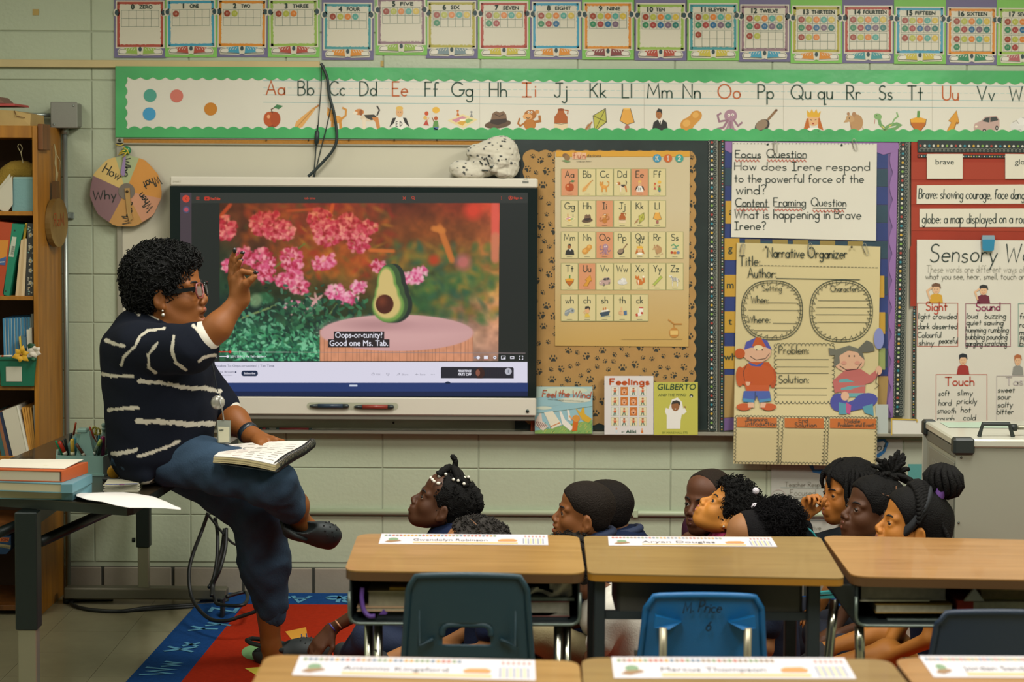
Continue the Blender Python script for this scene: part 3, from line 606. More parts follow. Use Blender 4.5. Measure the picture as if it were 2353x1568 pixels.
def sheet(name,parent,pts,off,m,th=.0012,div=0,amp=0.0,seed=0,extra=lambda v: 0):
    """a sheet of paper with real thickness on the wall; pts: px corners TL TR BR BL; slight wave when div"""
    mb = MB(); n = max(1,div)
    if not div: mb.hexa([P(*p,WALL - off) for p in pts],(0,th,0),m); return mb.build(name,parent)
    rnd = random.Random(seed); ph = [rnd.random() * 6 for _ in range(4)]
    (ax,ay), (bx,by), (cx,cy), (dx,dy) = pts; vs = []
    for j in range(n + 1):
        v = j / n
        for i in range(n + 1):
            u = i / n; x = (ax * (1 - u) + bx * u) * (1 - v) + (dx * (1 - u) + cx * u) * v; y = (ay * (1 - u) + by * u) * (1 - v) + (dy * (1 - u) + cy * u) * v
            w = amp * v * (math.sin(5 * u + ph[0] + 2 * v) * .5 + math.sin(9 * v + ph[1]) * .4 + .5)
            vs.append(P(x,y,WALL - off - w - extra(y)))
    k = len(vs); vs += [p + Vector((0,th,0)) for p in vs]; fs = []
    for j in range(n):
        for i in range(n):
            a = j * (n + 1) + i; q = [a,a + 1,a + n + 2,a + n + 1]; fs.append(q[::-1]); fs.append([x + k for x in q])
    mb.add(vs,fs,m,True); return mb.build(name,parent)

# ================================================================ number cards
card_cx = [322,439,556,675,799,922,1038,1158,1278,1397,1518,1639,1757,1876,1995,2114,2233,2350]
card_b = [133,131,131,131,138,126,134,135,136,137,139,139,142,145,145,147,149,150]
WORDS = 'ZERO ONE TWO THREE FOUR FIVE SIX SEVEN EIGHT NINE TEN ELEVEN TWELVE THIRTEEN FOURTEEN FIFTEEN SIXTEEN SEVENTEEN'.split()
FR = {'red': '#a8442f','blue': '#3c93ae','orange': '#cf8420','lime': '#8fae4a','teal': '#3f8f92','mauve': '#8c7078','olive': '#a89f38','grey': '#74888c','yellow': '#bfb03c','maroon': '#7c3c3a','green': '#2c7d52','pink': '#a85a5c'}
FRN = 'red blue orange lime teal mauve olive red blue orange lime teal mauve olive red blue orange lime'.split()
SHN = 'lime red blue red orange lime grey yellow orange maroon red yellow blue orange teal yellow green pink'.split()
BT_ = ['#93391c','#a9ad42','#cf7a26','#4d9c8e','#c9ae3c','#2c7d52','#9a3830','#1d6189','#70596c','#1b6f63']
white_p = mat('#cfcab6',.35,spec=.35); white_b = mat('#d6d2c2',.4)
purp = mat('#6d6789',.6); grn = mat('#7dba58',.6)
for n in range(18):
    cx, b = card_cx[n], card_b[n]; tilt = [0,-.012,.008,-.01,.004,-.006,0,0,0,0,.004,0,.002,.003,0,.004,.006,.006][n]
    bk = 'purple' if n % 2 == 0 else 'green'
    t = empty('number_card',P(cx,b,WALL - .008),f'number card {n} {WORDS[n]} with {FRN[n]} frame and {SHN[n]} shoes on {bk} backing','number card')
    off = .0105 + .002 * (n % 2); gl = '' if True else ''
    sheet('backing_sheet',t,[(cx - 59.5,-22),(cx + 59.5,-22),(cx + 59.5,b),(cx - 59.5,b - .3)],off,purp if n % 2 == 0 else grn)
    MM = wall_map(off + .002); cyr = b - 70
    def mp(u,v,l=0,cx=cx,cyr=cyr,tilt=tilt,MM=MM):
        du, dv = u - cx, v - cyr; return MM(cx + du - dv * tilt,cyr + dv + du * tilt,l)
    T0 = b - 132; B0 = b - 22
    mb = MB(); mb.hexa([mp(cx - 56,T0),mp(cx + 56,T0),mp(cx + 56,B0),mp(cx - 56,B0)],(0,.0014,0),white_p)
    A = Art(mp); A.add(mb.v,mb.f,white_p)
    rnd = random.Random(n); fc = mat(FR[FRN[n]],.45)
    # frame with a brushed inner edge
    for (x0,y0,x1,y1) in ((cx - 53,T0 + 3,cx + 53,T0 + 3),(cx - 53,B0 - 3,cx + 53,B0 - 3),(cx - 53,T0 + 3,cx - 53,B0 - 3),(cx + 53,T0 + 3,cx + 53,B0 - 3)):
        L_ = abs(x1 - x0) + abs(y1 - y0); k = int(L_ / 3)
        for hz in range(k):
            u0, u1 = hz / k, (hz + 1) / k; e = 5 + rnd.random() * 1.6
            if x1 != x0:
                s_ = 1 if y0 < cyr - 40 else -1; xa, xb_ = x0 + (x1 - x0) * u0, x0 + (x1 - x0) * u1
                A.poly([(xa,y0),(xb_,y0),(xb_,y0 + s_ * e),(xa,y0 + s_ * e)],fc,1)
            else:
                s_ = 1 if x0 < cx else -1; ya, yb_ = y0 + (y1 - y0) * u0, y0 + (y1 - y0) * u1
                A.poly([(x0,ya),(x0 + s_ * e,ya),(x0 + s_ * e,yb_),(x0,yb_)],fc,1)
    gl = mat('#6f8070',.6)
    grids = 1 if n <= 10 else 2
    for g in range(grids):
        gx0, gx1 = cx - 43, cx + 43; gy = T0 + 23 + g * 40.5
        for i in range(6): A.line([(gx0 + i * 17.2,gy),(gx0 + i * 17.2,gy + 37)],.8,gl,2)
        for j in range(3): A.line([(gx0,gy + j * 18.5),(gx1,gy + j * 18.5)],.8,gl,2)
    for dx in (-54,54): A.ell(cx + dx,T0 + 28,7.5,9.5,white_p,1,14); A.ell(cx + dx,T0 + 28,4.6,6.2,mat('#243f44',.5),2,14)
    A.build('board',t)
    B = Art(mp)
    for i in range(n):
        g, q = divmod(i,10); r_, c_ = divmod(q,5)
        bx, by = cx - 43 + 8.6 + c_ * 17.2, T0 + 23 + g * 40.5 + 9.2 + r_ * 18.5
        B.ell(bx,by,7.2,7.2,mat(BT_[q],.4),3,16); B.ell(bx,by,5.2,5.2,mat(BT_[q],.3,var=.0,vscale=7.9),3.5,14)
        for (dx,dy) in ((-1.6,-1.2),(1.6,-1.2),(-1.6,1.4),(1.6,1.4)): B.ell(bx + dx,by + dy,.7,.7,mat('#e6dcc0',.5),4,6)
    if n: B.build('counting_buttons',t)
    Lt = Art(mp); num = str(n)
    fprint(Lt,num,cx - 17 if n < 10 else cx - 18,T0 + 20,11,ink,3,align='c' if n < 10 else 'r',bold=.9)
    wl = len(WORDS[n]); wd_ = {3: 20,4: 30,5: 36,6: 42,7: 47,8: 54,9: 58}[wl] * (1 if n < 11 else .98)
    fprint(Lt,WORDS[n],cx - 2 if n < 10 else cx - 11,T0 + 19,8.2,ink,3,width=wd_,bold=.45)
    Lt.build('lettering',t)
    Sh = Art(wall_map(off + .003)); y = b - 17; sc_ = mat(FR[SHN[n]],.5)
    Sh.poly([(cx - 52,y + 2),(cx - 48,y - 4),(cx - 20,y - 8),(cx + 20,y - 8),(cx + 48,y - 4),(cx + 52,y + 2),(cx + 50,y + 11),(cx + 8,y + 12),(cx,y + 9),(cx - 8,y + 12),(cx - 50,y + 11)],white_p,0)
    for s_ in (-1,1):
        Sh.poly([(cx + s_ * 8,y - 8),(cx + s_ * 36,y - 5),(cx + s_ * 36,y + 6),(cx + s_ * 6,y + 8)],sc_,1)
        Sh.ell(cx + s_ * 40,y + 2,9,5.5,white_b,2,16)
        Sh.line([(cx + s_ * 49,y + 2),(cx + s_ * 46,y - 2),(cx + s_ * 36,y - 3)],.8,ink,3)
        Sh.line([(cx + s_ * 49,y + 7),(cx + s_ * 6,y + 8.5)],1,ink,3); Sh.line([(cx + s_ * 49,y + 2),(cx + s_ * 49,y + 7)],.8,ink,3)
        for q in range(4): Sh.line([(cx + s_ * (12 + q * 6),y - 5),(cx + s_ * (15 + q * 6),y - .5)],1.2,white_b,3)
    Sh.ell(cx,y - 3,4,5.5,mat('#243f44',.5),2,12)
    Sh.build('sneakers',t)

# ================================================================ whiteboard
wbm = mat('#c6c1ac',.22,coat=.3,key='whiteboard_face'); alu = mat('#a3a08f',.35,.35); cork = mat('#a8752c',.8,var=.12,vscale=120)
wbd = empty('whiteboard',P(1300,1000,WALL),'long wall mounted whiteboard with an aluminium frame behind the smart screen','whiteboard')
x0 = P(270,700,WALL - .02).x; x1 = XR - .02; z1 = P(1176,322,WALL - .02).z; z0 = P(1176,992,WALL - .02).z
MB().box((x0 + .012,WALL - .018,z0),(x1,WALL - .006,z1),wbm).build('face',wbd)
MB().box((x0,WALL - .026,z0 - .012),(x0 + .022,WALL - .006,z1 + .012),alu,bev=.002).build('frame_side',wbd)
zt1 = P(700,319,WALL - .02).z; zt0 = P(700,331,WALL - .02).z
MB().box((x0,WALL - .028,zt1 - .004),(P(1620,320,WALL).x,WALL - .006,zt1 + .002),alu).build('frame_top',wbd)
MB().box((x0 + .02,WALL - .023,zt0),(P(1190,320,WALL).x,WALL - .006,zt1 - .004),cork).build('cork_rail',wbd)
MB().box((x0,WALL - .030,zt0 - .006),(P(1190,320,WALL).x,WALL - .006,zt0),alu).build('rail_edge',wbd)
MB().box((x0,WALL - .03,zt0 - .01),(x0 + .03,WALL - .006,zt1 + .004),alu,bev=.002).lathe([(.007,0),(.007,.003),(.002,.004)],mat('#55584f',.4,.6),Matrix.Translation((x0 + .016,WALL - .03,(zt0 + zt1) / 2)) @ Matrix.Rotation(math.pi / 2,4,'X'),12).build('corner_bracket',wbd)
for px in (612,709,802,906,1004):
    q = P(px,322,WALL - .03); MB().ball(q,.0035,mat('#33352f',.5),8).build('rail_pin',wbd)
zt = P(1176,992,WALL - .05).z
MB().box((x0,WALL - .07,zt - .006),(x1,WALL - .006,zt),alu,bev=.002).box((x0,WALL - .074,zt - .010),(x1,WALL - .066,zt + .004),alu,bev=.002).build('marker_tray',wbd)

# ================================================================ alphabet banner
bang = mat('#4aa763',.32,var=.16,vscale=2.3,key='green_banner',spec=.5,bump=1.0,bscale=7)
strip = mat('#d6d2c3',.4,var=.02,vscale=3)
ban = empty('alphabet_banner',P(1300,318,WALL - .03),'long green alphabet banner with white letter strip under the number cards','banner')
sheet('green_backing',ban,[(265,152),(2420,163.5),(2420,328.5),(265,316)],.0325,bang,.0014)
sheet('picture_strip',ban,[(288,176),(2420,186),(2420,308),(288,299)],.034,strip,.0008)
def scallop(A,y0a,y0b,y1a,y1b,x0,x1,m,down=True,step=28.5,amp=6,layer=0):
    """band from straight edge (y0) to a wavy edge (y1)"""
    n = int((x1 - x0) / step * 8)
    for i in range(n):
        u0, u1 = i / n, (i + 1) / n; xa, xb_ = x0 + (x1 - x0) * u0, x0 + (x1 - x0) * u1
        w = lambda x: amp * abs(math.sin(math.pi * (x - x0) / step)) * (1 if down else -1)
        e = lambda u: y1a + (y1b - y1a) * u; s_ = lambda u: y0a + (y0b - y0a) * u
        A.poly([(xa,s_(u0)),(xb_,s_(u1)),(xb_,e(u1) + w(xb_)),(xa,e(u0) + w(xa))],m,layer)
A = Art(wall_map(.0352)); scallop(A,153,165,177,189,266,2420,bang,True); A.build('scalloped_border',ban)
A = Art(wall_map(.0352)); scallop(A,315,328,296,304,266,2420,bang,False); A.build('scalloped_border',ban)
A = Art(wall_map(.0356)); n = 40
for i in range(n):
    ya, yb_ = 160 + i * 150 / n, 160 + (i + 1) * 150 / n; w = lambda y: 6 * abs(math.sin(math.pi * (y - 172) / 25))
    A.poly([(266,ya),(287 + w(ya),ya),(287 + w(yb_),yb_),(266,yb_)],bang)
A.build('scalloped_border',ban)
A = Art(wall_map(.0345))
for (xa,xb_,ya,yb_) in ((605,2420,185.5,199),): A.line([(xa,ya),(xb_,yb_)],1.1,linec)
for x in range(605,2420,14): A.line([(x,202 + (x - 605) * .0075),(x + 9,202 + (x - 596) * .0075)],.9,mat('#9cc2bd',.6))
A.line([(605,218),(2420,232.5)],1.1,linec); A.line([(605,235),(2420,249)],1.1,linec)
for x in (1102,2142,1480,1800): A.line([(x,188 + (x - 605) * .007),(x + .5,298 + (x - 605) * .005)],.8,mat('#b8b3a2',.6))
A.build('guide_lines',ban)
LETT = [('Aa',611,655,'apple',599,652),('Bb',684,722,'bat',673,735),('Cc',757,793,'cat',748,803),('Dd',826,866,'dog',812,880),('Ee',901,937,'boy',890,946),('Ff',976,1007,'fun',963,1020),('Gg',1037,1087,'game',1028,1098),('Hh',1124,1165,'hat',1112,1176),('Ii',1199,1233,'monkey',1185,1250),('Jj',1273,1304,'jug',1262,1316),('Kk',1355,1393,'kite',1338,1400),('Ll',1429,1453,'lamp',1418,1464),('Mm',1487,1545,'man',1492,1540),('Nn',1569,1610,'nut',1560,1618),('Oo',1649,1702,'octopus',1644,1706),('Pp',1741,1778,'pan',1728,1790),('Qu qu',1817,1914,'queen',1840,1898),('Rr',1945,1978,'rat',1935,1990),('Ss',2019,2051,'snake',2004,2070),('Tt',2085,2121,'top',2084,2136),('Uu',2165,2203,'up',2166,2208),('Vv',2245,2286,'van',2236,2298),('Ww',2319,2375,'wind',2315,2375)]
for L_, xa, xb_, pc, pa, pb in LETT:
    s0 = (xa - 605) * .0078
    A = Art(wall_map(.0350)); c = vow if L_[0] in 'AEIOU' and L_ != 'Qu qu' else inkg
    write(A,L_,xa + 1,218 + s0,32,c,1,w=3.1,width=xb_ - xa - 2); A.build('letter',ban)
    A = Art(wall_map(.0346)); top_ = 240 + s0; A.shapes(PIC[pc],pa,top_,pb - pa,56,0); A.build('picture',ban,label=None)
for (x,y,c) in ((345,219.5,'#4c9a87'),(343,262,'#3d94c0'),(406,220.5,'#c97060'),(484,250.5,'#bf7a1c')):
    A = Art(wall_map(.0354)); A.ell(x,y,15,15,mat(c,.5),0,28); A.build('paper_dot',ban)

# ================================================================ paw print board
blk = mat('#1d2a27',.45,bump=.4,bscale=9,var=.3,vscale=5,key='black_border'); kraft = mat('#a8824a',.8,var=.06,vscale=20)
paw = empty('paw_print_board',P(1400,985,WALL - .03),'bulletin board of brown paw print paper inside a black scalloped border','bulletin board')
sheet('backing',paw,[(1183,319),(1628,319),(1626,989),(1183,987)],.0335,blk,.002)
A = Art(wall_map(.0362)); pts = []
def wavy(xa,ya,xb_,yb_,step,amp,nx,ny):
    L_ = math.hypot(xb_ - xa,yb_ - ya); n = int(L_ / step * 6); o = []
    for i in range(n):
        u = i / n; w = amp * abs(math.sin(math.pi * L_ * u / step)); o.append((xa + (xb_ - xa) * u + nx * w,ya + (yb_ - ya) * u + ny * w))
    return o
pts = wavy(1207,350,1594,352,31,6,0,-1) + wavy(1594,352,1594,972,31,6,1,0) + wavy(1594,972,1210,972,31,-6,0,-1) + wavy(1207,968,1207,350,31,6,-1,0)
A.poly(pts,kraft,0); A.build('kraft_paper',paw)
A = Art(wall_map(.0366)); rnd = random.Random(4); pm = mat('#30322a',.8); pl = []
for _ in range(4000):
    x, y = rnd.uniform(1212,1590), rnd.uniform(356,966); r = rnd.choice([6,8.5,9.5])
    if any((x - a) ** 2 + (y - b) ** 2 < (r + c + 4) ** 2 for a,b,c in pl): continue
    if 1280 < x < 1578 and 362 < y < 786: continue
    pl.append((x,y,r))
for x, y, r in pl:
    a = rnd.uniform(-1.2,1.2)
    c, q = math.cos(a), math.sin(a); R_ = lambda u, v: (x + (u * c - v * q) * r,y + (u * q + v * c) * r)
    A.poly([R_(-.6,.45),R_(-.35,.0),R_(0,-.12),R_(.35,0),R_(.6,.45),R_(.55,.75),R_(.2,.68),R_(-.2,.68),R_(-.55,.75)],pm)
    for (u,v) in ((-.8,-.05),(-.35,-.6),(.35,-.6),(.8,-.05)): A.ell(*R_(u,v),r * .2,r * .3,pm,0,8,a)
A.build('paw_prints',paw,kind='stuff')

# phonics poster
pos = empty('phonics_poster',P(1430,797,WALL - .04),'cream and orange letter sound poster on the paw print board','poster')
def ramp_mat(name,c0,c1,z0,z1,rough=.4):
    m = bpy.data.materials.new(name); m.use_nodes = True; nt = m.node_tree; N = nt.nodes; L = nt.links; b = N['Principled BSDF']
    g = N.new('ShaderNodeNewGeometry'); sx = N.new('ShaderNodeSeparateXYZ'); mr = N.new('ShaderNodeMapRange'); r = N.new('ShaderNodeValToRGB')
    L.new(g.outputs['Position'],sx.inputs[0]); L.new(sx.outputs['Z'],mr.inputs['Value']); mr.inputs['From Min'].default_value = z0; mr.inputs['From Max'].default_value = z1
    L.new(mr.outputs['Result'],r.inputs['Fac']); r.color_ramp.elements[0].color = (*lin(c0),1); r.color_ramp.elements[1].color = (*lin(c1),1)
    L.new(r.outputs['Color'],b.inputs['Base Color']); b.inputs['Roughness'].default_value = rough; return m
pm2 = ramp_mat('poster_print','#c2a05e','#c9bb98',P(1400,790,WALL).z,P(1400,480,WALL).z,.3)
sheet('sheet',pos,[(1275.5,350),(1585.5,352),(1582,797),(1275.5,795)],.0395,pm2,.001,14,.0012,3)
MPp = wall_map(.0416)
A = Art(MPp)
A.rect(1277,347,1585,360,mat('#cf9a34',.4)); 
for (x,c) in ((1510,'#3f8fae'),(1535,'#c4622a'),(1561,'#3f9a8a')): A.ell(x,364,9.5,9.5,mat(c,.4),1,20)
A.shapes([('e',.4,.3,.3,.2,'#7a5a3a'),('e',.6,.5,.3,.3,'#8a6a42'),('p',[0,.8,.6,1,1,.9,.4,.72],'#6f8a5a')],1290,350,22,24,1)
for i, c in enumerate('fun'): A.rect(1315 + i * 11,351 + (i == 1) * -1,1325 + i * 11,366,mat('#dcae8a',.5),1)
A.build('header',pos)
A = Art(MPp)
for (x,t_) in ((1510,'K'),(1535,'1'),(1561,'2')): write(A,t_,x,369,10,white_b,3,w=2.2,align='c')
for i, c in enumerate('fun'): write(A,c,1320 + i * 11,364,14,mat('#a8502a',.5),3,w=1.4,align='c')
fprint(A,'dations',1349,361,6.5,mat('#4a4a40',.5),3,width=32); fprint(A,'Language Basics',1325,372,2.6,mat('#4a4a40',.5),3,width=34)
A.build('title_lettering',pos)
card = mat('#d1c490',.5); cardv = mat('#cf8f66',.5); cline = mat('#9ca06a',.5)
ROWS = [(388,450,[('Aa','apple'),('Bb','bat'),('Cc','cat'),('Dd','dog'),('Ee','boy'),('Ff','fun')]),
        (461,522,[('Gg','game'),('Hh','hat'),('Ii','monkey'),('Jj','jug'),('Kk','kite'),('Ll','lamp')]),
        (533,594,[('Mm','man'),('Nn','nut'),('Oo','octopus'),('Pp','pan'),('Qu','queen'),('Rr','rat'),('Ss','snakes2')]),
        (605,666,[('Tt','top'),('Uu','up'),('Vv','van'),('Ww','wind'),('Xx','fox'),('Yy','pencil'),('Zz','zebra')]),
        (677,738,[('wh','whistle'),('ch','chin'),('sh','ship'),('th','thumb'),('ck','sock')])]
for y0, y1, row in ROWS:
    for i, (l_,pc) in enumerate(row):
        x0 = 1289.5 + i * 40.3; x1_ = x0 + 38.5; A = Art(MPp)
        A.rect(x0,y0,x1_,y1,cardv if l_[0] in 'AEIOU' else card,0); A.frame(x0,y0,x1_,y1,.9,cline,1)
        xc_ = (x0 + x1_) / 2
        if l_ == 'Qu': write(A,'Qu',xc_,y0 + 17,13,ink,2,w=1.5,align='c'); write(A,'qu',xc_,y0 + 26,13,ink,2,w=1.4,align='c')
        else: write(A,l_,xc_,y0 + 20,15,ink,2,w=1.6,align='c')
        A.shapes(PIC[pc],x0 + 6,y0 + (26 if l_ != 'Qu' else 30),27,27 if l_ != 'Qu' else 23,2)
        A.line([(xc_ - 6,y1 - 3.5),(xc_ + 6,y1 - 3.5)],.6,ink,2)
        A.build('letter_card',pos)
A = Art(MPp); bm2 = mat('#b8813a',.5); A.ell(1549,765,11,12,bm2,1); A.rect(1540,760,1558,770,mat('#d9b56a',.5),2); A.line([(1536,735),(1549,745),(1566,745)],3,bm2,1); A.line([(1548,745),(1549,753)],2,bm2,1)
A.line([(1428,780),(1568,780)],.7,mat('#8a7a4a',.5),1); A.build('balloon_emblem',pos)

# ================================================================ dotted border strips
def dotstrip(x0,x1,y0,y1,lean,label,narrow=False,off=.037):
    """vertical black trim printed with dots and loops"""
    t = empty('dotted_border',P((x0 + x1) / 2,y1,WALL - off),label,'border strip')
    f = lambda x, y: (x + lean * (y - y0) / (y1 - y0),y)
    sheet('strip',t,[f(x0,y0),f(x1,y0),f(x1,y1),f(x0,y1)],off,mat('#1f2b28',.5),.001)
    A = Art(wall_map(off + .0012)); cols = ['#a33d30','#c9c6b8','#2f8290','#c9c6b8','#c7a03a','#c9c6b8','#7da24a','#c9c6b8']
    sp = 5.2 if narrow else 10.4; r = 1.6 if narrow else 2.9; cx = (x0 + x1) / 2 if narrow else x0 + (x1 - x0) * .36; i = 0; y = y0 + sp / 2
    while y < y1 - 2:
        A.ell(*f(cx,y),r,r,mat(cols[i % 8],.5),0,9); y += sp * (1.18 if narrow else 1); i += 1
    if not narrow:
        lp = []; y = y0
        xc_ = x0 + (x1 - x0) * .72
        while y < y1: th = (y - y0) / 9.0 * 2 * math.pi; lp.append(f(xc_ + 4 * math.cos(th),y + 5 * math.sin(th))); y += .95
        A.line(lp,.8,mat('#8f9184',.6),0)
        A.line([f(x1 - 1.8,y0),f(x1 - 1.8,y1)],.8,mat('#a9a999',.6),0)
        y = y0
        while y < y1 - 2: A.ell(*f(x0 + 1.5 + .8 * math.sin(y),y),.8,1.1,mat('#c9c6b8',.6),0,5); y += 3.4
    A.build('dots',t)
    return t
dotstrip(1628,1650,322,991,-1,'wide black dotted border strip right of the paw print board')
dotstrip(1655.5,1665.5,322,993,-2,'narrow black dotted border strip left of the purple edged board',True)
dotstrip(2066,2092,327,958,-14,'wide black dotted border strip right of the purple scalloped edge')
dotstrip(2098,2104,706,962,-2,'narrow black dotted border strip beside the sensory words chart',True)

# ================================================================ blue pocket-chart board
brd = empty('blue_board',P(1850,960,WALL - .03),'blue letter chart board edged with purple scalloped paper','bulletin board')
sheet('backing',brd,[(1666,325),(2062,328),(2048,960),(1663,990)],.0325,mat('#6f5584',.6),.001)
bl1, bl2, yel = mat('#26376e',.55,var=.2,vscale=6), mat('#26414f',.55,var=.2,vscale=6), mat('#b8902f',.6)
y = 345; i = 0
while y < 862:
    y2 = min(y + 41,862)
    A = MB().hexa([P(1666,y,WALL - .0345),P(2040,y + 2,WALL - .0345),P(2040,y2 + 1.5,WALL - .0345),P(1665,y2 - .5,WALL - .0345)],(0,.001,0),bl1 if i % 2 == 0 else bl2); A.build('pocket_strip',brd); y += 41.5; i += 1
MB().hexa([P(1665,862,WALL - .0345),P(2042,865,WALL - .0345),P(2036,940,WALL - .0345),P(1664,960,WALL - .0345)],(0,.001,0),mat('#a0834c',.7)).build('kraft_strip',brd)
A = Art(wall_map(.0362)); n = 130; sc = mat('#8a669c',.55); 
for i in range(n):
    ya, yb_ = 335 + i * 625 / n, 335 + (i + 1) * 625 / n; w = lambda y: 8 * abs(math.sin(math.pi * (y - 335) / 62))
    A.poly([(2048 - w(ya) + (960 - ya) * .008,ya),(2064 - (ya - 335) * .02,ya),(2064 - (yb_ - 335) * .02,yb_),(2048 - w(yb_) + (960 - yb_) * .008,yb_)],sc)
A.poly([(1666,325),(2064,328),(2066,342),(2050,350),(2030,356),(2015,350),(1990,340),(1690,340),(1680,352),(1666,345)],sc,1)
A.build('scalloped_edge',brd)
for (x,y,h_,l_) in ((1667,462,52,'a'),(1665,548,50,'g'),(1665,632,50,'m'),(1665,716,49,'t'),(1664,796,52,'wh')):
    A = Art(wall_map(.0366)); mb = MB().hexa([P(x,y,WALL - .0366),P(x + 34,y,WALL - .0366),P(x + 34,y + h_,WALL - .0366),P(x,y + h_,WALL - .0366)],(0,.001,0),yel); A.add(mb.v,mb.f,yel)
    fprint(A,l_,x + 13,y + h_ * .62,16,ink,2,align='c',bold=.3); A.build('letter_tag',brd)
for (x,y) in ((1712,550),(1775,551),(1822,552),(1884,553),(1948,555)):
    MB().hexa([P(x,y,WALL - .0366),P(x + 35,y,WALL - .0366),P(x + 35,y + 14,WALL - .0366),P(x,y + 14,WALL - .0366)],(0,.001,0),mat('#8f7a3c',.6)).build('letter_tag',brd)
for (x,y) in ((2016,634),(2018,718),(2018,800)):
    MB().hexa([P(x,y,WALL - .0366),P(x + 16,y,WALL - .0366),P(x + 16,y + 50,WALL - .0366),P(x,y + 50,WALL - .0366)],(0,.001,0),yel if y < 790 else mat('#8f9a5a',.6)).build('letter_tag',brd)

# focus question paper
paper = mat('#d2cebf',.6,var=.02,vscale=5); redp = mat('#b5442c',.6); hw = mat('#1f332c',.6)
fq = empty('focus_question_chart',P(1850,553,WALL - .05),'white chart paper with Focus Question and Content Framing Question handwriting','chart paper')
sheet('sheet',fq,[(1683,327),(2015,330),(2013,553.5),(1680,545)],.041,paper,.0008,12,.0015,5)
MPp = wall_map(.0436)
A = Art(MPp)
for x in range(1686,2014,8): A.ell(x,330 + (x - 1686) * .003,1.1,1.1,hw,0,6)
A.ell(1764,332,2.6,2.6,hw,1,8); A.ell(1934,334,2.6,2.6,hw,1,8); A.build('perforation',fq)
for txt, x, y, s_, w_, wd_ in (('Focus',1690,362,17,2,58),('Question',1762,362,19,2,91),('How does Irene respond',1688,391,19,2.1,310),('to the powerful force of the',1688,419,19,2.1,296),('wind?',1692,446,22,2.2,68),('Content',1690,474,19,2.2,74),('Framing',1778,474,19,2.2,73),('Question',1864,474,19,2.2,80),('What is happening in Brave',1688,502,21,2.2,290),('Irene?',1688,528,19,2.2,72)):
    A = Art(MPp); write(A,txt,x,y,s_,hw,0,w=w_ * .85,width=wd_,jit=.07,seed=int(y + x),rot=.004); A.build('handwriting',fq)
A = Art(MPp)
for (xa,xb_,y) in ((1690,1748,360),(1764,1852,360),(1692,1768,472.5),(1780,1848,473),(1868,1944,476)):
    y += 2.5; A.line([(xa,y),(xb_,y + 1)],1.3,hw,0)
    z = []; x = xa
    while x < xb_ - 2: z += [(x,y + 4.5),(x + 3.4,y + 9.5)]; x += 8.5
    A.line(z,1.5,redp,1)
A.build('underlines',fq,kind='stuff')
clipm = mat('#a8a594',.3,.6)
def clip(x,y,parent,a=0.0,off=.046,s=1.0):
    pts = [(-3.5,-12),(-3.5,10),(0,13),(3.5,10),(3.5,-14),(0,-17),(-5,-13),(-5,6)]; c, q = math.cos(a), math.sin(a)
    MB().tube([P(x + (u * c - v * q) * s,y + (u * q + v * c) * s,WALL - off) for u,v in pts],.0011,clipm,5).build('paper_clip',parent)
clip(1782,340,fq); clip(1965,335,fq,-.2)

# narrative organiser
no = empty('narrative_organizer_chart',P(1850,1065,WALL - .06),'cream Narrative Organizer chart with drawn boy in cap and girl with ponytails','chart paper')
tray_bulge = lambda y: .036 * max(0,min(1,(y - 850) / 130)) ** 1.5
npap = mat('#c7b98a',.6,var=.03,vscale=4)
sheet('sheet',no,[(1693,558),(2023,567),(2014,1072),(1685,1066)],.043,npap,.0008,30,.0022,9,tray_bulge)
MPn = lambda u, v, l=0: P(u,v,WALL - .0466 - l * .0005 - tray_bulge(v))
hwn = mat('#2b3a30',.6)
for txt, x, y, s_, w_, wd_ in (('Narrative Organizer',1764,591,23,2.2,182),('Title:',1699,611,23,1.9,48),('Author:',1719,638,22,2,65),('Setting',1752,669,14,1.2,44),('When:',1726,697,17,1.6,40),('Where:',1718,742,17,1.6,52),('Characters',1909,670,14,1.4,66),('Problem:',1790,813,18,1.6,69),('Solution:',1789,880,18,1.6,70),('Beginning',1717,968,9,1,46),('Introduction',1712,979,11,1.1,72),('End',1836,971,10,1,20),('Solution',1826,982,11,1.1,50),('Middle',1940,972,9,1,36),('Problem and Event',1926,981,9,1,82)):
    A = Art(MPn); write(A,txt,x,y,s_,hwn,4,w=w_,width=wd_,jit=.06,seed=int(y),rot=.012 if y < 600 else 0); A.build('handwriting',no)
A = Art(MPn)
x = 1748
while x < 2018: A.line([(x,610 + (x - 1748) * .02),(x + 5,610.1 + (x - 1748) * .02)],1.1,hwn,0); x += 8
A.line([(1784,640),(1976,643)],1.5,hwn)
for (a,b,c) in ((1766,1832,696),(1720,1832,713),(1776,1830,743),(1732,1816,760),(1880,2000,691),(1876,2004,707),(1874,2004,723),(1878,1998,741),(1784,1904,826),(1784,1904,843),(1784,1904,858),(1784,1900,892),(1784,1900,908)): A.line([(a,c),(b,c + .5)],1,hwn)
A.build('ruled_lines',no)
def lace_ring(A,cx,cy,rx,ry,m):
    o = [(cx + rx * math.copysign(abs(math.cos(t)) ** .8,math.cos(t)),cy + ry * math.copysign(abs(math.sin(t)) ** .85,math.sin(t))) for t in [2 * math.pi * i / 60 for i in range(60)]]
    i_ = [(cx + (p[0] - cx) * .93,cy + (p[1] - cy) * .93) for p in o]; A.line(o,1.6,m,0,True); A.line(i_,1.2,m,0,True)
    for k in range(60): A.line([o[k],i_[k]],.9,m)
    for k in range(0,60,2):
        j = 1 if (k // 10) % 2 == 0 else 2
        q = (cx + (o[k][0] - cx) * .84,cy + (o[k][1] - cy) * .84); A.line([i_[k],q,i_[(k + 1) % 60]],1,m)
A = Art(MPn); lace_ring(A,1774,713,70,68,hwn); A.build('drawn_wreath',no)
A = Art(MPn); lace_ring(A,1933,715,72,71,hwn); A.build('drawn_wreath',no)
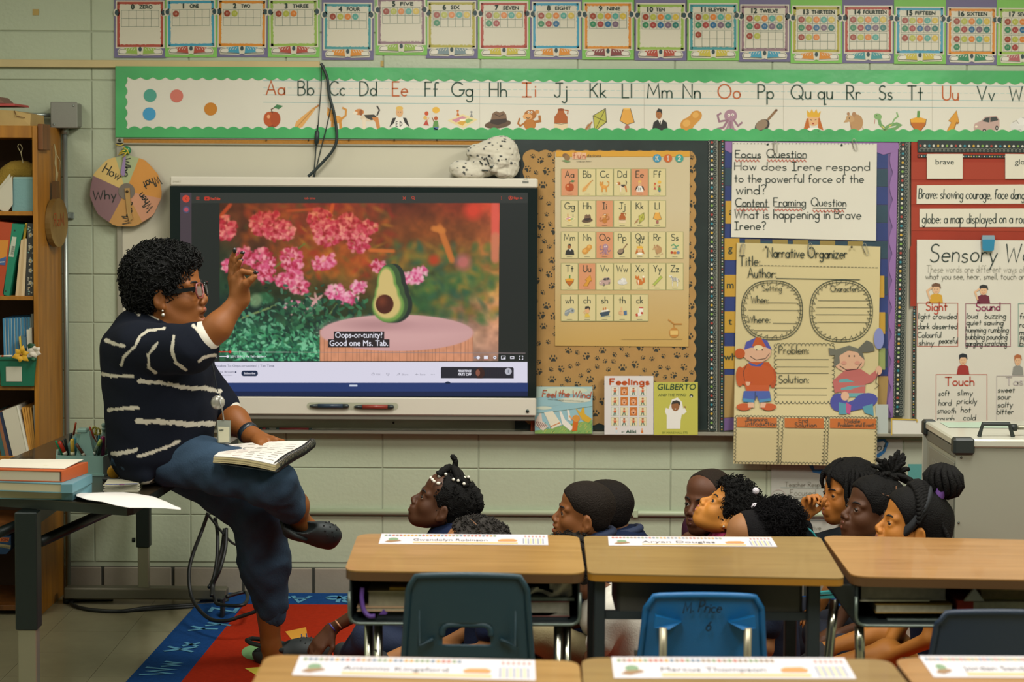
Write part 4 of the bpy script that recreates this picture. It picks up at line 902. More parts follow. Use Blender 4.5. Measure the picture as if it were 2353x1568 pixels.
def lace(A,pts,m,step=7,r=3.2):
    for (a,b) in zip(pts,pts[1:]):
        L_ = math.hypot(b[0] - a[0],b[1] - a[1]); n = int(L_ / step); dx, dy = (b[0] - a[0]) / L_, (b[1] - a[1]) / L_; o = []
        for i in range(n * 8 + 1):
            s_ = L_ * i / (n * 8); th = 2 * math.pi * i / 8; o.append((a[0] + dx * (s_ + 1.6 * math.cos(th)) - dy * r * math.sin(th),a[1] + dy * (s_ + 1.6 * math.cos(th)) + dx * r * math.sin(th)))
        A.line(o,1.0,m)
A = Art(MPn); lace(A,[(1782,792),(1915,792),(1915,925),(1782,925),(1782,792)],hwn,9); A.build('drawn_lace',no)
org = mat('#b5611c',.6)
A = Art(MPn)
for (a,b,dy) in ((1693,1785,0),(1803,1893,2),(1907,2013,3)): A.poly([(a,959 + dy),(b,960 + dy),(b,983 + dy),(a,981 + dy)],org,1)
A.build('orange_band',no)
A = Art(MPn)
lace(A,[(1688,957),(2016,961)],hwn,8,2.6); lace(A,[(1687,1063),(2010,1068)],hwn,8,2.8)
for (xt,xb_) in ((1690,1688),(1789,1785),(1799,1793),(1897,1890),(1903,1899),(2014,2010)): lace(A,[(xt,958),(xb_,1064)],hwn,8,2.4)
A.line([(1794,958),(1789,1066)],1,hwn); A.line([(1900,960),(1895,1066)],1,hwn)
A.build('drawn_lace',no)
# drawn boy in a cap
sk = '#d0a587'
A = Art(MPn); bp = [('e',.52,.2,.36,.15,sk),('p',[.2,.17,.26,.06,.5,0,.78,.04,.9,.17,.72,.13,.38,.14],'#4a4f9a'),('p',[.4,.12,.5,0,.62,0,.76,.13],'#b5521e'),('e',.1,.22,.13,.07,'#b5521e'),('e',.56,.14,.12,.035,'#d9c9a0'),
  ('p',[.2,.4,.36,.34,.82,.34,.92,.42,.98,.62,.84,.66,.82,.74,.26,.74,.22,.66,.04,.62,.06,.46],'#b5501a'),('e',.1,.54,.1,.14,'#b5501a'),('e',.92,.56,.09,.14,'#a8481a'),('p',[.2,.74,.84,.74,.88,.87,.56,.87,.52,.8,.48,.87,.16,.87],'#3f569c'),('p',[.16,.84,.46,.86,.46,.9,.18,.89],'#3f7fa6'),('p',[.58,.86,.88,.84,.88,.88,.58,.9],'#3f7fa6'),
  ('e',.2,.96,.19,.05,'#b5501a'),('e',.82,.96,.19,.05,'#b5501a'),('p',[.3,.9,.44,.9,.46,.97,.3,.97],sk),('p',[.62,.9,.76,.9,.72,.97,.6,.97],sk),('e',.36,.55,.13,.08,'#a8371c'),('e',.3,.62,.06,.05,sk),('p',[.3,.34,.52,.38,.7,.34,.62,.4,.4,.4],'#3f569c'),
  ('e',.52,.17,.012,.012,K),('e',.66,.17,.012,.012,K),('l',[.36,.26,.5,.31,.74,.29,.84,.22],.012,K),('l',[.48,.75,.48,.87],.012,K),('l',[.28,.36,.18,.48,.22,.6],.012,K)]
A.shapes(bp,1691,776,92,166,5); A.build('drawn_boy',no)
A = Art(MPn); gp = [('e',.4,.28,.3,.14,sk),('p',[.1,.28,.16,.12,.4,.07,.62,.12,.7,.26,.56,.16,.4,.13,.22,.2,.16,.32],'#6a6a5c'),('p',[.2,.13,0,.1,.02,.2,.12,.2,.1,.36,.22,.3],'#6a6a5c'),('p',[.56,.12,.74,0,.86,.04,.9,.14,.76,.16,.66,.16,.7,.26,.6,.2],'#5f5f54'),
  ('p',[.2,.46,.36,.38,.62,.38,.8,.46,.92,.4,.98,.46,.84,.56,.72,.58,.7,.74,.28,.74,.24,.68,.12,.7,.08,.54],'#b0605a'),('p',[.22,.5,.7,.5,.7,.55,.2,.56],'#5f9a9c'),('p',[.24,.61,.7,.6,.7,.65,.24,.66],'#5f9a9c'),('p',[.28,.7,.7,.7,.7,.75,.28,.75],'#5f9a9c'),
  ('e',.72,.8,.24,.1,'#3f4390',-.2),('e',.2,.82,.17,.12,'#3f4390',.3),('p',[.3,.84,.6,.76,.7,.9,.3,.96],'#3f4390'),('p',[.2,.98,.2,.82,.34,.84,.36,.98],'#4a8a9a'),('p',[.34,.82,.44,.86,.42,.98,.34,.96],'#b0487a'),('p',[.66,.88,.86,.84,.88,1,.7,.96],'#4a8a9a'),
  ('e',.32,.74,.08,.06,sk),('e',.98,.4,.06,.06,sk),('e',.4,.21,.012,.012,K),('e',.5,.21,.012,.012,K),('l',[.22,.34,.36,.4,.56,.38,.64,.3],.012,K),('e',.3,.3,.05,.025,'#c98f7a'),('e',.56,.3,.05,.025,'#c98f7a'),('l',[.96,.42,.92,.56,.98,.6,.9,.64],.01,K),('e',.98,-.02,.1,.14,'#7f86b8')]
A.shapes(gp,1904,782,118,174,5); A.build('drawn_girl',no)
for x, a in ((1706,.2),(1862,0),(1990,-.3)): clip(x,575,no,a,.049)
for x in (1760,1957): MB().ball(P(x,568,WALL - .058),.005,mat('#3a3a30',.4),8).build('push_pin',no)

# ================================================================ red word wall
rw = empty('red_word_board',P(2230,700,WALL - .03),'red paper covered board with vocabulary strips at the right edge','bulletin board')
redb = mat('#963019',.75,var=.1,vscale=5)
sheet('backing',rw,[(2094,327),(2420,328),(2420,566),(2094,566)],.0345,redb,.001)
MB().hexa([P(2092,566,WALL - .0345),P(2106,566,WALL - .0345),P(2106,704,WALL - .0345),P(2092,704,WALL - .0345)],(0,.001,0),redb).build('paper_edge',rw)
for i, (ya,yb_) in enumerate(((372,412),(418,470),(476,530))): MB().hexa([P(2094,ya,WALL - .036),P(2420,ya + 2,WALL - .036),P(2420,yb_ + 2,WALL - .036),P(2094,yb_,WALL - .036)],(0,.001,0),mat('#9c371f',.7)).build('pocket_strip',rw)
t = empty('dotted_border',P(2230,352,WALL - .04),'horizontal black dotted border strips along the top of the red board','border strip')
sheet('strip',t,[(2109,322),(2420,324),(2420,351),(2109,350)],.040,mat('#1f2b28',.5),.001)
sheet('strip',t,[(2109,355),(2420,357),(2420,364),(2109,362)],.040,mat('#1f2b28',.5),.001)
A = Art(wall_map(.0414)); cols = ['#a33d30','#c9c6b8','#2f8290','#c9c6b8','#c7a03a','#c9c6b8','#7da24a','#c9c6b8']; i = 0; x = 2115
while x < 2410: A.ell(x,335 + (x - 2115) * .006,2.9,2.9,mat(cols[i % 8],.5),0,9); x += 10.2; i += 1
lp = [(2112 + k * .95 + 4 * math.cos(k * .65),344 + k * .006 + 3.6 * math.sin(k * .65)) for k in range(310)]; A.line(lp,.8,mat('#8f9184',.6))
x = 2112; i = 0
while x < 2410: A.ell(x,359 + (x - 2115) * .006,1.5,1.5,mat(cols[i % 8],.5),0,7); x += 6; i += 1
A.build('dots',t)
wp = mat('#d4cfbc',.5)
def word_card(label,pts,off,txts,name='word_card',cat='word card',extra=None):
    t = empty(name,P(pts[2][0],pts[2][1],WALL - off),label,cat); sheet('card',t,pts,off,wp,.001)
    A = Art(wall_map(off + .0014))
    for f in txts: f(A)
    A.build('lettering',t); return t
word_card('small white word card reading brave under the dotted border',[(2130,354),(2212,354),(2212,411),(2130,411)],.043,[lambda A: fprint(A,'brave',2171,378,12,hw,0,width=42,align='c')])
word_card('small white word card cut by the right edge starting glo',[(2310,354),(2420,355),(2420,411),(2310,411)],.043,[lambda A: fprint(A,'globe',2332,378,12,hw,0,width=42)])
word_card('long white strip reading Brave: showing courage, face danger',[(2107,426),(2420,424),(2420,468),(2106,469)],.0395,[lambda A: write(A,'Brave: showing courage, face danger',2111,456,22,hw,0,w=2,width=258,jit=.05,rot=.006,slant=.1)])
word_card('long white strip reading globe: a map displayed on a round',[(2113,480),(2420,479),(2420,522),(2113,522)],.0395,[lambda A: write(A,'globe: a map displayed on a round',2119,513,22,hw,0,w=2,width=256,jit=.05,slant=.05)])

sw = empty('sensory_words_chart',P(2230,975,WALL - .05),'white Sensory Words chart listing Sight Sound Touch and Taste words','chart paper')
sheet('sheet',sw,[(2107,551),(2420,553),(2420,980),(2106,975)],.0425,paper,.0008,12,.0012,2)
MPs = wall_map(.0446)
def hwline(txt,x,y,s_,w_,wd_,m,p=sw,MPx=MPs,slant=0.05,jit=.06,rot=0):
    A = Art(MPx); write(A,txt,x,y,s_,m,1,w=w_,width=wd_,jit=jit,seed=int(x * 3 + y),slant=slant,rot=rot); A.build('handwriting',p)
lg = mat('#a8a698',.6); pu = mat('#8a2f52',.6); rd = mat('#b3442c',.6)
hwline('Sensory Words',2136,602,41,2.6,296,hw,slant=.12)
hwline('These words are different ways of',2129,626,16,1.1,226,lg); hwline('what you see, hear, smell, touch and',2127,642,14,1.2,236,mat('#77776a',.6))
hwline('Sight',2128,714,20,2.4,48,rd,slant=0); hwline('Sound',2243,714,18,2.6,55,pu,slant=0); hwline('Touch',2172,886,20,2.6,66,rd,slant=0); hwline('Taste',2312,885,18,2,62,mat('#b8b0ae',.6),slant=0)
for txt, x, y, wd_ in (('light crowded',2110,733,88),('dark deserted',2108,756,91),('Colourful',2108,776,54),('shiny',2111,794,34),('peaceful',2158,789,42),('loud',2221,732,25),('buzzing',2263,732,48),('quiet sawing',2221,747,84),('humming rumbling',2219,764,98),('bubbling pounding',2219,780,95),('gargling scratching',2219,795,94),
                        ('soft',2157,910,24),('slimy',2200,909,34),('hard',2157,932,28),('prickly',2199,928,45),('smooth',2154,950,42),('hot',2208,948,22),('rough',2154,968,38),('cold',2213,966,28),('sweet',2293,902,38),('sour',2292,918,30),('salty',2292,936,34),('bitter',2290,952,38),('fresh',2343,733,40),('rotten',2343,752,40),('moldy',2343,770,40),('spicy',2343,780,40),('burnt',2343,795,40)):
    hwline(txt,x,y,13,1.4,wd_,hw,slant=.12)
for (x0,y0,x1_,y1_,c) in ((2108,697,2201,796,rd),(2219,698,2322,796,pu),(2151,861,2268,976,rd),(2290,864,2400,980,mat('#b8b0ae',.6)),(2340,698,2420,796,mat('#6a9a8a',.6))):
    A = Art(MPs); A.frame(x0,y0,x1_,y1_,1.1,c,0); A.build('drawn_box',sw)
def kidpic(x,y,w,h,hair,shirt,skin='#d6ad86',arms=True,cap=False):
    A = Art(MPs); L_ = [('p',[.16,1,.24,.62,.42,.54,.62,.54,.82,.62,.88,1],shirt),('e',.52,.34,.2,.22,skin),('p',[.3,.34,.3,.08,.5,0,.74,.06,.78,.3,.66,.2,.4,.2],hair)]
    if arms: L_ += [('l',[.2,.8,.06,.4,.3,.24],.1,skin)]
    L_ += [('l',[.42,.32,.47,.32],.02,K),('l',[.57,.32,.62,.32],.02,K),('l',[.46,.45,.52,.48,.58,.45],.02,'#a8483a')]
    A.shapes(L_,x,y,w,h,1); A.build('drawn_child',sw)
kidpic(2128,650,44,46,'#6a4a34','#c99a30'); kidpic(2238,654,42,43,'#2a2a28','#6a2436'); kidpic(2192,812,40,49,'#22282e','#9a2f28',arms=False); kidpic(2320,814,36,48,'#a8643a','#8a8a82',arms=False)
# small blue magnetic clip holding the chart
t = empty('magnet_clip',P(2271,577,WALL - .06),'blue magnetic clip holding up the sensory words chart','clip')
MB().hexa([P(2258,541,WALL - .062),P(2285,541,WALL - .062),P(2287,556,WALL - .062),P(2256,556,WALL - .062)],(0,.012,0),mat('#7f9aa6',.35)).build('jaw',t)
MB().hexa([P(2258,551,WALL - .068),P(2286,551,WALL - .068),P(2284,575,WALL - .068),P(2277,578,WALL - .068),P(2261,577,WALL - .068),P(2258,572,WALL - .068)],(0,.012,0),mat('#2f7fa0',.3)).build('grip',t)

# ================================================================ papers under the tray, right
def under(label,pts,c,off,arts=None,cat='poster',name='wall_poster'):
    t = empty(name,P(pts[2][0],pts[2][1],WALL - off),label,cat); sheet('sheet',t,pts,off,mat(c,.6,var=.02),.001)
    if arts: arts(t)
    return t
def ar(t):
    A = Art(wall_map(.0125)); bluem = mat('#2569a0',.5)
    A.poly([(1858,1068),(2000,1070),(1992,1082),(1975,1092),(1900,1092),(1868,1086)],bluem,0); A.poly([(1868,1068),(1990,1070),(1985,1080),(1872,1079)],mat('#a9aba6',.6),1)
    A.poly([(2012,1010),(2034,1009),(2042,1018),(2034,1040),(2018,1053),(2010,1050)],bluem,0); A.poly([(2012,1018),(2030,1014),(2035,1020),(2028,1036),(2012,1046)],mat('#a9aba6',.6),1)
    A.build('blue_shape',t)
    A = Art(wall_map(.0131)); write(A,'of',2014,1036,20,hw,0,w=2,slant=.3)
    pen = mat('#8a8878',.6)
    for tx, x, y, s_, wd_ in (('Teacher Responsibility',1804,1119,11,128),('Focused',1816,1139,14,58),('modeling',1826,1147,8,40),('I do it',1786,1144,10,28),('Guided',1806,1180,13,40),('Instruction',1850,1182,12,62),('Inst',1857,1193,9,20),('Collaborative',1806,1218,11,80)): write(A,tx,x,y,s_,pen,0,w=1.0,width=wd_)
    A.line([(1794,1121),(1900,1122)],.8,mat('#7f9a94',.6)); A.line([(1794,1157),(1900,1158)],.8,mat('#7f9a94',.6)); A.line([(1794,1196),(1900,1197)],.8,mat('#7f9a94',.6))
    A.line([(1789 + 16 * math.cos(q),1139 + 13 * math.sin(q)) for q in [k * .4 for k in range(17)]],.8,mat('#b09a94',.6))
    A.build('handwriting',t)
under('white handwritten Teacher Responsibility chart under the board tray behind the children',[(1772,1008),(2074,1010),(2074,1300),(1772,1300)],'#aeb0a4',.011,ar,'chart paper','responsibility_chart')
def ar2(t):
    A = Art(wall_map(.0125)); A.poly([(2087,1067),(2121,1067),(2121,1200),(2087,1200)],mat('#4f8f8a',.6)); A.build('teal_panel',t)
under('pale sheet with a teal panel beside the laptop cart',[(2078,1012),(2126,1012),(2126,1300),(2078,1300)],'#a3a894',.0095,ar2)
def ar3(t):
    A = Art(wall_map(.0765)); A.line([(2048,963),(2107,965),(2107,970)],2.5,mat('#c9a93c',.5)); A.line([(2049,963),(2049,1000)],2.5,mat('#c9a93c',.5)); A.build('yellow_edge',t)
t = empty('tray_paper',P(2080,1000,WALL - .06),'white paper with a yellow edge standing on the board tray','paper')
sheet('sheet',t,[(2047,962),(2122,965),(2122,1001),(2047,1001)],.073,mat('#d9d8cc',.35),.001); ar3(t)
t = empty('tray_paper',P(2030,1000,WALL - .06),'pale blue white sheet on the tray behind the narrative chart','paper')
sheet('sheet',t,[(2012,930),(2041,930),(2041,1000),(2012,1000)],.071,mat('#b4bdb6',.4),.001)

# ================================================================ question wheel
wc = P(289,439,WALL - .06); R_px = 82; off = .055
t = empty('question_wheel',P(289,521,WALL - off),'round paper spinner with coloured Who What When Where Why How wedges','spinner')
MPq = wall_map(off)
segs = [(-107,-68,'#a3ad80','Who',0),(-68,12,'#c98b3f','What',1),(12,62,'#c48d6c','When',2),(62,118,'#b88a4c','Where',3),(118,205,'#806264','Why',4),(205,253,'#cdb06a','How',5)]
for a0, a1, c, w_, i in segs:
    A = Art(MPq); pts = [(289,439)] + [(289 + R_px * (1 + .015 * math.sin(a * .19)) * math.cos(math.radians(a)),439 + R_px * (1 + .015 * math.sin(a * .19)) * math.sin(math.radians(a))) for a in np.linspace(a0,a1,9)]
    mm = mat(c,.7,var=.04,vscale=10); mb = MB().hexa([MPq(*p) for p in pts],(0,.003,0),mm); A.add(mb.v,mb.f,mm); A.build('wedge',t)
A = Art(wall_map(off + .0008))
for tx, x, y, s_, rt, wd_ in (('How',235,395,21,.5,42),('Who',283,364,16,1.55,41),('What',364,404,20,2.75,40),('When',353,477,19,-2.35 + .15,43),('Where',301,516,20,-1.52,52),('Why',214,459,20,-.03,52)):
    write(A,tx,x,y,s_,mat('#1f2620',.6),0,w=2.6,width=wd_,jit=.08,rot=rt,seed=len(tx))
A.build('handwriting',t)
A = Art(wall_map(off + .002)); A.ell(291,440,19,19,mat('#6f665a',.6),0,24); A.build('hub',t)
MB().hexa([P(286,433,WALL - off - .006),P(298,432,WALL - off - .006),P(301,488,WALL - off - .008),P(305,503,WALL - off - .008),P(297,509,WALL - off - .008),P(292,488,WALL - off - .008)],(0,.002,0),mat('#a8854c',.7)).build('pointer',t)
MB().ball(P(292,440,WALL - off - .008),.006,mat('#4a3f30',.4,.5),10).build('fastener',t)
mb = MB(); rb = mat('#8f7aa0',.6); mb.hexa([P(284,358,WALL - .064),P(289,357,WALL - .064),P(287,402,WALL - .066),P(283,406,WALL - .066),P(277,400,WALL - .066)],(0,.0015,0),rb); mb.build('purple_ribbon',t)
mb = MB(); yb2 = mat('#cfb83c',.6)
for (a,b) in (((274,352),(288,346)),((284,340),(296,354)),((272,356),(290,352)),((282,362),(292,350))): mb.tube([P(*a,WALL - .066),P((a[0] + b[0]) / 2 + 2,(a[1] + b[1]) / 2 - 3,WALL - .068),P(*b,WALL - .066)],.0028,yb2,6)
mb.build('yellow_yarn',t)
g = empty('green_magnet',P(292,352,WALL - .05),'round green magnet holding up the question wheel','magnet')
MB().lathe([(.014,0),(.018,.004),(.018,.012),(.014,.016),(.004,.018)],mat('#1f7a48',.3),Matrix.Translation(P(292,346,WALL - .03)) @ Matrix.Rotation(math.pi / 2,4,'X'),20).build('disc',g)
A = MB(); A.tube([P(266,332,WALL - .035),P(276,335,WALL - .036),P(284,331,WALL - .035)],.002,yb2,5); o = A.build('yarn_scrap'); tag(o,'short scrap of yellow yarn at the whiteboard corner','yarn')
# ================================================================ interactive display
YT = WALL - .14
tv = empty('smart_display',P(812,955,YT),'large wall mounted interactive display with white bezel playing a garden video','screen')
tvw = mat('#d2cdbd',.25,coat=.3,key='bezel_plastic'); tvg = mat('#1b2422',.12,key='screen_glass_border'); tvd = mat('#6f6c60',.5)
a, b = P(391,408,YT), P(1234,955,YT); c_, d_ = P(1234,408,YT), P(391,955,YT)
xl, xr, zt, zb = (a.x + d_.x) / 2, (b.x + c_.x) / 2, (a.z + c_.z) / 2, (b.z + d_.z) / 2
zg1 = P(812,430,YT).z; zg0 = P(812,912.5,YT).z
MB().box((xl + .01,YT + .012,zb + .0),(xr - .01,WALL - .04,zt - .004),tvd,bev=.004).build('case',tv)
MB().box((xl,YT,zg1),(xr,YT + .06,zt),tvw,bev=.006).build('top_bezel',tv)
MB().box((xl,YT,zb),(xr,YT + .06,zg0),tvw,bev=.006).build('bottom_bezel',tv)
MB().box((xl,YT + .003,zg0),(xr,YT + .06,zg1),tvg).build('glass',tv)
MB().box((xl + .005,YT + .01,zb - .020),(xr - .005,WALL - .03,zb),tvd,bev=.003).build('underside',tv)
MPt = lambda u, v, l=0: P(u,v,YT + .0024 - l * .0004)
em = lambda c, s=1.0: mat(c,.3,emit=s * .94)
A = Art(MPt); A.rect(414,443,1213,900,em('#1d2320',.9),0)
A.rect(414,443,1213,467,em('#2c302c',.9),1); A.rect(414,443,440,832,em('#463a42',.9),2); A.rect(414,880,1213,900,em('#22386e',.9),1); A.rect(414,832,1212,880,em('#d9d6e6',.95),2)
A.rect(414,900,1213,911,em('#14244a',.8),0); A.build('page_background_and_glow',tv)  # lowest strip: blue screen glow on the dark glass, painted as emission
# the video frame, painted point by point (light given off by the panel)
def lerp_grid(rows,ys,xs,X,Y):
    g = np.array([[[int(c[i:i + 2],16) / 255 for i in (0,2,4)] for c in r.split()] for r in rows])
    fx = np.clip(np.interp(X,xs,range(len(xs))),0,len(xs) - 1.001); fy = np.clip(np.interp(Y,ys,range(len(ys))),0,len(ys) - 1.001)
    ix, iy = fx.astype(int), fy.astype(int); tx, ty = (fx - ix)[...,None], (fy - iy)[...,None]
    tx = tx * tx * (3 - 2 * tx); ty = ty * ty * (3 - 2 * ty)
    return (g[iy,ix] * (1 - tx) + g[iy,ix + 1] * tx) * (1 - ty) + (g[iy + 1,ix] * (1 - tx) + g[iy + 1,ix + 1] * tx) * ty
NX, NY = 470, 265
gx = np.linspace(504.5,1148,NX); gy = np.linspace(467,830,NY); X, Y = np.meshgrid(gx,gy)
img = lerp_grid(['4a2410 5a2a12 7a3018 9a2a18 7a3018 5a2412 6a2c12 8a3016 b5402a','4a3018 5a2c16 6a381c 8a3a1c 8a3c1c 6e3a18 7a4018 8a4a20 a85830','2a3420 4a3420 904a1a b06020 9a4c1c 6a4a20 5a4c24 7a5a2a b0743a',
  '1c3824 26361e 38401f 5a4a20 7a5424 3a4a28 36562f 4a6a3a a88040','12282a 16302a 1f3424 263820 344022 264428 2c5434 8a6a48 c08a60','2c6a4a 3a8058 347048 24503a 3a4428 6a6048 7a7054 a08068 b88a70','2c6444 265a40 1c4434 12302a 4a4030 8a6a5c a07868 a07c6c a88470'],
  [467,530,595,655,715,775,830],[504,585,665,745,825,905,985,1065,1148],X,Y)
rn = np.random.RandomState(7)
def vnoise(sc):
    g = rn.rand(int(400 / sc) + 3,int(700 / sc) + 3); fx, fy = (X - 500) / sc, (Y - 465) / sc; ix, iy = fx.astype(int), fy.astype(int); tx, ty = fx - ix, fy - iy; tx = tx * tx * (3 - 2 * tx); ty = ty * ty * (3 - 2 * ty)
    return (g[iy,ix] * (1 - tx) + g[iy,ix + 1] * tx) * (1 - ty) + (g[iy + 1,ix] * (1 - tx) + g[iy + 1,ix + 1] * tx) * ty
nz = vnoise(34) * .5 + vnoise(15) * .35 + vnoise(7) * .15
img *= (.62 + .76 * nz)[...,None]
dx, dy = gx[1] - gx[0], gy[1] - gy[0]
def splat(cx,cy,rx,ry,col,rot=0,soft=.35,al=1.0):
    r = max(rx,ry) * (1 + soft) + 2; i0, i1 = max(0,int((cx - r - 504.5) / dx)), min(NX,int((cx + r - 504.5) / dx) + 2); j0, j1 = max(0,int((cy - r - 467) / dy)), min(NY,int((cy + r - 467) / dy) + 2)
    if i1 <= i0 or j1 <= j0: return
    x, y = X[j0:j1,i0:i1] - cx, Y[j0:j1,i0:i1] - cy; c, s = math.cos(rot), math.sin(rot)
    d = np.sqrt(((x * c + y * s) / rx) ** 2 + ((-x * s + y * c) / ry) ** 2)
    a = (np.clip((1 + soft - d) / (2 * soft),0,1) * al)[...,None]; col = np.array([int(col[i:i + 2],16) / 255 for i in (0,2,4)]) if isinstance(col,str) else np.array(col)
    img[j0:j1,i0:i1] = img[j0:j1,i0:i1] * (1 - a) + col * a
rv = random.Random(11)
# blurred foliage, twigs and blooms behind
for _ in range(240): splat(rv.uniform(880,1148),rv.uniform(560,740),rv.uniform(5,16),rv.uniform(4,9),rv.choice(['3f6a34','2c5a34','5a7a34','a07a2c','7a6a2c','2a5a48']),rv.uniform(0,3),.8,.5)
for _ in range(200): splat(rv.uniform(560,900),rv.uniform(470,640),rv.uniform(6,16),rv.uniform(3,8),rv.choice(['a84a1a','c0621e','8a3416','6a5a20','4a4a20','9a2a1a','b88a2a']),rv.uniform(0,3),.7,.45)
for (x0,y0,x1,y1,c,w) in ((504,500,530,470,'b8461c',4),(660,485,740,480,'b0481c',3),(765,470,755,510,'c8561c',4),(745,505,775,512,'d07030',4),(850,575,905,577,'c86a2c',4),(1010,520,1040,600,'c07030',6),(1020,530,995,525,'c87a34',6),(700,560,600,640,'5a7a34',2),(530,740,640,700,'8aa060',2.5),(745,740,775,700,'7a9a5a',2)):
    n = int(math.hypot(x1 - x0,y1 - y0) / 2)
    for i in range(n + 1): splat(x0 + (x1 - x0) * i / n,y0 + (y1 - y0) * i / n,w,w,c,0,.5,.5)
for (x,y,r,c) in ((1087,484,19,'d8402a'),(1065,602,17,'c46a6a'),(998,598,12,'b83a1c'),(1140,540,8,'e07a6a'),(1140,500,8,'e0604a')): splat(x,y,r,r,c,0,.5,.85)
for y in range(470,600,6): splat(1139,y,9,9,'d85a4a' if y < 540 else 'c87858',0,.4,.8)
clusters = [(520,525,22,30,0),(522,610,14,14,1),(600,515,26,26,0),(628,520,24,34,0),(655,530,22,22,0),(735,505,28,26,0),(755,535,36,30,0),(800,520,30,28,0),(825,555,26,26,0),(850,520,18,16,0),(560,590,26,22,1),(605,600,28,30,1),(612,630,22,22,1),(670,595,26,26,1),(680,625,20,26,1),(740,605,22,16,1),(762,598,14,14,1),(655,645,20,18,1),(690,660,22,16,1),(770,670,22,16,2),(800,685,24,14,2),(825,660,18,14,2),(870,610,18,14,1),(945,640,28,14,2),(965,625,18,14,2),(675,700,24,8,2)]
for cx, cy, rx, ry, ty in clusters:
    for _ in range(int(rx * ry / 5.5)):
        a, q = rv.uniform(0,6.28), math.sqrt(rv.random()); x, y = cx + rx * q * math.cos(a), cy + ry * q * math.sin(a)
        redness = max(0,min(1,(600 - y) / 130)); base = rv.choice([(.80,.30,.47),(.72,.17,.32),(.88,.54,.64),(.60,.11,.20),(.82,.40,.53),(.92,.66,.70)] if ty < 2 else [(.84,.42,.60),(.90,.62,.72),(.78,.24,.46),(.92,.74,.78)])
        col = [base[0] * (1 - redness * .05),base[1] * (1 - redness * .25),base[2] * (1 - redness * .55)]
        splat(x,y,rv.uniform(3.2,6.5),rv.uniform(2.5,4.5),col,rv.uniform(0,3.1),.45,.8)
# star flowers
for (cx,cy,r) in ((712,705,26),(728,690,18),(668,712,14)):
    for k in range(6): t = k * 1.05 + .3; splat(cx + math.cos(t) * r * .55,cy + math.sin(t) * r * .55,r * .5,r * .17,'d0a0a0',t,.3,.85)
# sharp leaves at the lower left
for _ in range(900):
    y = 830 - abs(rv.gauss(0,1)) * 60; x = rv.uniform(504,505 + 250 + (y - 700) * .2)
    if y < 640: continue
    f = (y - 640) / 190; c = rv.choice([(.20,.50,.36),(.32,.66,.48),(.10,.32,.24),(.45,.74,.58),(.08,.22,.18),(.16,.42,.28)]); c = [v * (.55 + .6 * f) for v in c]
    splat(x,y,rv.uniform(4,9),rv.uniform(2,4),c,rv.uniform(0,3.1),.2,.9)
for _ in range(160): splat(rv.uniform(640,860),rv.uniform(690,760),rv.uniform(5,10),rv.uniform(2.5,5),rv.choice(['1f4a34','2c6444','16342a','3a7a50']),rv.uniform(0,3.1),.2,.9)
for (x,y,rx,ry,c) in ((612,685,18,12,'2f6a44'),(588,690,14,16,'7a9a70')): splat(x,y,rx,ry,c,.4,.3,.8)
# tree stump
side = (Y > 758 - 24 * 0) & (((X - 913) / 177) ** 2 <= 1) & (Y > 757)
sidec = np.array([.74,.52,.40])[None,None,:] * (.8 + .35 * (vnoise(9) * .3 + .7 * ((X * 7).astype(int) % 23 > 2)))[...,None]
img = np.where(side[...,None],sidec,img)
splat(913,765,177,42,'c9a0a0',0,.02,1); splat(910,760,150,33,'d0a8a8',0,.3,.8); splat(870,746,60,10,'9a7476',0,.7,.6); splat(940,748,130,14,'b88e92',0,.6,.5)
# a plain halved avocado standing on the stump
for (dx_,c) in ((10,'25302a'),(0,'3c5a34')):
    splat(898 + dx_,700,41,42,c,0,.03); splat(896 + dx_,648,27,42,c,0,.03); splat(897 + dx_,674,34,38,c,0,.03)
splat(893,702,37,38,'6f9a4a',0,.06); splat(889,650,22,38,'6f9a4a',0,.06); splat(891,676,29,34,'6f9a4a',0,.06)
splat(891,700,31,32,'cdbb78',0,.1); splat(888,650,17,33,'cdbb78',0,.1); splat(890,676,24,30,'cdbb78',0,.1)
splat(885,699,20.5,22,'4a2014',0,.04); splat(879,692,9,10,'7a3c24',0,.8,.8)
img = np.clip(img * np.array([1.0,.97,.95]),0,1)
colv = np.where(img <= .04045,img / 12.92,((img + .055) / 1.055) ** 2.4).reshape(-1,3)
me = bpy.data.meshes.new('video_picture'); off = wloc(tv)
q00, q10, q01 = P(504.5,467,YT + .0012), P(1148,467,YT + .0012), P(504.5,830,YT + .0012)
U = ((X - 504.5) / 643.5).ravel()[:,None]; V = ((Y - 467) / 363).ravel()[:,None]; pos_ = np.array(q00 - off) + U * np.array(q10 - q00) + V * np.array(q01 - q00)
me.vertices.add(NX * NY); me.vertices.foreach_set('co',pos_.astype(np.float32).ravel())
ii = (np.arange(NY - 1)[:,None] * NX + np.arange(NX - 1)[None,:]).ravel(); Fq = np.stack([ii,ii + NX,ii + NX + 1,ii + 1],1)
me.loops.add(Fq.size); me.loops.foreach_set('vertex_index',Fq.astype(np.int32).ravel()); me.polygons.add(len(Fq)); me.polygons.foreach_set('loop_start',np.arange(0,Fq.size,4,dtype=np.int32)); me.update(calc_edges=True)
at = me.color_attributes.new('Col','FLOAT_COLOR','POINT'); at.data.foreach_set('color',np.concatenate([colv,np.ones((len(colv),1))],1).astype(np.float32).ravel())
me.materials.append(attr_mat('video_light',.3,emit=.9)); o = bpy.data.objects.new('video_picture',me); COL.objects.link(o); o.parent = tv
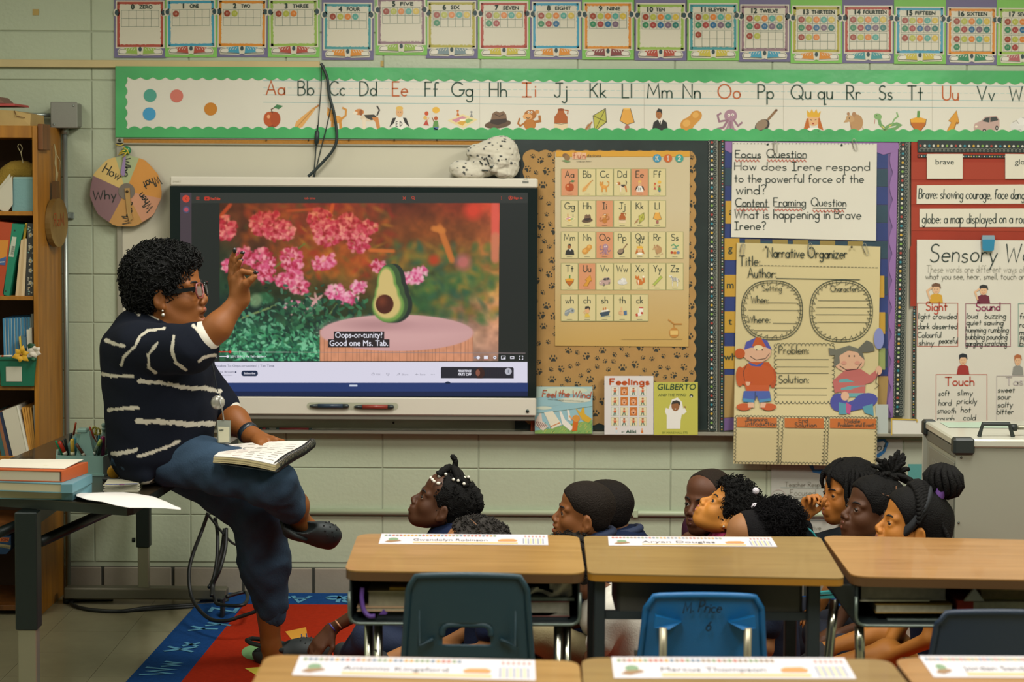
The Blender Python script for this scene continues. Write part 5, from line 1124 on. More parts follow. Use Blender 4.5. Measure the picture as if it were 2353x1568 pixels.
# player controls, captions, page text
red_e = em('#d0442c',.9); wh = em('#e6e4ee',.95); dk = em('#2a3560',.7); gy_ = em('#8a8898',.8); navy = em('#16294a',.8)
def trow(txt,x,y,s,m,w=None,name='screen_text',l=6,**k):
    A = Art(MPt); fprint(A,txt,x,y,s,m,l,width=w,**k); A.build(name,tv)
A = Art(MPt); A.ell(427.5,457,8.5,8.5,em('#c8402c',.9),4,24); A.line([(430,453),(426,457),(430,461)],1,em('#7a2a1c',.9),5); A.build('back_button',tv)
A = Art(MPt); A.ell(428,482,8,8,em('#4a4a66',.9),4,20); A.ell(428,482,5,5,em('#b0485a',.9),5,16); A.build('channel_icon',tv)
A = Art(MPt)
for k in (-2.6,0,2.6): A.line([(451,456 + k),(458,456 + k)],.9,red_e,4)
A.build('menu_icon',tv)
A = Art(MPt); A.poly([(469,454),(471,452),(480,452),(482,454),(482,459),(480,461),(471,461),(469,459)],em('#b83020',.9),4); A.poly([(474,454.3),(474,458.7),(478,456.5)],em('#5a2018',.9),5); A.build('video_logo',tv)
trow('YouTube',483,460,6,red_e,23,'site_name',bold=.2); trow('tab time',699.5,458,5,red_e,25); trow('Sign in',1180.5,457.5,4.8,red_e,20,bold=.15)
A = Art(MPt); A.line([(926,452.5),(932,458.5)],1,red_e,4); A.line([(932,452.5),(926,458.5)],1,red_e,4); A.line([(949 + 3 * math.cos(t * .6),454.5 + 3 * math.sin(t * .6)) for t in range(12)],.9,red_e,4); A.line([(951,457),(953.5,459.5)],1,red_e,4); A.build('search_icons',tv)
A = Art(MPt)
for k in (-3,0,3): A.ell(1152,455 + k,.8,.8,red_e,4,6)
A.line([(1173 + 4.5 * math.cos(t * .6),455 + 4.5 * math.sin(t * .6)) for t in range(12)],.9,red_e,4); A.ell(1173,453.6,1.6,1.6,red_e,4,8); A.line([(1170,458),(1173,456.5),(1176,458)],1,red_e,4); A.build('account_icon',tv)
cap = em('#2a2224',.9)
A = Art(MPt); A.rect(767,762,883,780,cap,5); A.rect(754,780,895,799,cap,5); A.build('caption_box',tv)
A = Art(MPt); fprint(A,'Oops-or-tunity?',770.5,776.5,12.6,wh,7,width=108,bold=.25); A.build('caption_text',tv)
A = Art(MPt); fprint(A,'Good one Ms. Tab.',757.5,795,12.6,wh,7,width=134,bold=.25); A.build('caption_text',tv)
A = Art(MPt); A.line([(480,808.5),(529,809)],2.4,em('#c83020',.9),5); A.line([(529,809),(664,809.6)],1.4,em('#c8c8c4',.8),5); A.line([(664,809.6),(1207,812)],1.2,em('#9a8a8a',.8),5); A.ell(529,809,3,3,em('#c83020',.9),6,12); A.build('progress_bar',tv)
A = Art(MPt); A.line([(505,819.5),(525,819.5)],1.8,wh,5); A.ell(523,819.5,3,3,wh,6,12); A.ell(494,819.5,4,4,wh,5,12); A.build('volume_slider',tv)
trow("2:29 / 22:54  •  Ms. Tab's Garden >",529.5,821.5,4.2,wh,82,bold=.12)
A = Art(MPt)
A.line([(1091,822),(1099,822)],4.5,gy_,5); A.ell(1099,822,4,4,wh,6,12)
A.rect(1112,818,1121,825.5,wh,5); A.rect(1112,826.5,1121,827.6,red_e,5)
A.ell(1137,822,3.8,3.8,wh,5,8); A.ell(1137,822,1.4,1.4,navy,6,8)
A.frame(1152,818.4,1161,825.6,1.2,wh,5); A.rect(1156.5,821.5,1160.5,825,wh,6); A.frame(1173,820,1181,824.6,1.4,wh,5)
for (sx_,sy_) in ((-1,-1),(1,-1),(1,1),(-1,1)): A.line([(1197.5 + sx_ * 4,822.5 + sy_ * 1.5),(1197.5 + sx_ * 4,822.5 + sy_ * 4),(1197.5 + sx_ * 1.5,822.5 + sy_ * 4)],1.2,wh,5)
A.build('player_icons',tv)
trow('Mistakes To Oops-ortunities! | Tab Time',491,843.5,5,dk,139,'video_title'); trow('Tabitha Brown',489,857,4.3,dk,48); trow('K subscribers',502,864,3,gy_,32)
A = Art(MPt); A.ell(541.5,855.5,2.1,2.1,dk,5,10)
A.build('check_mark',tv)
A = Art(MPt); A.poly([(560 + 5.6 * math.cos(t),858.5 + 6.4 * math.sin(t)) for t in np.linspace(1.57,4.71,10)] + [(587 + 5.6 * math.cos(t),858.5 + 6.4 * math.sin(t)) for t in np.linspace(-1.57,1.57,10)],navy,5); A.build('subscribe_button',tv); trow('Subscribe',560.5,860.3,4.1,wh,26,bold=.15,l=8)
trow('12K',865,862.5,3.6,gy_,9.5); trow('Share',923,862.8,3.8,gy_,15); trow('Save',965,862.8,3.8,gy_,12.5)
A = Art(MPt)
for x in (857,891): s_ = 1 if x < 870 else -1; A.line([(x - 3,862 if s_ > 0 else 858),(x + 3,862 if s_ > 0 else 858),(x + 3.4,859 if s_ > 0 else 861),(x + .5,859 if s_ > 0 else 861),(x + 1,856.5 if s_ > 0 else 864),(x - 3,860),(x - 3,862 if s_ > 0 else 858)],.7,gy_,5)
A.line([(912,863),(915,859.5),(919,859.5),(916.5,857),(919,859.5),(916.5,862)],.7,gy_,5); A.line([(954,861),(961,861)],.9,gy_,5); A.line([(957.5,858.5),(957.5,863)],.9,gy_,5)
for x in (991,994.5,998): A.ell(x,861,.8,.8,gy_,5,6)
A.build('action_icons',tv)
A = Art(MPt); bn = em('#23232e',.9); A.poly([(1013,846),(1015,843.5),(1178,844.5),(1180.5,847),(1180.5,870),(1013,869.5)],bn,5)
A.poly([(1097,870),(1093,861),(1091,858),(1093,851),(1099,845.5),(1107,845),(1113,852),(1114,862),(1108,870)],em('#3a201c',.9),6); A.ell(1098,857,5,7.5,em('#8a5444',.9),7); A.ell(1168,854,8,8,em('#b8b8c4',.9),6,20); A.line([(1168,851),(1168,857)],1.2,navy,7)
for x in range(1118,1160,5): A.line([(x,848),(x,868)],.5,em('#3a2c30',.9),6)
A.build('advert_banner',tv); trow('PERSISTENCE',1052.5,855.5,5,wh,30,l=8,slant=.15,bold=.2); trow('PAYS OFF',1052.5,863.5,6,wh,30,l=8,slant=.15,bold=.25)
A = Art(MPt); A.line([(804,886.5),(820,886.5)],4,em('#c8d0e0',.95),5); A.ell(1029,880,6,3,navy,4,14); A.build('home_bar',tv)
# bezel details
A = Art(lambda u,v,l=0: P(u,v,YT - .0006 - l * .0003)); fprint(A,'SMART',397,420.5,5,mat('#a39c84',.4),0,width=19); A.build('bezel_lettering',tv)
A = Art(lambda u,v,l=0: P(u,v,YT - .0006 - l * .0003))
for i in range(7): A.rect(1200.5 + i * 2.1,416,1202 + i * 2.1,421.5,mat('#4a5248',.5),0)
A.line([(1203,414),(1208,412.5),(1213,414)],.6,mat('#8a8a78',.5),0); A.build('asset_sticker',tv)
gr = mat('#a9aa92',.5)
A = Art(lambda u,v,l=0: P(u,v,YT - .0006 - l * .0003)); A.poly([(713 + 8.5 * math.cos(t),933.5 + 8.5 * math.sin(t)) for t in np.linspace(1.57,4.71,12)] + [(907 + 8.5 * math.cos(t),934.5 + 8.5 * math.sin(t)) for t in np.linspace(-1.57,1.57,12)],gr,0); A.build('pen_recess',tv)
MB().lathe([(.007,0),(.007,.004),(.002,.005)],mat('#26352f',.3),Matrix.Translation(P(1212,945,YT)) @ Matrix.Rotation(math.pi / 2,4,'X'),14).build('power_button',tv)
MB().ball(P(904,972,WALL - .03),.005,mat('#33352f',.4),8).build('sensor',tv)
def stylus(xa,xb,y,c1,label):
    t = empty('stylus',P((xa + xb) / 2,y,YT - .012),label,'stylus'); dkp = mat('#26302f',.35); body = mat(c1,.35); p = lambda x: P(x,y + (x - 780) * .004,YT - .008)
    MB().tube([p(xa),p(xa + 5),p(xa + 20)],[.002,.006,.009],dkp,12).build('tip',t); MB().tube([p(xa + 20),p(xb - 14)],.0092,body,12).build('barrel',t); MB().tube([p(xb - 14),p(xb - 3),p(xb)],[.0094,.0088,.004],dkp,12).build('cap',t)
stylus(711,802,933.5,'#27394a','dark blue stylus in the pen recess under the screen'); stylus(813,905,935,'#8a3426','red stylus in the pen recess under the screen')
# markers on the tray
for (xa,xb,l_) in ((595,618,'red marker lying on the tray beside the teacher'),(634,717,'long dark red marker lying on the whiteboard tray under the screen')):
    t = empty('marker',P((xa + xb) / 2,990,WALL - .04),l_,'marker'); z = P(700,992,WALL - .05).z + .0075; x0_, x1_ = P(xa,990,WALL - .05).x, P(xb,990,WALL - .05).x
    MB().tube([(x0_ + .014,WALL - .045,z),(x1_ - .014,WALL - .045,z)],.0075,mat('#8a3434',.4),10).build('barrel',t); MB().tube([(x0_,WALL - .045,z),(x0_ + .014,WALL - .045,z)],.0078,mat('#2f4440',.4),10).build('cap',t); MB().tube([(x1_ - .014,WALL - .045,z),(x1_,WALL - .045,z)],.007,mat('#3a4a44',.4),10).build('end_plug',t)

# ================================================================ books on the tray
def book(label,x0,y0,x1,y1,coverc,art,off=.07,spine=None,tilt=0):
    """picture book standing on the tray, leaning slightly back; px corners"""
    zb_ = P(1400,992,WALL - .05).z
    t = empty('picture_book',(P((x0 + x1) / 2,y1,WALL - off).x,WALL - off,zb_),label,'book')
    MP = lambda u, v, l=0: P(u,v,WALL - off - .0065 - l * .0003 + (y1 - v) * .00012)
    m = mat(coverc,.35,coat=.2)
    MB().hexa([MP(x0,y0),MP(x1,y0 + tilt),MP(x1,y1 + tilt * .5),MP(x0,y1)],(0,.0022,0),m).build('front_cover',t)
    MB().hexa([MP(x0 + 1,y0 + 1,-8),MP(x1 - 2,y0 + 1,-8),MP(x1 - 2,y1 - 1,-8),MP(x0 + 1,y1 - 1,-8)],(0,.007,0),mat('#d3cdb8',.8)).build('pages',t)
    MB().hexa([MP(x0,y0,-32),MP(x1,y0,-32),MP(x1,y1,-32),MP(x0,y1,-32)],(0,.0022,0),m).build('back_cover',t)
    art(t,MP); return t
def ar(t,MP):
    A = Art(MP)
    A.poly([(1232,889),(1361,891),(1361,910),(1300,905),(1232,915)],mat('#a9bfb4',.4),1)
    for (x,y,rx,ry,c) in ((1300,898,50,8,'#bfc9b0'),(1260,925,34,9,'#8fb3b8'),(1320,920,38,6,'#c9ccb8'),(1250,938,18,4,'#c3cbb6')): A.ell(x,y,rx,ry,mat(c,.4),2)
    A.poly([(1229,990),(1270,984),(1310,974),(1361,966),(1361,997),(1229,997)],mat('#7fa35a',.4),3)
    rr = random.Random(2)
    for _ in range(90):
        x, y = rr.uniform(1232,1358), rr.uniform(974,996); A.line([(x,y),(x + rr.uniform(2,5),y - 4)],.8,mat(rr.choice(['#4a8a4a','#9ab45a','#3a7a4a','#c9b85a']),.4),4)
    A.line([(1232,950),(1290,944),(1361,934)],.7,mat('#5a6a4a',.4),4)
    A.poly([(1240,950),(1244,950),(1246,968),(1260,980),(1248,990),(1230,978),(1230,968)],mat('#cfc0b0',.4),5)
    for k in range(5): A.line([(1231 + k * 5,968 + k * 1.5),(1240 + k * 4,984 - k)],1.5,mat('#7a4a4a',.4),6)
    A.poly([(1250,948),(1270,945),(1291,976),(1268,986)],mat('#d9d3bb',.4),5); A.line([(1265,981),(1286,972)],2,mat('#c4702a',.4),6)
    A.poly([(1285,945),(1290,946),(1298,964),(1320,985),(1310,990),(1292,975)],mat('#ddd8cc',.4),5)
    A.poly([(1303,942),(1308,943),(1312,968),(1306,966)],mat('#ddd8cc',.4),5)
    A.poly([(1322,938),(1327,942),(1334,948),(1338,937),(1342,938),(1344,952),(1360,963),(1352,972),(1338,966)],mat('#c9a030',.4),5)
    A.poly([(1318,962),(1330,958),(1326,990),(1314,992)],mat('#c4641e',.4),7); A.ell(1324,962,9,8,mat('#c98b3a',.4),8); A.line([(1318,966),(1308,956)],3,mat('#d8a070',.4),8)
    A.build('cover_picture',t)
    A = Art(MP); rdm = mat('#b05a3a',.4)
    for i, (w_,x,y,wd_) in enumerate((('Feel',1246,912,30),('the',1283,911,25),('Wind',1314,913,42))): write(A,w_,x,y,15,rdm,9,w=2.2,width=wd_,slant=.12,rot=.06)
    fprint(A,'WRITTEN AND ILLUSTRATED BY',1258,919,2.4,mat('#5a6a5a',.4),9,width=84,rot=.06)
    A.build('title_lettering',t)
book('picture book titled Feel the Wind with washing on a line, on the board tray',1229,889,1361.5,997,'#8fb5bb',ar,.075)
t = empty('thin_book',P(1224,995,WALL - .09),'orange book edge standing between the screen and the washing line book','book')
MB().box((P(1220,960,WALL - .1).x,WALL - .055,P(1220,997,WALL - .06).z),(P(1229.5,960,WALL - .1).x,WALL - .012,P(1220,905,WALL - .06).z),mat('#b54a22',.4),bev=.001).build('spine',t)
MB().box((P(1221.5,960,WALL - .1).x,WALL - .0575,P(1220,990,WALL - .06).z),(P(1228,960,WALL - .1).x,WALL - .055,P(1220,960,WALL - .06).z),mat('#8a3416',.4)).build('spine_label',t)
def ar(t,MP):
    A = Art(MP); rr = random.Random(5); sk_ = '#d8a078'
    for r_ in range(4):
        for c_ in range(4):
            x, y = 1404.5 + c_ * 21.3, 889.5 + r_ * 23.3; big = (r_,c_) in ((0,1),(1,1),(1,2),(2,2)); bg_ = '#c4702a' if big else rr.choice(['#d9cfa8','#cfd3c4','#d8d4c4'])
            A.rect(x,y,x + 17,y + 19.5,mat(bg_,.4),1); A.frame(x,y,x + 17,y + 19.5,.5,mat('#9aa08a',.4),2)
            if big: A.shapes([('e',.5,.5,.38,.42,sk_),('p',[.12,.36,.2,.08,.8,.06,.88,.36,.5,.2],'#b5641e'),('e',.5,.66,.14,.1,'#5a2418'),('l',[.3,.42,.4,.38],.05,K),('l',[.6,.38,.7,.42],.05,K)],x + 1,y + 1,15,18,3)
            else: A.shapes([('e',.5,.22,.16,.15,sk_),('e',.5,.14,.17,.09,'#9a5a2a'),('p',[.32,.36,.68,.36,.66,.66,.34,.66],'#c4501e'),('l',[.4,.66,.34 - .08 * (c_ % 2),.94],.12,'#2f6a5a'),('l',[.6,.66,.66 + .06 * (r_ % 2),.94],.12,'#2f6a5a'),('l',[.64,.42,.86,.28 + .2 * rr.random()],.08,sk_),('l',[.36,.42,.16,.3 + .3 * rr.random()],.08,sk_)],x + 1,y + 1,15,18,3)
    A.shapes([('e',.5,.2,.2,.18,sk_),('p',[.3,.4,.7,.4,.7,.9,.3,.9],'#c3cdd0')],1411,983,11,14,1); A.shapes([('e',.5,.2,.2,.18,sk_),('p',[.3,.4,.7,.4,.74,.9,.26,.9],'#c4702a')],1470,984,11,13,1)
    A.build('cover_picture',t)
    A = Art(MP); write(A,'Feelings',1402,884,13,mat('#b8501a',.4),4,w=3.6,width=89,gap=.26); fprint(A,'BY',1428.5,995,3.6,mat('#2f5a44',.4),4,width=7); fprint(A,'Aliki',1438.5,995.5,6.8,mat('#24503a',.4),4,width=23,bold=.35); A.build('title_lettering',t)
book('tall white picture book titled Feelings on the board tray',1389,864.5,1501.5,999,'#d3ceca',ar,.075)
def ar(t,MP):
    A = Art(MP)
    A.shapes([('p',[.2,.34,.34,.06,.6,0,.8,.14,.86,.36,.9,.3,1.02,.44,.86,.54,.8,.52,.74,.72,.72,.98,.1,.98,.1,.56,.02,.44,.06,.32,.2,.36],'#dcd9d0'),('e',.5,.26,.19,.17,'#8a5a30'),('p',[.3,.22,.36,.12,.56,.08,.72,.14,.72,.26,.6,.18,.4,.2],'#2f2a22'),('e',.5,.36,.03,.015,'#e6e0d6'),('e',.94,.3,.04,.03,'#8a5a30')],1527,914,50,73,1)
    A.ell(1588.5,910,4.4,4.2,mat('#2a3a30',.4),1,14); A.ell(1588.5,912,2,2,white_b,2,8); A.build('cover_picture',t)
    A = Art(MP); g_ = mat('#24452c',.4); fprint(A,'GILBERTO',1510,896,13.5,g_,3,width=88,slant=.15,bold=.25); fprint(A,'AND THE WIND',1512.5,911,6,g_,3,width=64,slant=.15); fprint(A,'BY MARIE HALL ETS',1522,997,4.6,mat('#6a7a34',.4),3,width=58); A.build('title_lettering',t)
book('yellow green picture book titled Gilberto and the Wind on the board tray',1502.5,878.5,1603.5,1000,'#b9b552',ar,.072)

# ================================================================ cables hanging over the banner
cbl = mat('#1d2a2a',.45)
t = empty('hanging_cable',P(740,400,WALL - .06),'black cables hanging from the beige rail down over the banner to the screen','cable')
def spl(pts,n=8):
    pts = [Vector(p) for p in pts]; o = []
    for i in range(len(pts) - 1):
        p0, p1, p2, p3 = pts[max(i - 1,0)], pts[i], pts[i + 1], pts[min(i + 2,len(pts) - 1)]
        for k in range(n):
            u = k / n; o.append(.5 * ((2 * p1) + (p2 - p0) * u + (2 * p0 - 5 * p1 + 4 * p2 - p3) * u * u + (3 * p1 - p0 - 3 * p2 + p3) * u ** 3))
    return o + [pts[-1]]
def cable(pts,Y,r,m,parent,name='cord',sm=True):
    P3 = [P(x,y,Y) if not isinstance(Y,(list,tuple)) else P(x,y,Y[i]) for i,(x,y) in enumerate(pts)]
    return MB().tube(spl(P3) if sm else P3,r,m,8).build(name,parent)
cable([(737,146),(741,152),(752,180),(757,220),(768,262),(774,315),(765,345),(735,380),(708,406)],WALL - .07,.0062,cbl,t)
cable([(739,150),(738,200),(734,250),(731,290)],WALL - .06,.0022,cbl,t); cable([(726,335),(724,370),(720,408)],WALL - .065,.0028,cbl,t)
cable([(744,150),(760,230),(752,285),(738,340),(722,408)],WALL - .055,.0024,cbl,t)
MB().tube([P(730,288,WALL - .06),P(729.5,300,WALL - .06),P(729,303,WALL - .06),P(727.5,328,WALL - .06),P(727,331,WALL - .06),P(726,340,WALL - .06)],[.0035,.004,.010,.010,.005,.0035],cbl,10).build('adapter',t)

# ================================================================ plush leopard on top of the screen
plw = attr_mat('plush_fur',.9,bump=.6,bscale=260,sheen=.4)
ply = YT + .05; B_ = lambda x, y, dy=0: P(x,y,ply + dy)
t = empty('plush_leopard',P(1120,408,ply),'white plush snow leopard with black spots lying on top of the screen','soft toy')
pr = [E(B_(1150,352),(.075,.06,.072),k=.03),E(B_(1120,352),(.07,.055,.045),k=.03),E(B_(1165,385),(.05,.05,.045),k=.03),E(B_(1060,388),(.05,.05,.036),k=.02),E(B_(1090,350),(.035,.04,.028),k=.02),E(B_(1110,385),(.06,.05,.042),k=.02),
      E(B_(1150,372,-.05),(.034,.03,.03),k=.012),E(B_(1136,389,-.055),(.02,.022,.016),k=.01),E(B_(1153,396,-.05),(.022,.022,.018),k=.01),C(B_(1100,398,-.03),B_(1060,398,-.03),.024,.022,.015),E(B_(1190,362),(.010,.014,.018),k=.004),E(B_(1160,399,-.02),(.04,.04,.02),k=.015)]
_rs = np.random.RandomState(3); _sp = _rs.rand(420,3)
def plush_col(V):
    c = np.tile(np.array(lin('#d3cdb8')),(len(V),1)); lo, hi = V.min(0), V.max(0); sp = V[(_sp[:,0] * len(V)).astype(int)]; sp = sp[(sp[:,2] > lo[2] + .06) | (_sp[:,1] < .25)][:120]
    for s_ in sp:
        d = np.linalg.norm((V - s_) * np.array([1,1,1.2]),axis=1); c[d < .0045 + .002 * math.sin(s_[0] * 900)] = lin('#2b3130')
    return c
def fur(amp,seed,fq=(90,160)):
    def f(V,F):
        N = vnormals(V,F); rs = np.random.RandomState(seed); w = sum(np.sin(V @ (rs.randn(3) * q) + rs.rand() * 6) for q in fq * 3) / 6
        return V + N * (w + rs.rand(len(V)) * .6 - .3)[:,None] * amp
    return f
organic('body',[(pr,.004)],plw,t,1,plush_col,fur(.003,5,(120,220)))
for (x,y,r) in ((1145.5,368.5,.0042),(1163,366,.0035)): MB().ball(B_(x,y,-.082),r,mat('#15201f',.1),10).build('eye',t)
MB().ball(B_(1129,383.5,-.08),.006,mat('#22302e',.4),10,(1.2,.7,.8)).build('nose',t)
for (xs) in (((1117,362),(1124,378)),((1130,362),(1133,368)),((1107,391),(1122,393)),((1102,370),(1109,378))): MB().tube([B_(*xs[0],-.056),B_(*xs[1],-.058)],.003,mat('#2b3634',.8),6).build('stripe',t)
# ================================================================ bookcase at the left
def PB(mb,pts,Y,d,m):
    if len(pts) == 4 and not isinstance(pts[0],(tuple,list)): x0, y0, x1, y1 = pts; pts = [(x0,y0),(x1,y0),(x1,y1),(x0,y1)]
    return mb.hexa([P(x,y,Y) for x,y in pts],(0,d,0),m)
YF = 6.91
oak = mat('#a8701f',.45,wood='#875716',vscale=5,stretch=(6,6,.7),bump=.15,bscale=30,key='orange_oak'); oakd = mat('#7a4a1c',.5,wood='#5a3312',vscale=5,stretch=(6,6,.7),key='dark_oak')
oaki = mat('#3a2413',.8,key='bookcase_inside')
bx1 = P(87,600,YF).x; bx0 = XL + .01; ztop = P(60,289,YF).z; zi = P(60,317,YF).z; xi = P(76,600,YF).x
bc = empty('bookcase',((bx0 + bx1) / 2,YF,0),'tall orange oak bookcase against the wall at the left edge','bookcase')
MB().box((xi,YF,0),(bx1,WALL - .02,ztop),oak,bev=.002).build('side_panel',bc)
MB().box((bx0,YF + .005,0),(bx0 + .02,WALL - .02,ztop),oak).build('side_panel',bc)
MB().box((bx0,YF + .003,zi),(xi,WALL - .02,ztop),oak,bev=.002).build('top_panel',bc)
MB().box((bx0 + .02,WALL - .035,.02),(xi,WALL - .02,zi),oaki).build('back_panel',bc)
SH = []
for (ya,yb_) in ((486,496),(681,690.5),(888,898),(1050,1060)):
    z1, z0 = P(60,ya,YF).z, P(60,yb_,YF).z; SH.append(z1)
    MB().box((bx0 + .02,YF + .006,z0),(xi - .001,WALL - .036,z1),oak,bev=.0015).build('shelf',bc)
for z in (.36,.04):
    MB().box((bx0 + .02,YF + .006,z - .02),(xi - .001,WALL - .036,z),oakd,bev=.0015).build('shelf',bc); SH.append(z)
q0, q1 = P(88,288,YF + .04), P(104,345,YF + .04)
MB().box((bx1,YF + .01,q1.z),(bx1 + .02,YF + .13,q0.z + .005),oakd,bev=.002).build('cleat',bc)
XI0 = bx0 + .02
def onshelf(name,label,cat,x,z): return empty(name,(x,YF + .1,z),label,cat)
# things on top
kr = mat('#a88d57',.8,bump=.6,bscale=18,var=.1,vscale=8)
t = onshelf('paper_parcel','creased brown paper parcel on top of the bookcase','parcel',-1.98,ztop)
mb = MB(); z = ztop + .001; xa, xb_ = P(-40,280,YF).x, P(61,280,YF).x; zh = P(20,251,YF).z - ztop
mb.add([(xa,YF + .05,z),(xb_,YF + .05,z),(xb_,YF + .27,z),(xa,YF + .27,z),(xa,YF + .06,z + zh),(xb_ - .065,YF + .06,z + zh * .93),(xb_ - .002,YF + .07,z + zh * .72),(xb_ - .002,YF + .26,z + zh * .72),(xb_ - .065,YF + .26,z + zh * .93),(xa,YF + .26,z + zh)],[(0,1,6,5,4),(1,2,7,6),(2,3,9,8,7),(3,0,4,9),(4,5,8,9),(5,6,7,8),(0,3,2,1)],kr); mb.build('wrapping',t)
mb = MB(); mb.tube([(xb_ - .065,YF + .059,z + zh * .93),(xb_ - .055,YF + .049,z + zh * .6),(xb_ - .02,YF + .049,z + zh * .5)],.0015,oakd,5); mb.build('fold',t)
t = onshelf('red_folder','pink red folder lying above the brown parcel on the bookcase','folder',-2.0,ztop + zh)
PB(MB(),[(-60,237),(33,238),(35,243),(-60,243)],YF + .07,.2,mat('#a8403c',.6)).build('folder',t); PB(MB(),[(-60,222),(-6,222),(10,237),(-60,237)],YF + .09,.15,mat('#7a5a4c',.8)).build('bundle',t)
# shelf 1
t = onshelf('olive_wreath','fuzzy olive coloured wreath arching on the top shelf','wreath',P(20,480,YF).x,SH[0])
c = P(52,492,YF + .12); pr = []
aa = spl([P(x,y,YF + .12) for x,y in ((70,398),(48,391),(26,398),(8,424),(-4,470))],3)
organic('ring',[([C(aa[i],aa[i + 1],.038,k=.01) for i in range(12)],.008)],mat('#8a6f24',.95,bump=1.0,bscale=160),t,1,None,fur(.003,9))
t = onshelf('teal_box','pale teal cardboard box on the top shelf of the bookcase','box',P(52,480,YF).x,SH[0])
PB(MB(),[(30,409),(77,409),(77,486),(28,486)],YF + .03,.12,mat('#6f9594',.6,bump=.3,bscale=90)).build('box',t)
PB(MB(),[(31,407),(77,407),(77,411),(30,411)],YF + .028,.125,mat('#86a9a4',.6)).build('lid_edge',t)
t = onshelf('white_papers','white ruled papers leaning on the top shelf beside the teal box','papers',P(10,480,YF).x,SH[0])
for k, dy in ((0,0),(5,.01)): PB(MB(),[(-30 - k,470),(28 - k,404 - k),(29,470),(16,489)],YF + .02 + dy,.004,mat('#bdb7a3',.7)).build('sheet',t)
t = onshelf('string_loop','thin beige string loop hanging inside the top of the bookcase','string',P(46,360,YF).x,P(46,370,YF).z)
MB().tube(spl([P(53,375,YF + .05),P(48,352,YF + .05),P(41,338,YF + .05),P(45,331,YF + .05),P(51,340,YF + .05),P(48,352,YF + .05)]),.0018,mat('#9a8f6a',.8),6).build('string',t)
# shelf 2
def upright(name,label,cat,pts,c,Yo=.02,d=.2,extra=None,rough=.5):
    m = mat(c,rough); x = (pts[0][0] + pts[1][0]) / 2; yb_ = max(p[1] for p in pts)
    t = empty(name,P(x,yb_,YF + Yo),label,cat); PB(MB(),pts,YF + Yo,d,m).build('cover',t)
    if extra: extra(t)
    return t
def ex(t):
    PB(MB(),[(-20,552),(20,552),(14,595),(-20,595)],YF + .019,.001,mat('#c4802c',.5)).build('label',t)
    A = Art(wall_map(Y=YF + .0185)); A.poly([(-5,597),(14,590),(12,610),(-5,608)],mat('#3a5a8a',.5)); A.line([(-5,603),(10,602)],2,white_b,1); A.build('emblem',t)
upright('orange_book','red orange workbook with a yellow panel at the left edge of the second shelf','book',[(-25,507),(28,513),(8,681),(-25,681)],'#a8401c',extra=ex)
def ex(t):
    PB(MB(),[(28,544),(38,545),(31,591),(20,590)],YF + .019,.001,mat('#b5b8a5',.5)).build('spine_label',t)
    A = Art(wall_map(Y=YF + .0185))
    for i in range(9): A.line([(24.5 + (3 - i * .35),566 + i * 2.4),(30.5 + (3 - i * .35),567 + i * 2.4)],1.1,ink)
    A.ell(33.5,530,2,2.2,ink,0,10); A.ell(13,669,2,2.2,ink,0,10); A.build('barcode',t)
upright('green_binder','bright green ring binder leaning on the second shelf','binder',[(28,514),(57,516),(35,600),(21,681),(6,677),(18,600)],'#16775a',extra=ex)
upright('yellow_book','thin yellow spine between the green binder and cream folders','book',[(58,513),(63,513),(58,552),(52,552)],'#b5942c',Yo=.03,d=.1)
for i, (a,b) in enumerate(((48,36),(53,43),(58,50))): upright('cream_folder',['cream folder leaning next to the green binder','middle cream folder of three on the second shelf','cream folder beside the floral notebook'][i],'folder',[(a,552 - i * 2),(a + 5,550),(b + 6,681),(b - 1,681)],['#c4ab84','#b89d74','#c9b28c'][i],Yo=.022)
def ex(t):
    A = Art(wall_map(Y=YF + .0185)); rr = random.Random(8)
    for _ in range(40):
        x, y = rr.uniform(63,76), rr.uniform(518,676); c = rr.choice(['#a8a594','#6f9a8f','#b8a884','#8a8478']); A.ell(x,y,1.8,1.8,mat(c,.6),0,6)
    for y in (540,568,600,622,650): 
        for k in range(5): A.ell(70 + 3.2 * math.cos(k * 1.257),y + 3.4 * math.sin(k * 1.257),2.1,2.1,mat('#a8a594',.6),1,7)
        A.ell(70,y,1.7,1.7,mat('#b5903c',.6),2,7)
    A.build('flower_print',t)
upright('floral_notebook','dark notebook with white flower print at the right end of the second shelf','notebook',[(63,513),(77.5,514),(77,680),(58.5,680)],'#2f302e',extra=ex)
# shelf 3
for i in range(9):
    x = 6 + i * 7.2; upright('blue_booklet','blue and white striped booklet in the packed row on the third shelf','booklet',[(x,732 - i * .4),(x + 4.6,732 - i * .4),(x + 9 - i * .4,884),(x + 5 - i * .4,884)],'#3f7fa3' if i % 2 == 0 else '#2f6c94',Yo=.05 + .001 * i,d=.16)['group'] = 'blue striped booklets on the third shelf'
    upright('page_edge','x','x',[(x + 4.6,733 - i * .4),(x + 6.4,733 - i * .4),(x + 11 - i * .4,884),(x + 9 - i * .4,884)],'#a8b8b5',Yo=.052 + .001 * i,d=.15)
for o in [o for o in COL.objects if o.name.startswith('page_edge')]:
    ch = o.children[0]; bk_ = [b for b in COL.objects if b.name.startswith('blue_booklet') and b.parent is None]; tgt = min(bk_,key=lambda b: abs(b.location.x - o.location.x))
    mw = Vector(o.location); ch.parent = tgt; ch.location = mw - Vector(tgt.location); ch.name = 'page_edge'; 
for o in [o for o in COL.objects if o.type == 'EMPTY' and o.get('label') == 'x']: bpy.data.objects.remove(o)
upright('grey_folder','grey folder at the right of the striped booklets','folder',[(71,722),(77,722),(78,884),(73,884)],'#5f625c',Yo=.04,d=.16)
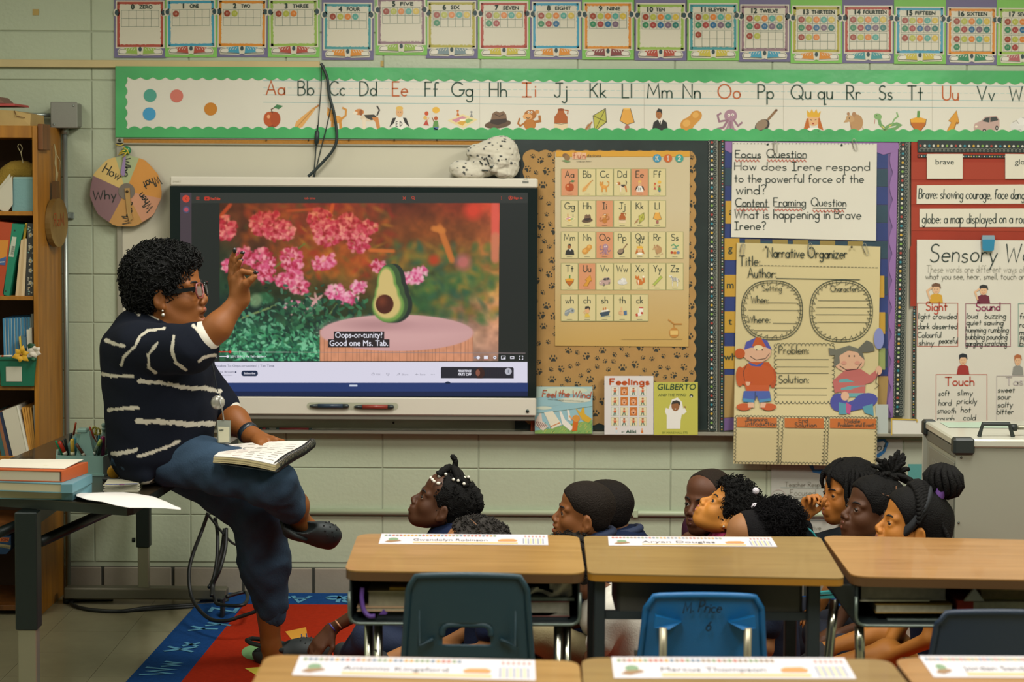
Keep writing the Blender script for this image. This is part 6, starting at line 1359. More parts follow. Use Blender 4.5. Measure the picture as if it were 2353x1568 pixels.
for i, x in enumerate((61,67)): upright('white_card_stack',['white cards standing behind the flower in the green bin','taller white cards beside the grey folder'][i],'cards',[(x,758 - i * 4),(x + 6,757 - i * 4),(x + 8,840),(x + 2,840)],'#c9c4b2',Yo=.025,d=.03)
t = empty('glue_stick',P(47,800,YF + .02),'small yellow and blue glue bottle in the green bin','glue'); PB(MB(),[(43,774),(48,772),(52,800),(46,800)],YF + .018,.015,mat('#c9a93c',.4)).build('tip',t); PB(MB(),[(48,772),(59,776),(60,800),(50,800)],YF + .018,.02,mat('#4a6a7a',.4)).build('body',t)
grn_p = mat('#0f5f47',.35,key='green_plastic')
t = empty('green_bin',P(42,888,YF),'green plastic bin with a blank white label on the third shelf','storage bin')
mb = MB(); z0 = SH[2] + .001
a, b, c, d = P(-2,822,YF - .02), P(82,822,YF - .02), P(78,886,YF - .005), P(2,886,YF - .005)
fr = [Vector((a.x,a.y,a.z)),Vector((b.x,b.y,b.z)),Vector((c.x,c.y,z0)),Vector((d.x,d.y,z0))]
PB(MB(),[(-2,822),(82,822),(78,887.5),(3,887.5)],YF - .012,.004,grn_p).build('front_wall',t)
MB().hexa([(b.x - .004,YF - .01,b.z),(b.x,YF - .01,b.z),(c.x,YF - .01,z0),(c.x - .004,YF - .01,z0)],(0,.2,0),grn_p).build('side_wall',t)
MB().hexa([(a.x,YF - .01,b.z),(a.x + .004,YF - .01,b.z),(d.x + .004,YF - .01,z0),(d.x,YF - .01,z0)],(0,.2,0),grn_p).build('side_wall',t)
MB().box((d.x,YF - .01,z0),(c.x,YF + .19,z0 + .004),grn_p).build('bottom',t); MB().box((d.x,YF + .185,z0),(c.x,YF + .19,b.z),grn_p).build('back_wall',t)
MB().box((a.x - .002,YF - .018,b.z - .012),(b.x + .002,YF - .006,b.z),grn_p,bev=.003).build('rim',t)
PB(MB(),[(13.5,843),(50,843),(50.5,877),(14,877)],YF - .0145,.001,mat('#b8b4a2',.6)).build('label',t)
t = empty('orange_pencil',P(20,820,YF),'white and orange pencil lying across the green bin','pencil'); MB().tube([P(0,819,YF - .005),P(28,818,YF + .0)],.004,mat('#c9c4b0',.5),8).tube([P(4,819,YF - .0055),P(8,819,YF - .0055)],.0043,mat('#b5481c',.5),8).build('shaft',t)
t = empty('fabric_flowers',P(60,820,YF - .03),'yellow and white fabric flowers stuck on the green bin','artificial flowers')
def petal(mb,c,ang,L,w,m,curl=.01):
    c = Vector(c); d = Vector((math.cos(ang),0,math.sin(ang))); n = Vector((-d.z,0,d.x)); vs = []; k = 5
    for i in range(k + 1):
        u = i / k; ww = w * math.sin(math.pi * (.12 + .88 * u) ** .8) + .0008; q = c + d * L * u + Vector((0,-curl * math.sin(u * 2.6),0)); vs += [q + n * ww,q + Vector((0,-.003,0)),q - n * ww]
    fs = []
    for i in range(k): a = i * 3; fs += [(a,a + 1,a + 4,a + 3),(a + 1,a + 2,a + 5,a + 4)]
    mb.add(vs,fs,m,True)
ym, wm = mat('#c99a22',.6), mat('#c9bfae',.6); c1 = P(50,815,YF - .035); c2 = P(81,808,YF - .03)
for k in range(6): mb = MB(); petal(mb,c1,k * 1.047 + .3,.032 + .006 * (k % 2),.012,ym); mb.build('petal',t)
for k in range(6): mb = MB(); petal(mb,c2,k * 1.047 - .4,.027,.011,wm); mb.build('petal',t)
MB().ball(c1 + Vector((0,-.008,0)),.005,mat('#8a5a1c',.7),8).build('flower_centre',t)
mb = MB(); petal(mb,P(64,798,YF - .03),.3,.035,.012,mat('#1f4a30',.6)); petal(mb,P(78,820,YF - .034),-1.5,.02,.006,mat('#2a5a38',.6)); mb.build('leaf',t)
# shelf 4
for i, (x,c) in enumerate(((-14,'#2f5a5a'),(-6,'#8a5a3c'),(2,'#24324f'))): upright('leaning_folder',['teal folder leaning at the left edge of the fourth shelf','brown folder leaning between teal and navy folders','navy folder leaning on the white binder'][i],'folder',[(x - 5,950),(x + 3,946),(x + 27,1050),(x + 18,1050)],c,Yo=.02 + .003 * i)
def ex(t): PB(MB(),[(38,933),(42,934),(68,1044),(63,1046)],YF + .018,.1,mat('#d6d2c2',.4)).build('edge',t)
upright('white_binder','large white binder leaning on the fourth shelf','binder',[(5,945),(38,933),(64,1046),(30,1050)],'#c3bda9',Yo=.02,extra=ex)
for i in range(4): upright('manila_envelope','orange manila envelope leaning right of the white binder','envelope',[(50 + i * 6,937),(54 + i * 6,937),(72 + i * 3.5,1040),(67 + i * 3.5,1040)],'#c08a3c',Yo=.025 + .002 * i)['group'] = 'manila envelopes on the fourth shelf'
upright('grey_booklet','thin grey booklet against the right side of the fourth shelf','booklet',[(75,932),(79,932),(85,1035),(82,1035)],'#8a8a84',Yo=.02)
# lower compartments
t = empty('reader_box',P(5,1300,YF + .02),'blue book box with ION readers lettering under the table','book box')
PB(MB(),[(-30,1232),(25,1232),(25,1262),(14,1274),(-30,1274)],YF + .01,.2,mat('#123a63',.5)).build('box',t)
A = Art(wall_map(Y=YF + .009)); A.poly([(-10,1235),(22,1236),(19,1246),(-10,1245)],mat('#b8642c',.5)); A.poly([(-10,1248),(25,1254),(23,1262),(-10,1256)],mat('#9a8f6a',.5)); fprint(A,'ION',3,1244,6,mat('#7a1a1a',.5),1,width=15,bold=.3); fprint(A,'readers',-2,1258,5,ink,1,width=24,rot=.1); A.build('lettering',t)
for i, (y,c) in enumerate(((1190,'#3a4a34'),(1200,'#8a7a3a'),(1213,'#2f3c30'))): upright('box_label_spine',['dark green spine low on the bookcase','mustard spine low on the bookcase behind the table leg','black green spine low on the bookcase'][i],'book',[(83,y),(92,y),(92,y + 9),(83,y + 9)],c,Yo=-.004,d=.003)
# wooden paddle hanging on the side of the bookcase
t = empty('wooden_paddle',(bx1 + .03,7.1,P(122,565,7.1).z),'round wooden serving board hanging by twine on the side of the bookcase','hanging board')
wl = mat('#8f7440',.5,wood='#6f5426',vscale=8,key='paddle_wood'); cy_, cz_ = 7.11, P(122,512,7.1).z; mb = MB(); R1 = .10; pts = []
for k in range(28): a = 2 * math.pi * k / 28; pts.append((bx1 + .012 + .02 * math.cos(a) * 0,cy_ + R1 * .95 * math.cos(a),cz_ + R1 * math.sin(a)))
dirx = Vector((.030,0,0)); rotz = Matrix.Translation((bx1 + .02,cy_,cz_)) @ Matrix.Rotation(-.12,4,'Z') @ Matrix.Translation((-bx1 - .02,-cy_,-cz_))
mb.hexa([rotz @ Vector(p) for p in pts],(.022,0,0),wl); mb.build('board',t)
MB().hexa([rotz @ Vector(p) for p in [(bx1 + .012,cy_ - .022,cz_ + .09),(bx1 + .012,cy_ + .022,cz_ + .09),(bx1 + .012,cy_ + .016,cz_ + .17),(bx1 + .012,cy_ - .016,cz_ + .17)]],(.018,0,0),mat('#5a4020',.5)).build('handle',t)
A = Art(lambda u,v,l=0: rotz @ Vector((bx1 + .0355,cy_ - u,cz_ - v))); write(A,'Ms.R',-.05,.012,.05,mat('#9a4a20',.6),0,w=.005,width=.11); A.build('lettering',t)
tw = mat('#a39468',.9); x = bx1 + .022; mb = MB()
for o_ in (-.008,.006): mb.tube([(x,cy_ + o_,cz_ + .16),(x + .004,cy_ + o_ * 1.5,cz_ + .2),(x - .002,cy_ - o_,cz_ + .24),(x,cy_ + o_ * .5,cz_ + .29),(x - .012,cy_ + .02,cz_ + .32)],.0035,tw,6)
mb.tube([(x,cy_ + .01,cz_ + .28),(x + .01,cy_ + .03,cz_ + .25),(x + .006,cy_ + .035,cz_ + .21)],.0018,tw,5); mb.build('twine',t)

# ================================================================ teacher's work table
TZ = .74; tbl = mat('#3c3326',.28,wood='#2c251b',vscale=4,key='dark_table_top',coat=.3); edge = mat('#1f2724',.4,key='table_edge')
tp = [G(-190,1128,TZ),G(292,1163,TZ),G(307,1160,TZ),G(548,1006,TZ),G(165,994,TZ),G(28,1052,TZ)]
tb = empty('work_table',(tp[1].x - .5,tp[1].y + .2,0),'dark topped adjustable work table the teacher sits on','table')
MB().hexa([p + Vector((0,0,-.003)) for p in tp],(0,0,.003),tbl).build('table_top',tb)
MB().hexa([p + Vector((0,0,-.032)) for p in tp],(0,0,.0288),edge).build('edge_band',tb)
dks = mat('#1a2422',.45,.3); slv = mat('#93917c',.35,.6)
def leg(px0,px1,y_sw,Y,zb=0.0,wy=.05):
    x0, x1 = P(px0,1200,Y).x, P(px1,1200,Y).x; zs = P(px0,y_sw,Y).z
    o = MB().box((x0,Y,zs),(x1,Y + wy,TZ - .033),dks,bev=.003).build('leg',tb)
    MB().box((x0 + .006,Y + .006,zb),(x1 - .006,Y + wy - .006,zs),slv,bev=.002).build('lower_tube',o); return o
fy = tp[1].y
leg(33,84,1449,5.45,0,.055); l2 = leg(312,343,1259,7.10,.05,.045)
Yl = 7.09; MB().box((P(145,1350,Yl).x,Yl,P(300,1379,Yl).z),(P(520,1370,Yl).x,Yl + .06,P(300,1353,Yl).z),mat('#6a6758',.4,.5),bev=.006).build('foot_bar',tb)
for px in (150,512): x = P(px,1370,Yl).x; MB().lathe([(.018,0),(.02,P(300,1379,Yl).z)],dks,Matrix.Translation((x,Yl + .035,0)),12).build('glide',tb)
x0, x1 = P(33,1568,5.45).x, P(84,1568,5.45).x
MB().box((x0 - .2,5.445,.0),(x1 + .5,5.51,.05),mat('#6a6758',.4,.5),bev=.006).build('foot_bar',tb)
MB().tube([P(92,1246,5.6),P(255,1172,6.0)],.018,dks,6).build('brace',tb); MB().tube([P(-40,1240,5.5),P(70,1195,5.6)],.018,dks,8).build('brace',tb)
xa, xb_ = G(40,1150,TZ).x, P(330,1190,6.2).x
MB().box((x0 + .01,5.50,TZ - .085),(x1 - .01,7.15,TZ - .033),dks).build('rail',tb)
MB().lathe([(.010,0),(.010,.012)],dks,Matrix.Translation((P(308,1244,7.1).x,7.12,P(308,1244,7.1).z)) @ Matrix.Rotation(-math.pi / 2,4,'Y'),10).build('knob',l2)

# ---- things on the table
def thick(px_pts,z0,th,m,name,parent):
    q = [G(x,y,z0 + th) for x,y in px_pts]; return MB().hexa([Vector((p.x,p.y,z0)) for p in q],(0,0,th),m).build(name,parent)
def tbook(label,pts,z0,th,cover,pages,name='textbook',hard=.003):
    """closed book lying flat; pts = px of its top face: far left, far right, near right, near left"""
    q = [G(x,y,z0 + th) for x,y in pts]; c = sum(q,Vector()) / 4; t = empty(name,(c.x,c.y,z0),label,'book'); m = mat(cover,.45); pm_ = mat(pages,.8)
    b = [Vector((p.x,p.y,z0)) for p in q]
    MB().hexa(b,(0,0,hard),m).build('cover',t); MB().hexa([p + Vector((0,0,th - hard)) for p in b],(0,0,hard),m).build('cover',t)
    ins = [p + (Vector((c.x,c.y,z0)) - p).normalized() * .006 for p in b]; MB().hexa([p + Vector((0,0,hard)) for p in ins],(0,0,th - 2 * hard),pm_).build('pages',t); return t, b
h1 = .035
t1, b1 = tbook('lowest thick blue edged book in the stack at the table corner',[(-60,1118),(210,1112),(167,1129),(-60,1124)],TZ + .001,.030,'#5f8a94','#b5ad8e')
t2, b2 = tbook('middle blue edged book in the stack under the orange book',[(-60,1098),(211,1090),(166,1113),(-60,1105)],TZ + .032,.030,'#5f8a94','#b5ad8e')
for t_, b_, z_ in ((t1,b1,TZ + .001),(t2,b2,TZ + .032)):
    MB().hexa([b_[2] + Vector((-.035,-.0015,.002)),b_[2] + Vector((.001,-.0015,.002)),b_[1] + Vector((.0015,0,.002)),b_[1] + Vector((-.03,0,.002))],(0,0,.0265),mat('#5f8a94',.45)).build('spine',t_)
t3, b3 = tbook('thick orange hardcover on top of the book stack with a sheet of paper',[(-60,1070),(200,1062),(140,1083),(-60,1078)],TZ + .063,.036,'#b0552c','#bdb39c')
MB().hexa([b3[1] + Vector((0,0,.0)),b3[2] + Vector((0,0,0)),b3[2] + Vector((.003,0,.0)),b3[1] + Vector((.003,0,0))],(0,0,.036),mat('#b0552c',.45)).build('spine',t3)
t = empty('loose_paper',G(70,1065,TZ + .1),'white printed sheet lying on the orange hardcover','paper')
q = [G(5,1056,TZ + .1),G(192,1056.5,TZ + .107),G(148,1078,TZ + .101),G(-30,1074,TZ + .1)]; MB().hexa(q,(0,0,.0012),mat('#d3cdbc',.6)).build('sheet',t)
A = Art(lambda u,v,l=0: G(u,v,TZ + .1025)); A.ell(88,1063,4,2,ink,0,8)
for k in range(5): A.line([(100,1062 + k * 2),(165 - k * 3,1062.5 + k * 2)],.7,mat('#b5ad6a',.6))
A.build('print',t)
t = empty('tray_card',G(80,1108,TZ + .062),'stiff cream sheet poking out under the orange book','paper'); q = [G(-60,1098,TZ + .062),G(101,1100,TZ + .062),G(96,1108,TZ + .058),G(-60,1103,TZ + .0622)]; MB().hexa(q,(0,0,.0008),mat('#b8b29c',.6)).build('sheet',t)
# pen caddy
mint = mat('#86aaa0',.4,key='mint_plastic'); cc = G(193,1094,TZ); Yc = cc.y
t = empty('pen_caddy',(cc.x,cc.y + .07,TZ),'mint green desk caddy full of pens on the work table','desk organiser')
def px_on(x,y,Y): return P(x,y,Y)
zt_, zb_ = P(190,1048,Yc).z, TZ + .001
base = [(128,1048),(172,1049),(238,1048),(257,1044),(257,1038)]
fl_ = [P(128,1048,Yc + .01),P(173,1050,Yc - .012),P(237,1050,Yc - .012),P(256,1044,Yc + .05),P(252,1040,Yc + .15),P(130,1040,Yc + .14)]
ctr = Vector((cc.x,Yc + .07,0))
def ring(sc,z): return [Vector((ctr.x + (p.x - ctr.x) * sc,ctr.y + (p.y - ctr.y) * sc,z)) for p in fl_]
a, b, c, d = ring(1.0,zb_ + .006), ring(1.0,zt_), ring(.94,zt_), ring(.94,zb_ + .012); n = 6; vs = a + b + c + d; fs = []
for k in range(n): fs += [(k,(k + 1) % n,n + (k + 1) % n,n + k),(n + k,n + (k + 1) % n,2 * n + (k + 1) % n,2 * n + k),(2 * n + k,2 * n + (k + 1) % n,3 * n + (k + 1) % n,3 * n + k)]
fs += [tuple(range(3 * n,4 * n)),tuple(range(n))[::-1]]; MB().add(vs,fs,mint).build('tray',t)
MB().hexa(ring(1.06,zb_),(0,0,.007),mint).build('foot',t)
Yd = Yc + .06; MB().hexa([P(150,1048,Yd),P(150,1028,Yd),P(173,998,Yd),P(207,998,Yd),P(226,1026,Yd),P(226,1048,Yd)],(0,.006,0),mint).build('divider',t)
MB().hexa([P(186,993,Yd - .03),P(204,993,Yd - .03),P(216,1050,Yd - .03),P(174,1050,Yd - .03)],(0,.03,0),mint).build('handle',t); MB().box((P(182,985,Yd).x,Yd - .035,P(182,993,Yd).z),(P(205,985,Yd).x,Yd + .0,P(182,982.5,Yd).z),mint,bev=.004).build('grip',t)
def penx(label,x0,y0,x1,y1,r,c,capc=None,dy=0,name='pen'):
    t = empty(name,P(x1,y1,Yc + dy),label,'pen' if name != 'scissors' else name); a, b = P(x0,y0,Yc + dy), P(x1,y1,Yc + dy + .01); m = mat(c,.35)
    MB().tube([a,a.lerp(b,.05),b],[r * .6,r,r],m,10).build('barrel',t)
    if capc: MB().tube([a.lerp(b,.78),b],r * 1.08,mat(capc,.35),10).build('tip',t)
    return t
penx('green pen leaning out at the left of the mint caddy',128,1013,144,1046,.0042,'#1f8a5a',dy=.03); penx('thick red marker in the mint caddy',136,1015,151,1046,.0072,'#b5301a','#c9c4b0',.03); penx('yellow marker standing in the mint caddy',166,1009,167,1047,.0072,'#c7a43c','#c9c4a0',.02); penx('brown marker leaning in front of the yellow marker',175,1020,194,1048,.0055,'#5f3826','#b8b4a0',.015)
penx('black pen behind the red marker',149,1008,156,1046,.005,'#1c2422',dy=.05); penx('second black pen in the caddy',141,1012,152,1044,.004,'#24302e',dy=.055); penx('dark pen behind the yellow marker',163,996,160,1040,.0052,'#1f2c30',dy=.09); penx('long red pencil standing behind the caddy',174.5,971,169,1000,.0035,'#9a3a1c',dy=.1); penx('blue pencil behind the caddy divider',173,1006,174,1045,.004,'#3a7a8a',dy=.045)
penx('red and white pen leaning against the caddy handle',205.5,981,221,1020,.004,'#a8402c',dy=.08); penx('highlighter with a yellow green cap in the caddy',232,1011,213,1046,.0062,'#7f8f7c','#c9cfc0',.03); penx('magenta marker standing in the caddy',237,1003,236,1046,.0075,'#8a1f58',dy=.05); penx('grey green pen beside the magenta marker',234,1018,226,1046,.005,'#2a3c38',dy=.035); penx('thin red topped pen at the right of the caddy',247,1002,244,1044,.004,'#8a3a34',dy=.07); penx('silver pen at the right of the caddy',253,1010,243,1042,.0036,'#7a8a80',dy=.06); penx('teal pen behind the magenta marker',228,1000,225,1040,.004,'#2f7a8a',dy=.08)
MB().tube([P(232,1011,Yc + .029),P(226,1024,Yc + .032)],.0066,mat('#a8b552',.35),10).build('highlighter_cap',COL.objects[[o.name for o in COL.objects if o.get('label','').startswith('highlighter')][0]])
t = empty('scissors',P(222,1010,Yc + .1),'scissors with olive yellow handles standing in the caddy','scissors')
sg = mat('#8f8a2c',.4)
for (cx_,cy2) in ((217,990),(225,993)): MB().tube([P(cx_ + 5 * math.cos(a),cy2 + 8 * math.sin(a),Yc + .1) for a in np.linspace(0,6.283,15)],.0035,sg,7).build('handle',t)
MB().tube([P(222,1000,Yc + .1),P(230,1040,Yc + .09)],.004,mat('#3a3f3a',.3,.6),6).build('blade',t)
t = empty('mint_finial_bottle',P(239,1020,Yc + .13),'mint green bottle with a round knob behind the caddy','bottle')
o = P(239,1020,Yc + .13); zz = lambda y: P(239,y,Yc + .13).z
MB().lathe([(.03,TZ),(.03,zz(1045)),(.022,zz(1010)),(.007,zz(995)),(.006,zz(990)),(.009,zz(988)),(.009,zz(985)),(.005,zz(984)),(.008,zz(980)),(.009,zz(976)),(.006,zz(973)),(.001,zz(972))],mat('#7f9a90',.35),Matrix.Translation((o.x,o.y,0)),16).build('bottle',t)
t = empty('yellow_tape_dispenser',G(262,1108,TZ),'yellow and black dispenser beside the caddy behind the teacher','tape dispenser'); q = G(266,1104,TZ)
MB().lathe([(.004,0),(.02,0),(.023,.004),(.023,.018),(.02,.022),(.004,.022)],mat('#b8861c',.4),Matrix.Translation((q.x,q.y - .01,TZ + .035)) @ Matrix.Rotation(math.pi / 2 + .2,4,'X'),18).build('wheel',t); MB().box((q.x - .04,q.y - .03,TZ + .001),(q.x + .02,q.y + .01,TZ + .012),mat('#1f2422',.5),bev=.003).build('base',t)
t = empty('card_stack',G(282,1125,TZ),'stack of white cards with a blue line beside the teacher','card stack')
for k in range(7):
    dx = [0,3,-2,2,-1,3,0][k]; q = [G(243 + dx,1124 - 2.9 * k,TZ + .0005 + .0036 * k),G(322 - dx,1124 - 2.9 * k,TZ + .0005 + .0036 * k),G(318 + dx,1131 - 2.9 * k,TZ + .0005 + .0036 * k),G(240 - dx,1131 - 2.9 * k,TZ + .0005 + .0036 * k)]
    q[0] = Vector((q[0].x,q[3].y + .085,q[0].z)); q[1] = Vector((q[1].x,q[2].y + .085,q[1].z)); MB().hexa(q,(0,0,.0022),mat('#c9c5ae' if k % 2 else '#b8b49c',.6)).build('card',t)
zc = TZ + .026; A = Art(lambda u,v,l=0: G(u,v,zc + .0002)); A.line([(244,1113.5),(316,1112)],1.8,mat('#3a4a8a',.5)); A.rect(274,1112,286,1115,mat('#7a4a6a',.5),1); A.build('blue_line',t)
# curling loose sheet hanging over the table edge
t = empty('curled_sheet',G(280,1150,TZ),'white printed page curling over the front edge of the work table','paper')
top_e = [(170,1134),(205,1133.5),(250,1132),(285,1132),(315,1136),(352,1142),(385,1155),(415,1172)]; bot_e = [(176,1141),(200,1149),(235,1154),(265,1162),(298,1168),(335,1168),(378,1169),(415,1172.6)]
mb = MB(); vs = []; n = len(top_e)
for (a,b) in zip(top_e,bot_e):
    pa, pb = G(*a,TZ + .006), None
    Yb = G(min(b[0],300),min(b[1],1160),TZ + .01).y - .01
    if a[0] > 300: pa = P(a[0],a[1],G(340,1140,TZ).y - .03)
    pb = P(b[0],b[1],Yb - .015)
    for k in range(5): vs.append(pa.lerp(pb,k / 4) + Vector((0,0,.006 * math.sin(math.pi * k / 4))))
fs = [(i * 5 + k,i * 5 + k + 1,i * 5 + k + 6,i * 5 + k + 5) for i in range(n - 1) for k in range(4)]
mb.add(vs + [v + Vector((0,0,.0008)) for v in vs],fs + [tuple(x + len(vs) for x in f)[::-1] for f in fs],mat('#dad6d0',.6),True); mb.build('sheet',t)

# ---- cables hanging below the display, lying on the floor
t = empty('cable_bundle',(P(480,1380,6.9).x,6.9,0),'bundle of black cables hanging behind the teacher and coiling onto the rug','cable')
ck = mat('#0b1112',.5)
def cab(pts,r=.0075): return MB().tube(spl([P(x,y,Y) for x,y,Y in pts]),r,ck,8).build('cord',t)
cab([(478,1180,6.9),(462,1225,6.9),(443,1275,6.8),(434,1320,6.75),(440,1370,6.7),(458,1402,6.62),(485,1424,6.55),(520,1427,6.50),(552,1418,6.5),(590,1405,6.5)])
cab([(494,1190,6.95),(500,1230,6.95),(498,1290,6.9),(488,1345,6.85),(486,1370,6.8)]); cab([(520,1215,6.95),(518,1260,6.9),(505,1310,6.85),(490,1345,6.85),(494,1378,6.8),(505,1390,6.75),(560,1390,6.7),(565,1362,6.9),(520,1372,6.85)])
cab([(516,1215,6.98),(508,1270,6.95),(490,1330,6.9),(480,1350,6.85)]); cab([(475,1180,6.92),(530,1245,6.95),(560,1255,6.98)],.005)
def fcab(pts,r=.008): return MB().tube(spl([G(x,y,r) for x,y in pts]),r,ck,8).build('cord',t)
fcab([(515,1386),(420,1392),(340,1397),(280,1405),(220,1403),(180,1396),(163,1386),(180,1379),(260,1377)]); fcab([(505,1389),(430,1396),(330,1402),(300,1404)],.006)
MB().box((P(510,1370,6.9).x,6.85,.0),(P(518,1370,6.9).x,6.9,.09),ck,bev=.003).build('plug',t)
# ================================================================ pupil desks
lam = mat('#99753f',.30,wood='#87642f',vscale=3.2,stretch=(1.2,14,14),key='desk_laminate',coat=.15)
lam2 = mat('#84693a',.30,wood='#775c30',vscale=3.2,stretch=(1.2,14,14),key='desk_laminate_dull',coat=.15); lam3 = mat('#9e7443',.28,wood='#8c6435',vscale=3.2,stretch=(1.2,14,14),key='desk_laminate_warm',coat=.15)
ebr, eor = mat('#54391c',.5), mat('#9a6a1c',.45)
blkp = mat('#1a2324',.5,key='book_box_plastic'); chrome = mat('#a9a999',.18,.95,key='chrome_tube')
def round_poly(pts,r,n=5):
    o = []; k = len(pts)
    for i in range(k):
        p, a, b = pts[i], pts[i - 1], pts[(i + 1) % k]; u = (a - p).normalized(); v = (b - p).normalized(); rr = min(r,(a - p).length * .45,(b - p).length * .45)
        s_, e_ = p + u * rr, p + v * rr
        for j in range(n + 1): t_ = j / n; o.append(s_.lerp(p,t_).lerp(p.lerp(e_,t_),t_))
    return o
def desk_top(label,px,z,top_m,edge_m,th=.028,name='school_desk',r=.05):
    """px: far left, far right, near right, near left corners of the top surface"""
    q = [G(x,y,z) for x,y in px]; c = sum(q,Vector()) / 4; t = empty(name,(c.x,c.y,0),label,'desk')
    o = round_poly(q,r); MB().hexa([p + Vector((0,0,-.004)) for p in o],(0,0,.004),top_m).build('desk_top',t)
    e = round_poly([p + (c - p).normalized() * .001 for p in q],r); MB().hexa([p + Vector((0,0,-th)) for p in e],(0,0,th - .0042),edge_m).build('edge_band',t)
    return t, q
def name_strip(label,px,z,name_txt,seed=1,parent=None):
    q = [G(x,y,z) for x,y in px]; t = empty('name_strip',sum(q,Vector()) / 4 + Vector((0,0,.0005)),label,'name tag')
    MB().hexa([p + Vector((0,0,.0004)) for p in q],(0,0,.0012),mat('#cfcbd0',.35)).build('strip',t)
    MPd = lambda u, v, l=0: (q[0].lerp(q[1],u)).lerp(q[3].lerp(q[2],u),v) + Vector((0,0,.0020 + l * .0002))
    A = Art(MPd); rr = random.Random(seed); x = .03
    while x < .70: A.ell(x,.17,.010,.09,mat(rr.choice(['#a8685a','#7a8a6a','#8a7a6a','#b08a4a','#6a7a8a']),.5),0,8); x += .0225
    A.rect(.20,.80,.82,.92,mat('#cfa868',.5),0); A.shapes([('e',.5,.35,.3,.3,'#6f8a6a'),('p',[0,.9,.2,.6,.9,.5,1,.7,.4,1],'#8a6a4a')],.03,.38,.10,.5,1)
    A.shapes([('p',[.05,.9,.0,.5,.2,.2,.8,.15,1,.5,.9,.9],'#b8824a')],.70,.42,.12,.34,1)
    for k in range(9): A.rect(.85 + k * .0145,.42,.8585 + k * .0145,.92,mat('#8a8fa0' if k % 2 == 0 else '#c9bd8a',.5),1)
    for k in range(6): A.rect(.86 + k * .022,.12,.872 + k * .022,.28,mat('#b08a84',.5),1)
    A.build('printed_pictures',t)
    A = Art(lambda u,v,l=0: MPd(u / 100,v / 20,l)); fprint(A,name_txt,20,14,4.2,mat('#3a3a3a',.5),1,width=44); A.build('lettering',t); return t
D1 = [(823,1227),(1330,1231),(1345,1319),(791,1312)]; DZ = .70
d1, q1 = desk_top('oak topped desk with an open book box behind the dark teal chair',D1,DZ,lam,ebr)
def book_box(t,xa,xb_,y0,y1,z0,z1,open_front=True):
    """plastic book box open towards the seat"""
    w = .006
    MB().box((xa,y0,z0),(xb_,y1,z0 + w),blkp,bev=.002).build('box_bottom',t)
    for x in (xa,xb_ - w): MB().box((x,y0,z0),(x + w,y1,z1),blkp,bev=.002).build('box_side',t)
    MB().box((xa,y1 - w,z0),(xb_,y1,z1),blkp).build('box_back',t)
    MB().tube(round_poly([Vector((xa,y0,z1)),Vector((xa,y0,z0)),Vector((xb_,y0,z0)),Vector((xb_,y0,z1))],.03)[5:-5],.005,mat('#5f6a62',.3,.5),7).build('box_rim',t)
def u_legs(t,xs,y0,y1,z1,r=.0125):
    for x in xs:
        for dy in (y0,y1):
            MB().tube([(x,dy,z1),(x,dy,.12),(x,dy + (.02 if dy == y1 else -.02),.008)],r,chrome,12).build('leg',t)
yn, yf = q1[3].y, q1[0].y; xa, xb_ = P(803,1330,yn + .02).x, P(1333,1330,yn + .02).x; zb1 = P(900,1433,yn + .02).z
book_box(d1,xa,xb_,yn + .015,yf - .06,zb1,DZ - .03)
for px in (846,868,1283,1303):
    x = P(px,1480,yn + .07 if px in (846,1303) else yn + .03).x; y = yn + (.09 if px in (846,1303) else .05)
    MB().tube([(x,y,zb1),(x,y,.01)],.0125,chrome,14).build('leg',d1)
MB().ball(P(863,1495,yn + .037),.003,mat('#222222',.5),6).build('leg_hole',d1)
# contents of the book box
def stacked(label,x0,x1,yt,yb_,c,Y,d=.22,name='exercise_book',cov=None,cat='book'):
    t = empty(name,P((x0 + x1) / 2,yb_,Y),label,cat); PB(MB(),[(x0,yt),(x1,yt + .5),(x1,yb_),(x0,yb_)],Y,d,mat(c,.8,var=.12,vscale=60)).build('pages',t)
    if cov: PB(MB(),[(x0 - 2,yt - 2),(x1 + 1,yt - 2),(x1 + 1,yt),(x0 - 2,yt)],Y - .002,d,mat(cov,.5)).build('cover',t); PB(MB(),[(x0 - 2,yb_),(x1 + 1,yb_),(x1 + 1,yb_ + 2),(x0 - 2,yb_ + 2)],Y - .002,d,mat(cov,.5)).build('cover',t)
    return t
Y1 = yn + .05
stacked('thick book lying in the left side of the first desk box',847,1005,1361,1396,'#8f8a72',Y1,cov='#b0a88a'); stacked('thin booklet under the thick book in the first desk box',822,1000,1398,1404,'#a39c82',Y1 - .01,cov='#a88a6a'); stacked('yellow edged book on top at the left of the first desk box',895,950,1350,1357,'#9a7a2c',Y1); stacked('dark folder at the bottom of the first desk box',866,1305,1408,1430,'#22282a',Y1)
stacked('book at the bottom right of the first desk box',1212,1308,1385,1416,'#8a8676',Y1,cov='#7a4f4a'); stacked('plastic covered book above it in the right of the first desk box',1205,1320,1374,1381,'#6f7a78',Y1)
t = empty('crumpled_paper',P(1265,1370,Y1),'crumpled white papers spilling in the right side of the first desk box','paper'); wp2 = mat('#c9c4b2',.7)
mb = MB(); vs = []; rr = random.Random(6)
for i in range(13):
    for j in range(6): x = 1212 + i * 8.5; y = 1342 + j * 6; vs.append(P(x,min(y,1371) - 10 * math.sin(i * .55) * (j / 5.),Y1 + .02 + .012 * math.sin(i * 1.1 + j * .9)))
mb.add(vs,[(i * 6 + j,i * 6 + j + 1,i * 6 + j + 7,i * 6 + j + 6) for i in range(12) for j in range(5) if not (i < 6 and j < 2) and not (2 < i < 7 and j == 2)],wp2,True); mb.build('sheet',t)
t = empty('purple_ribbon',P(850,1418,Y1),'purple strap curling in the left of the first desk box','strap')
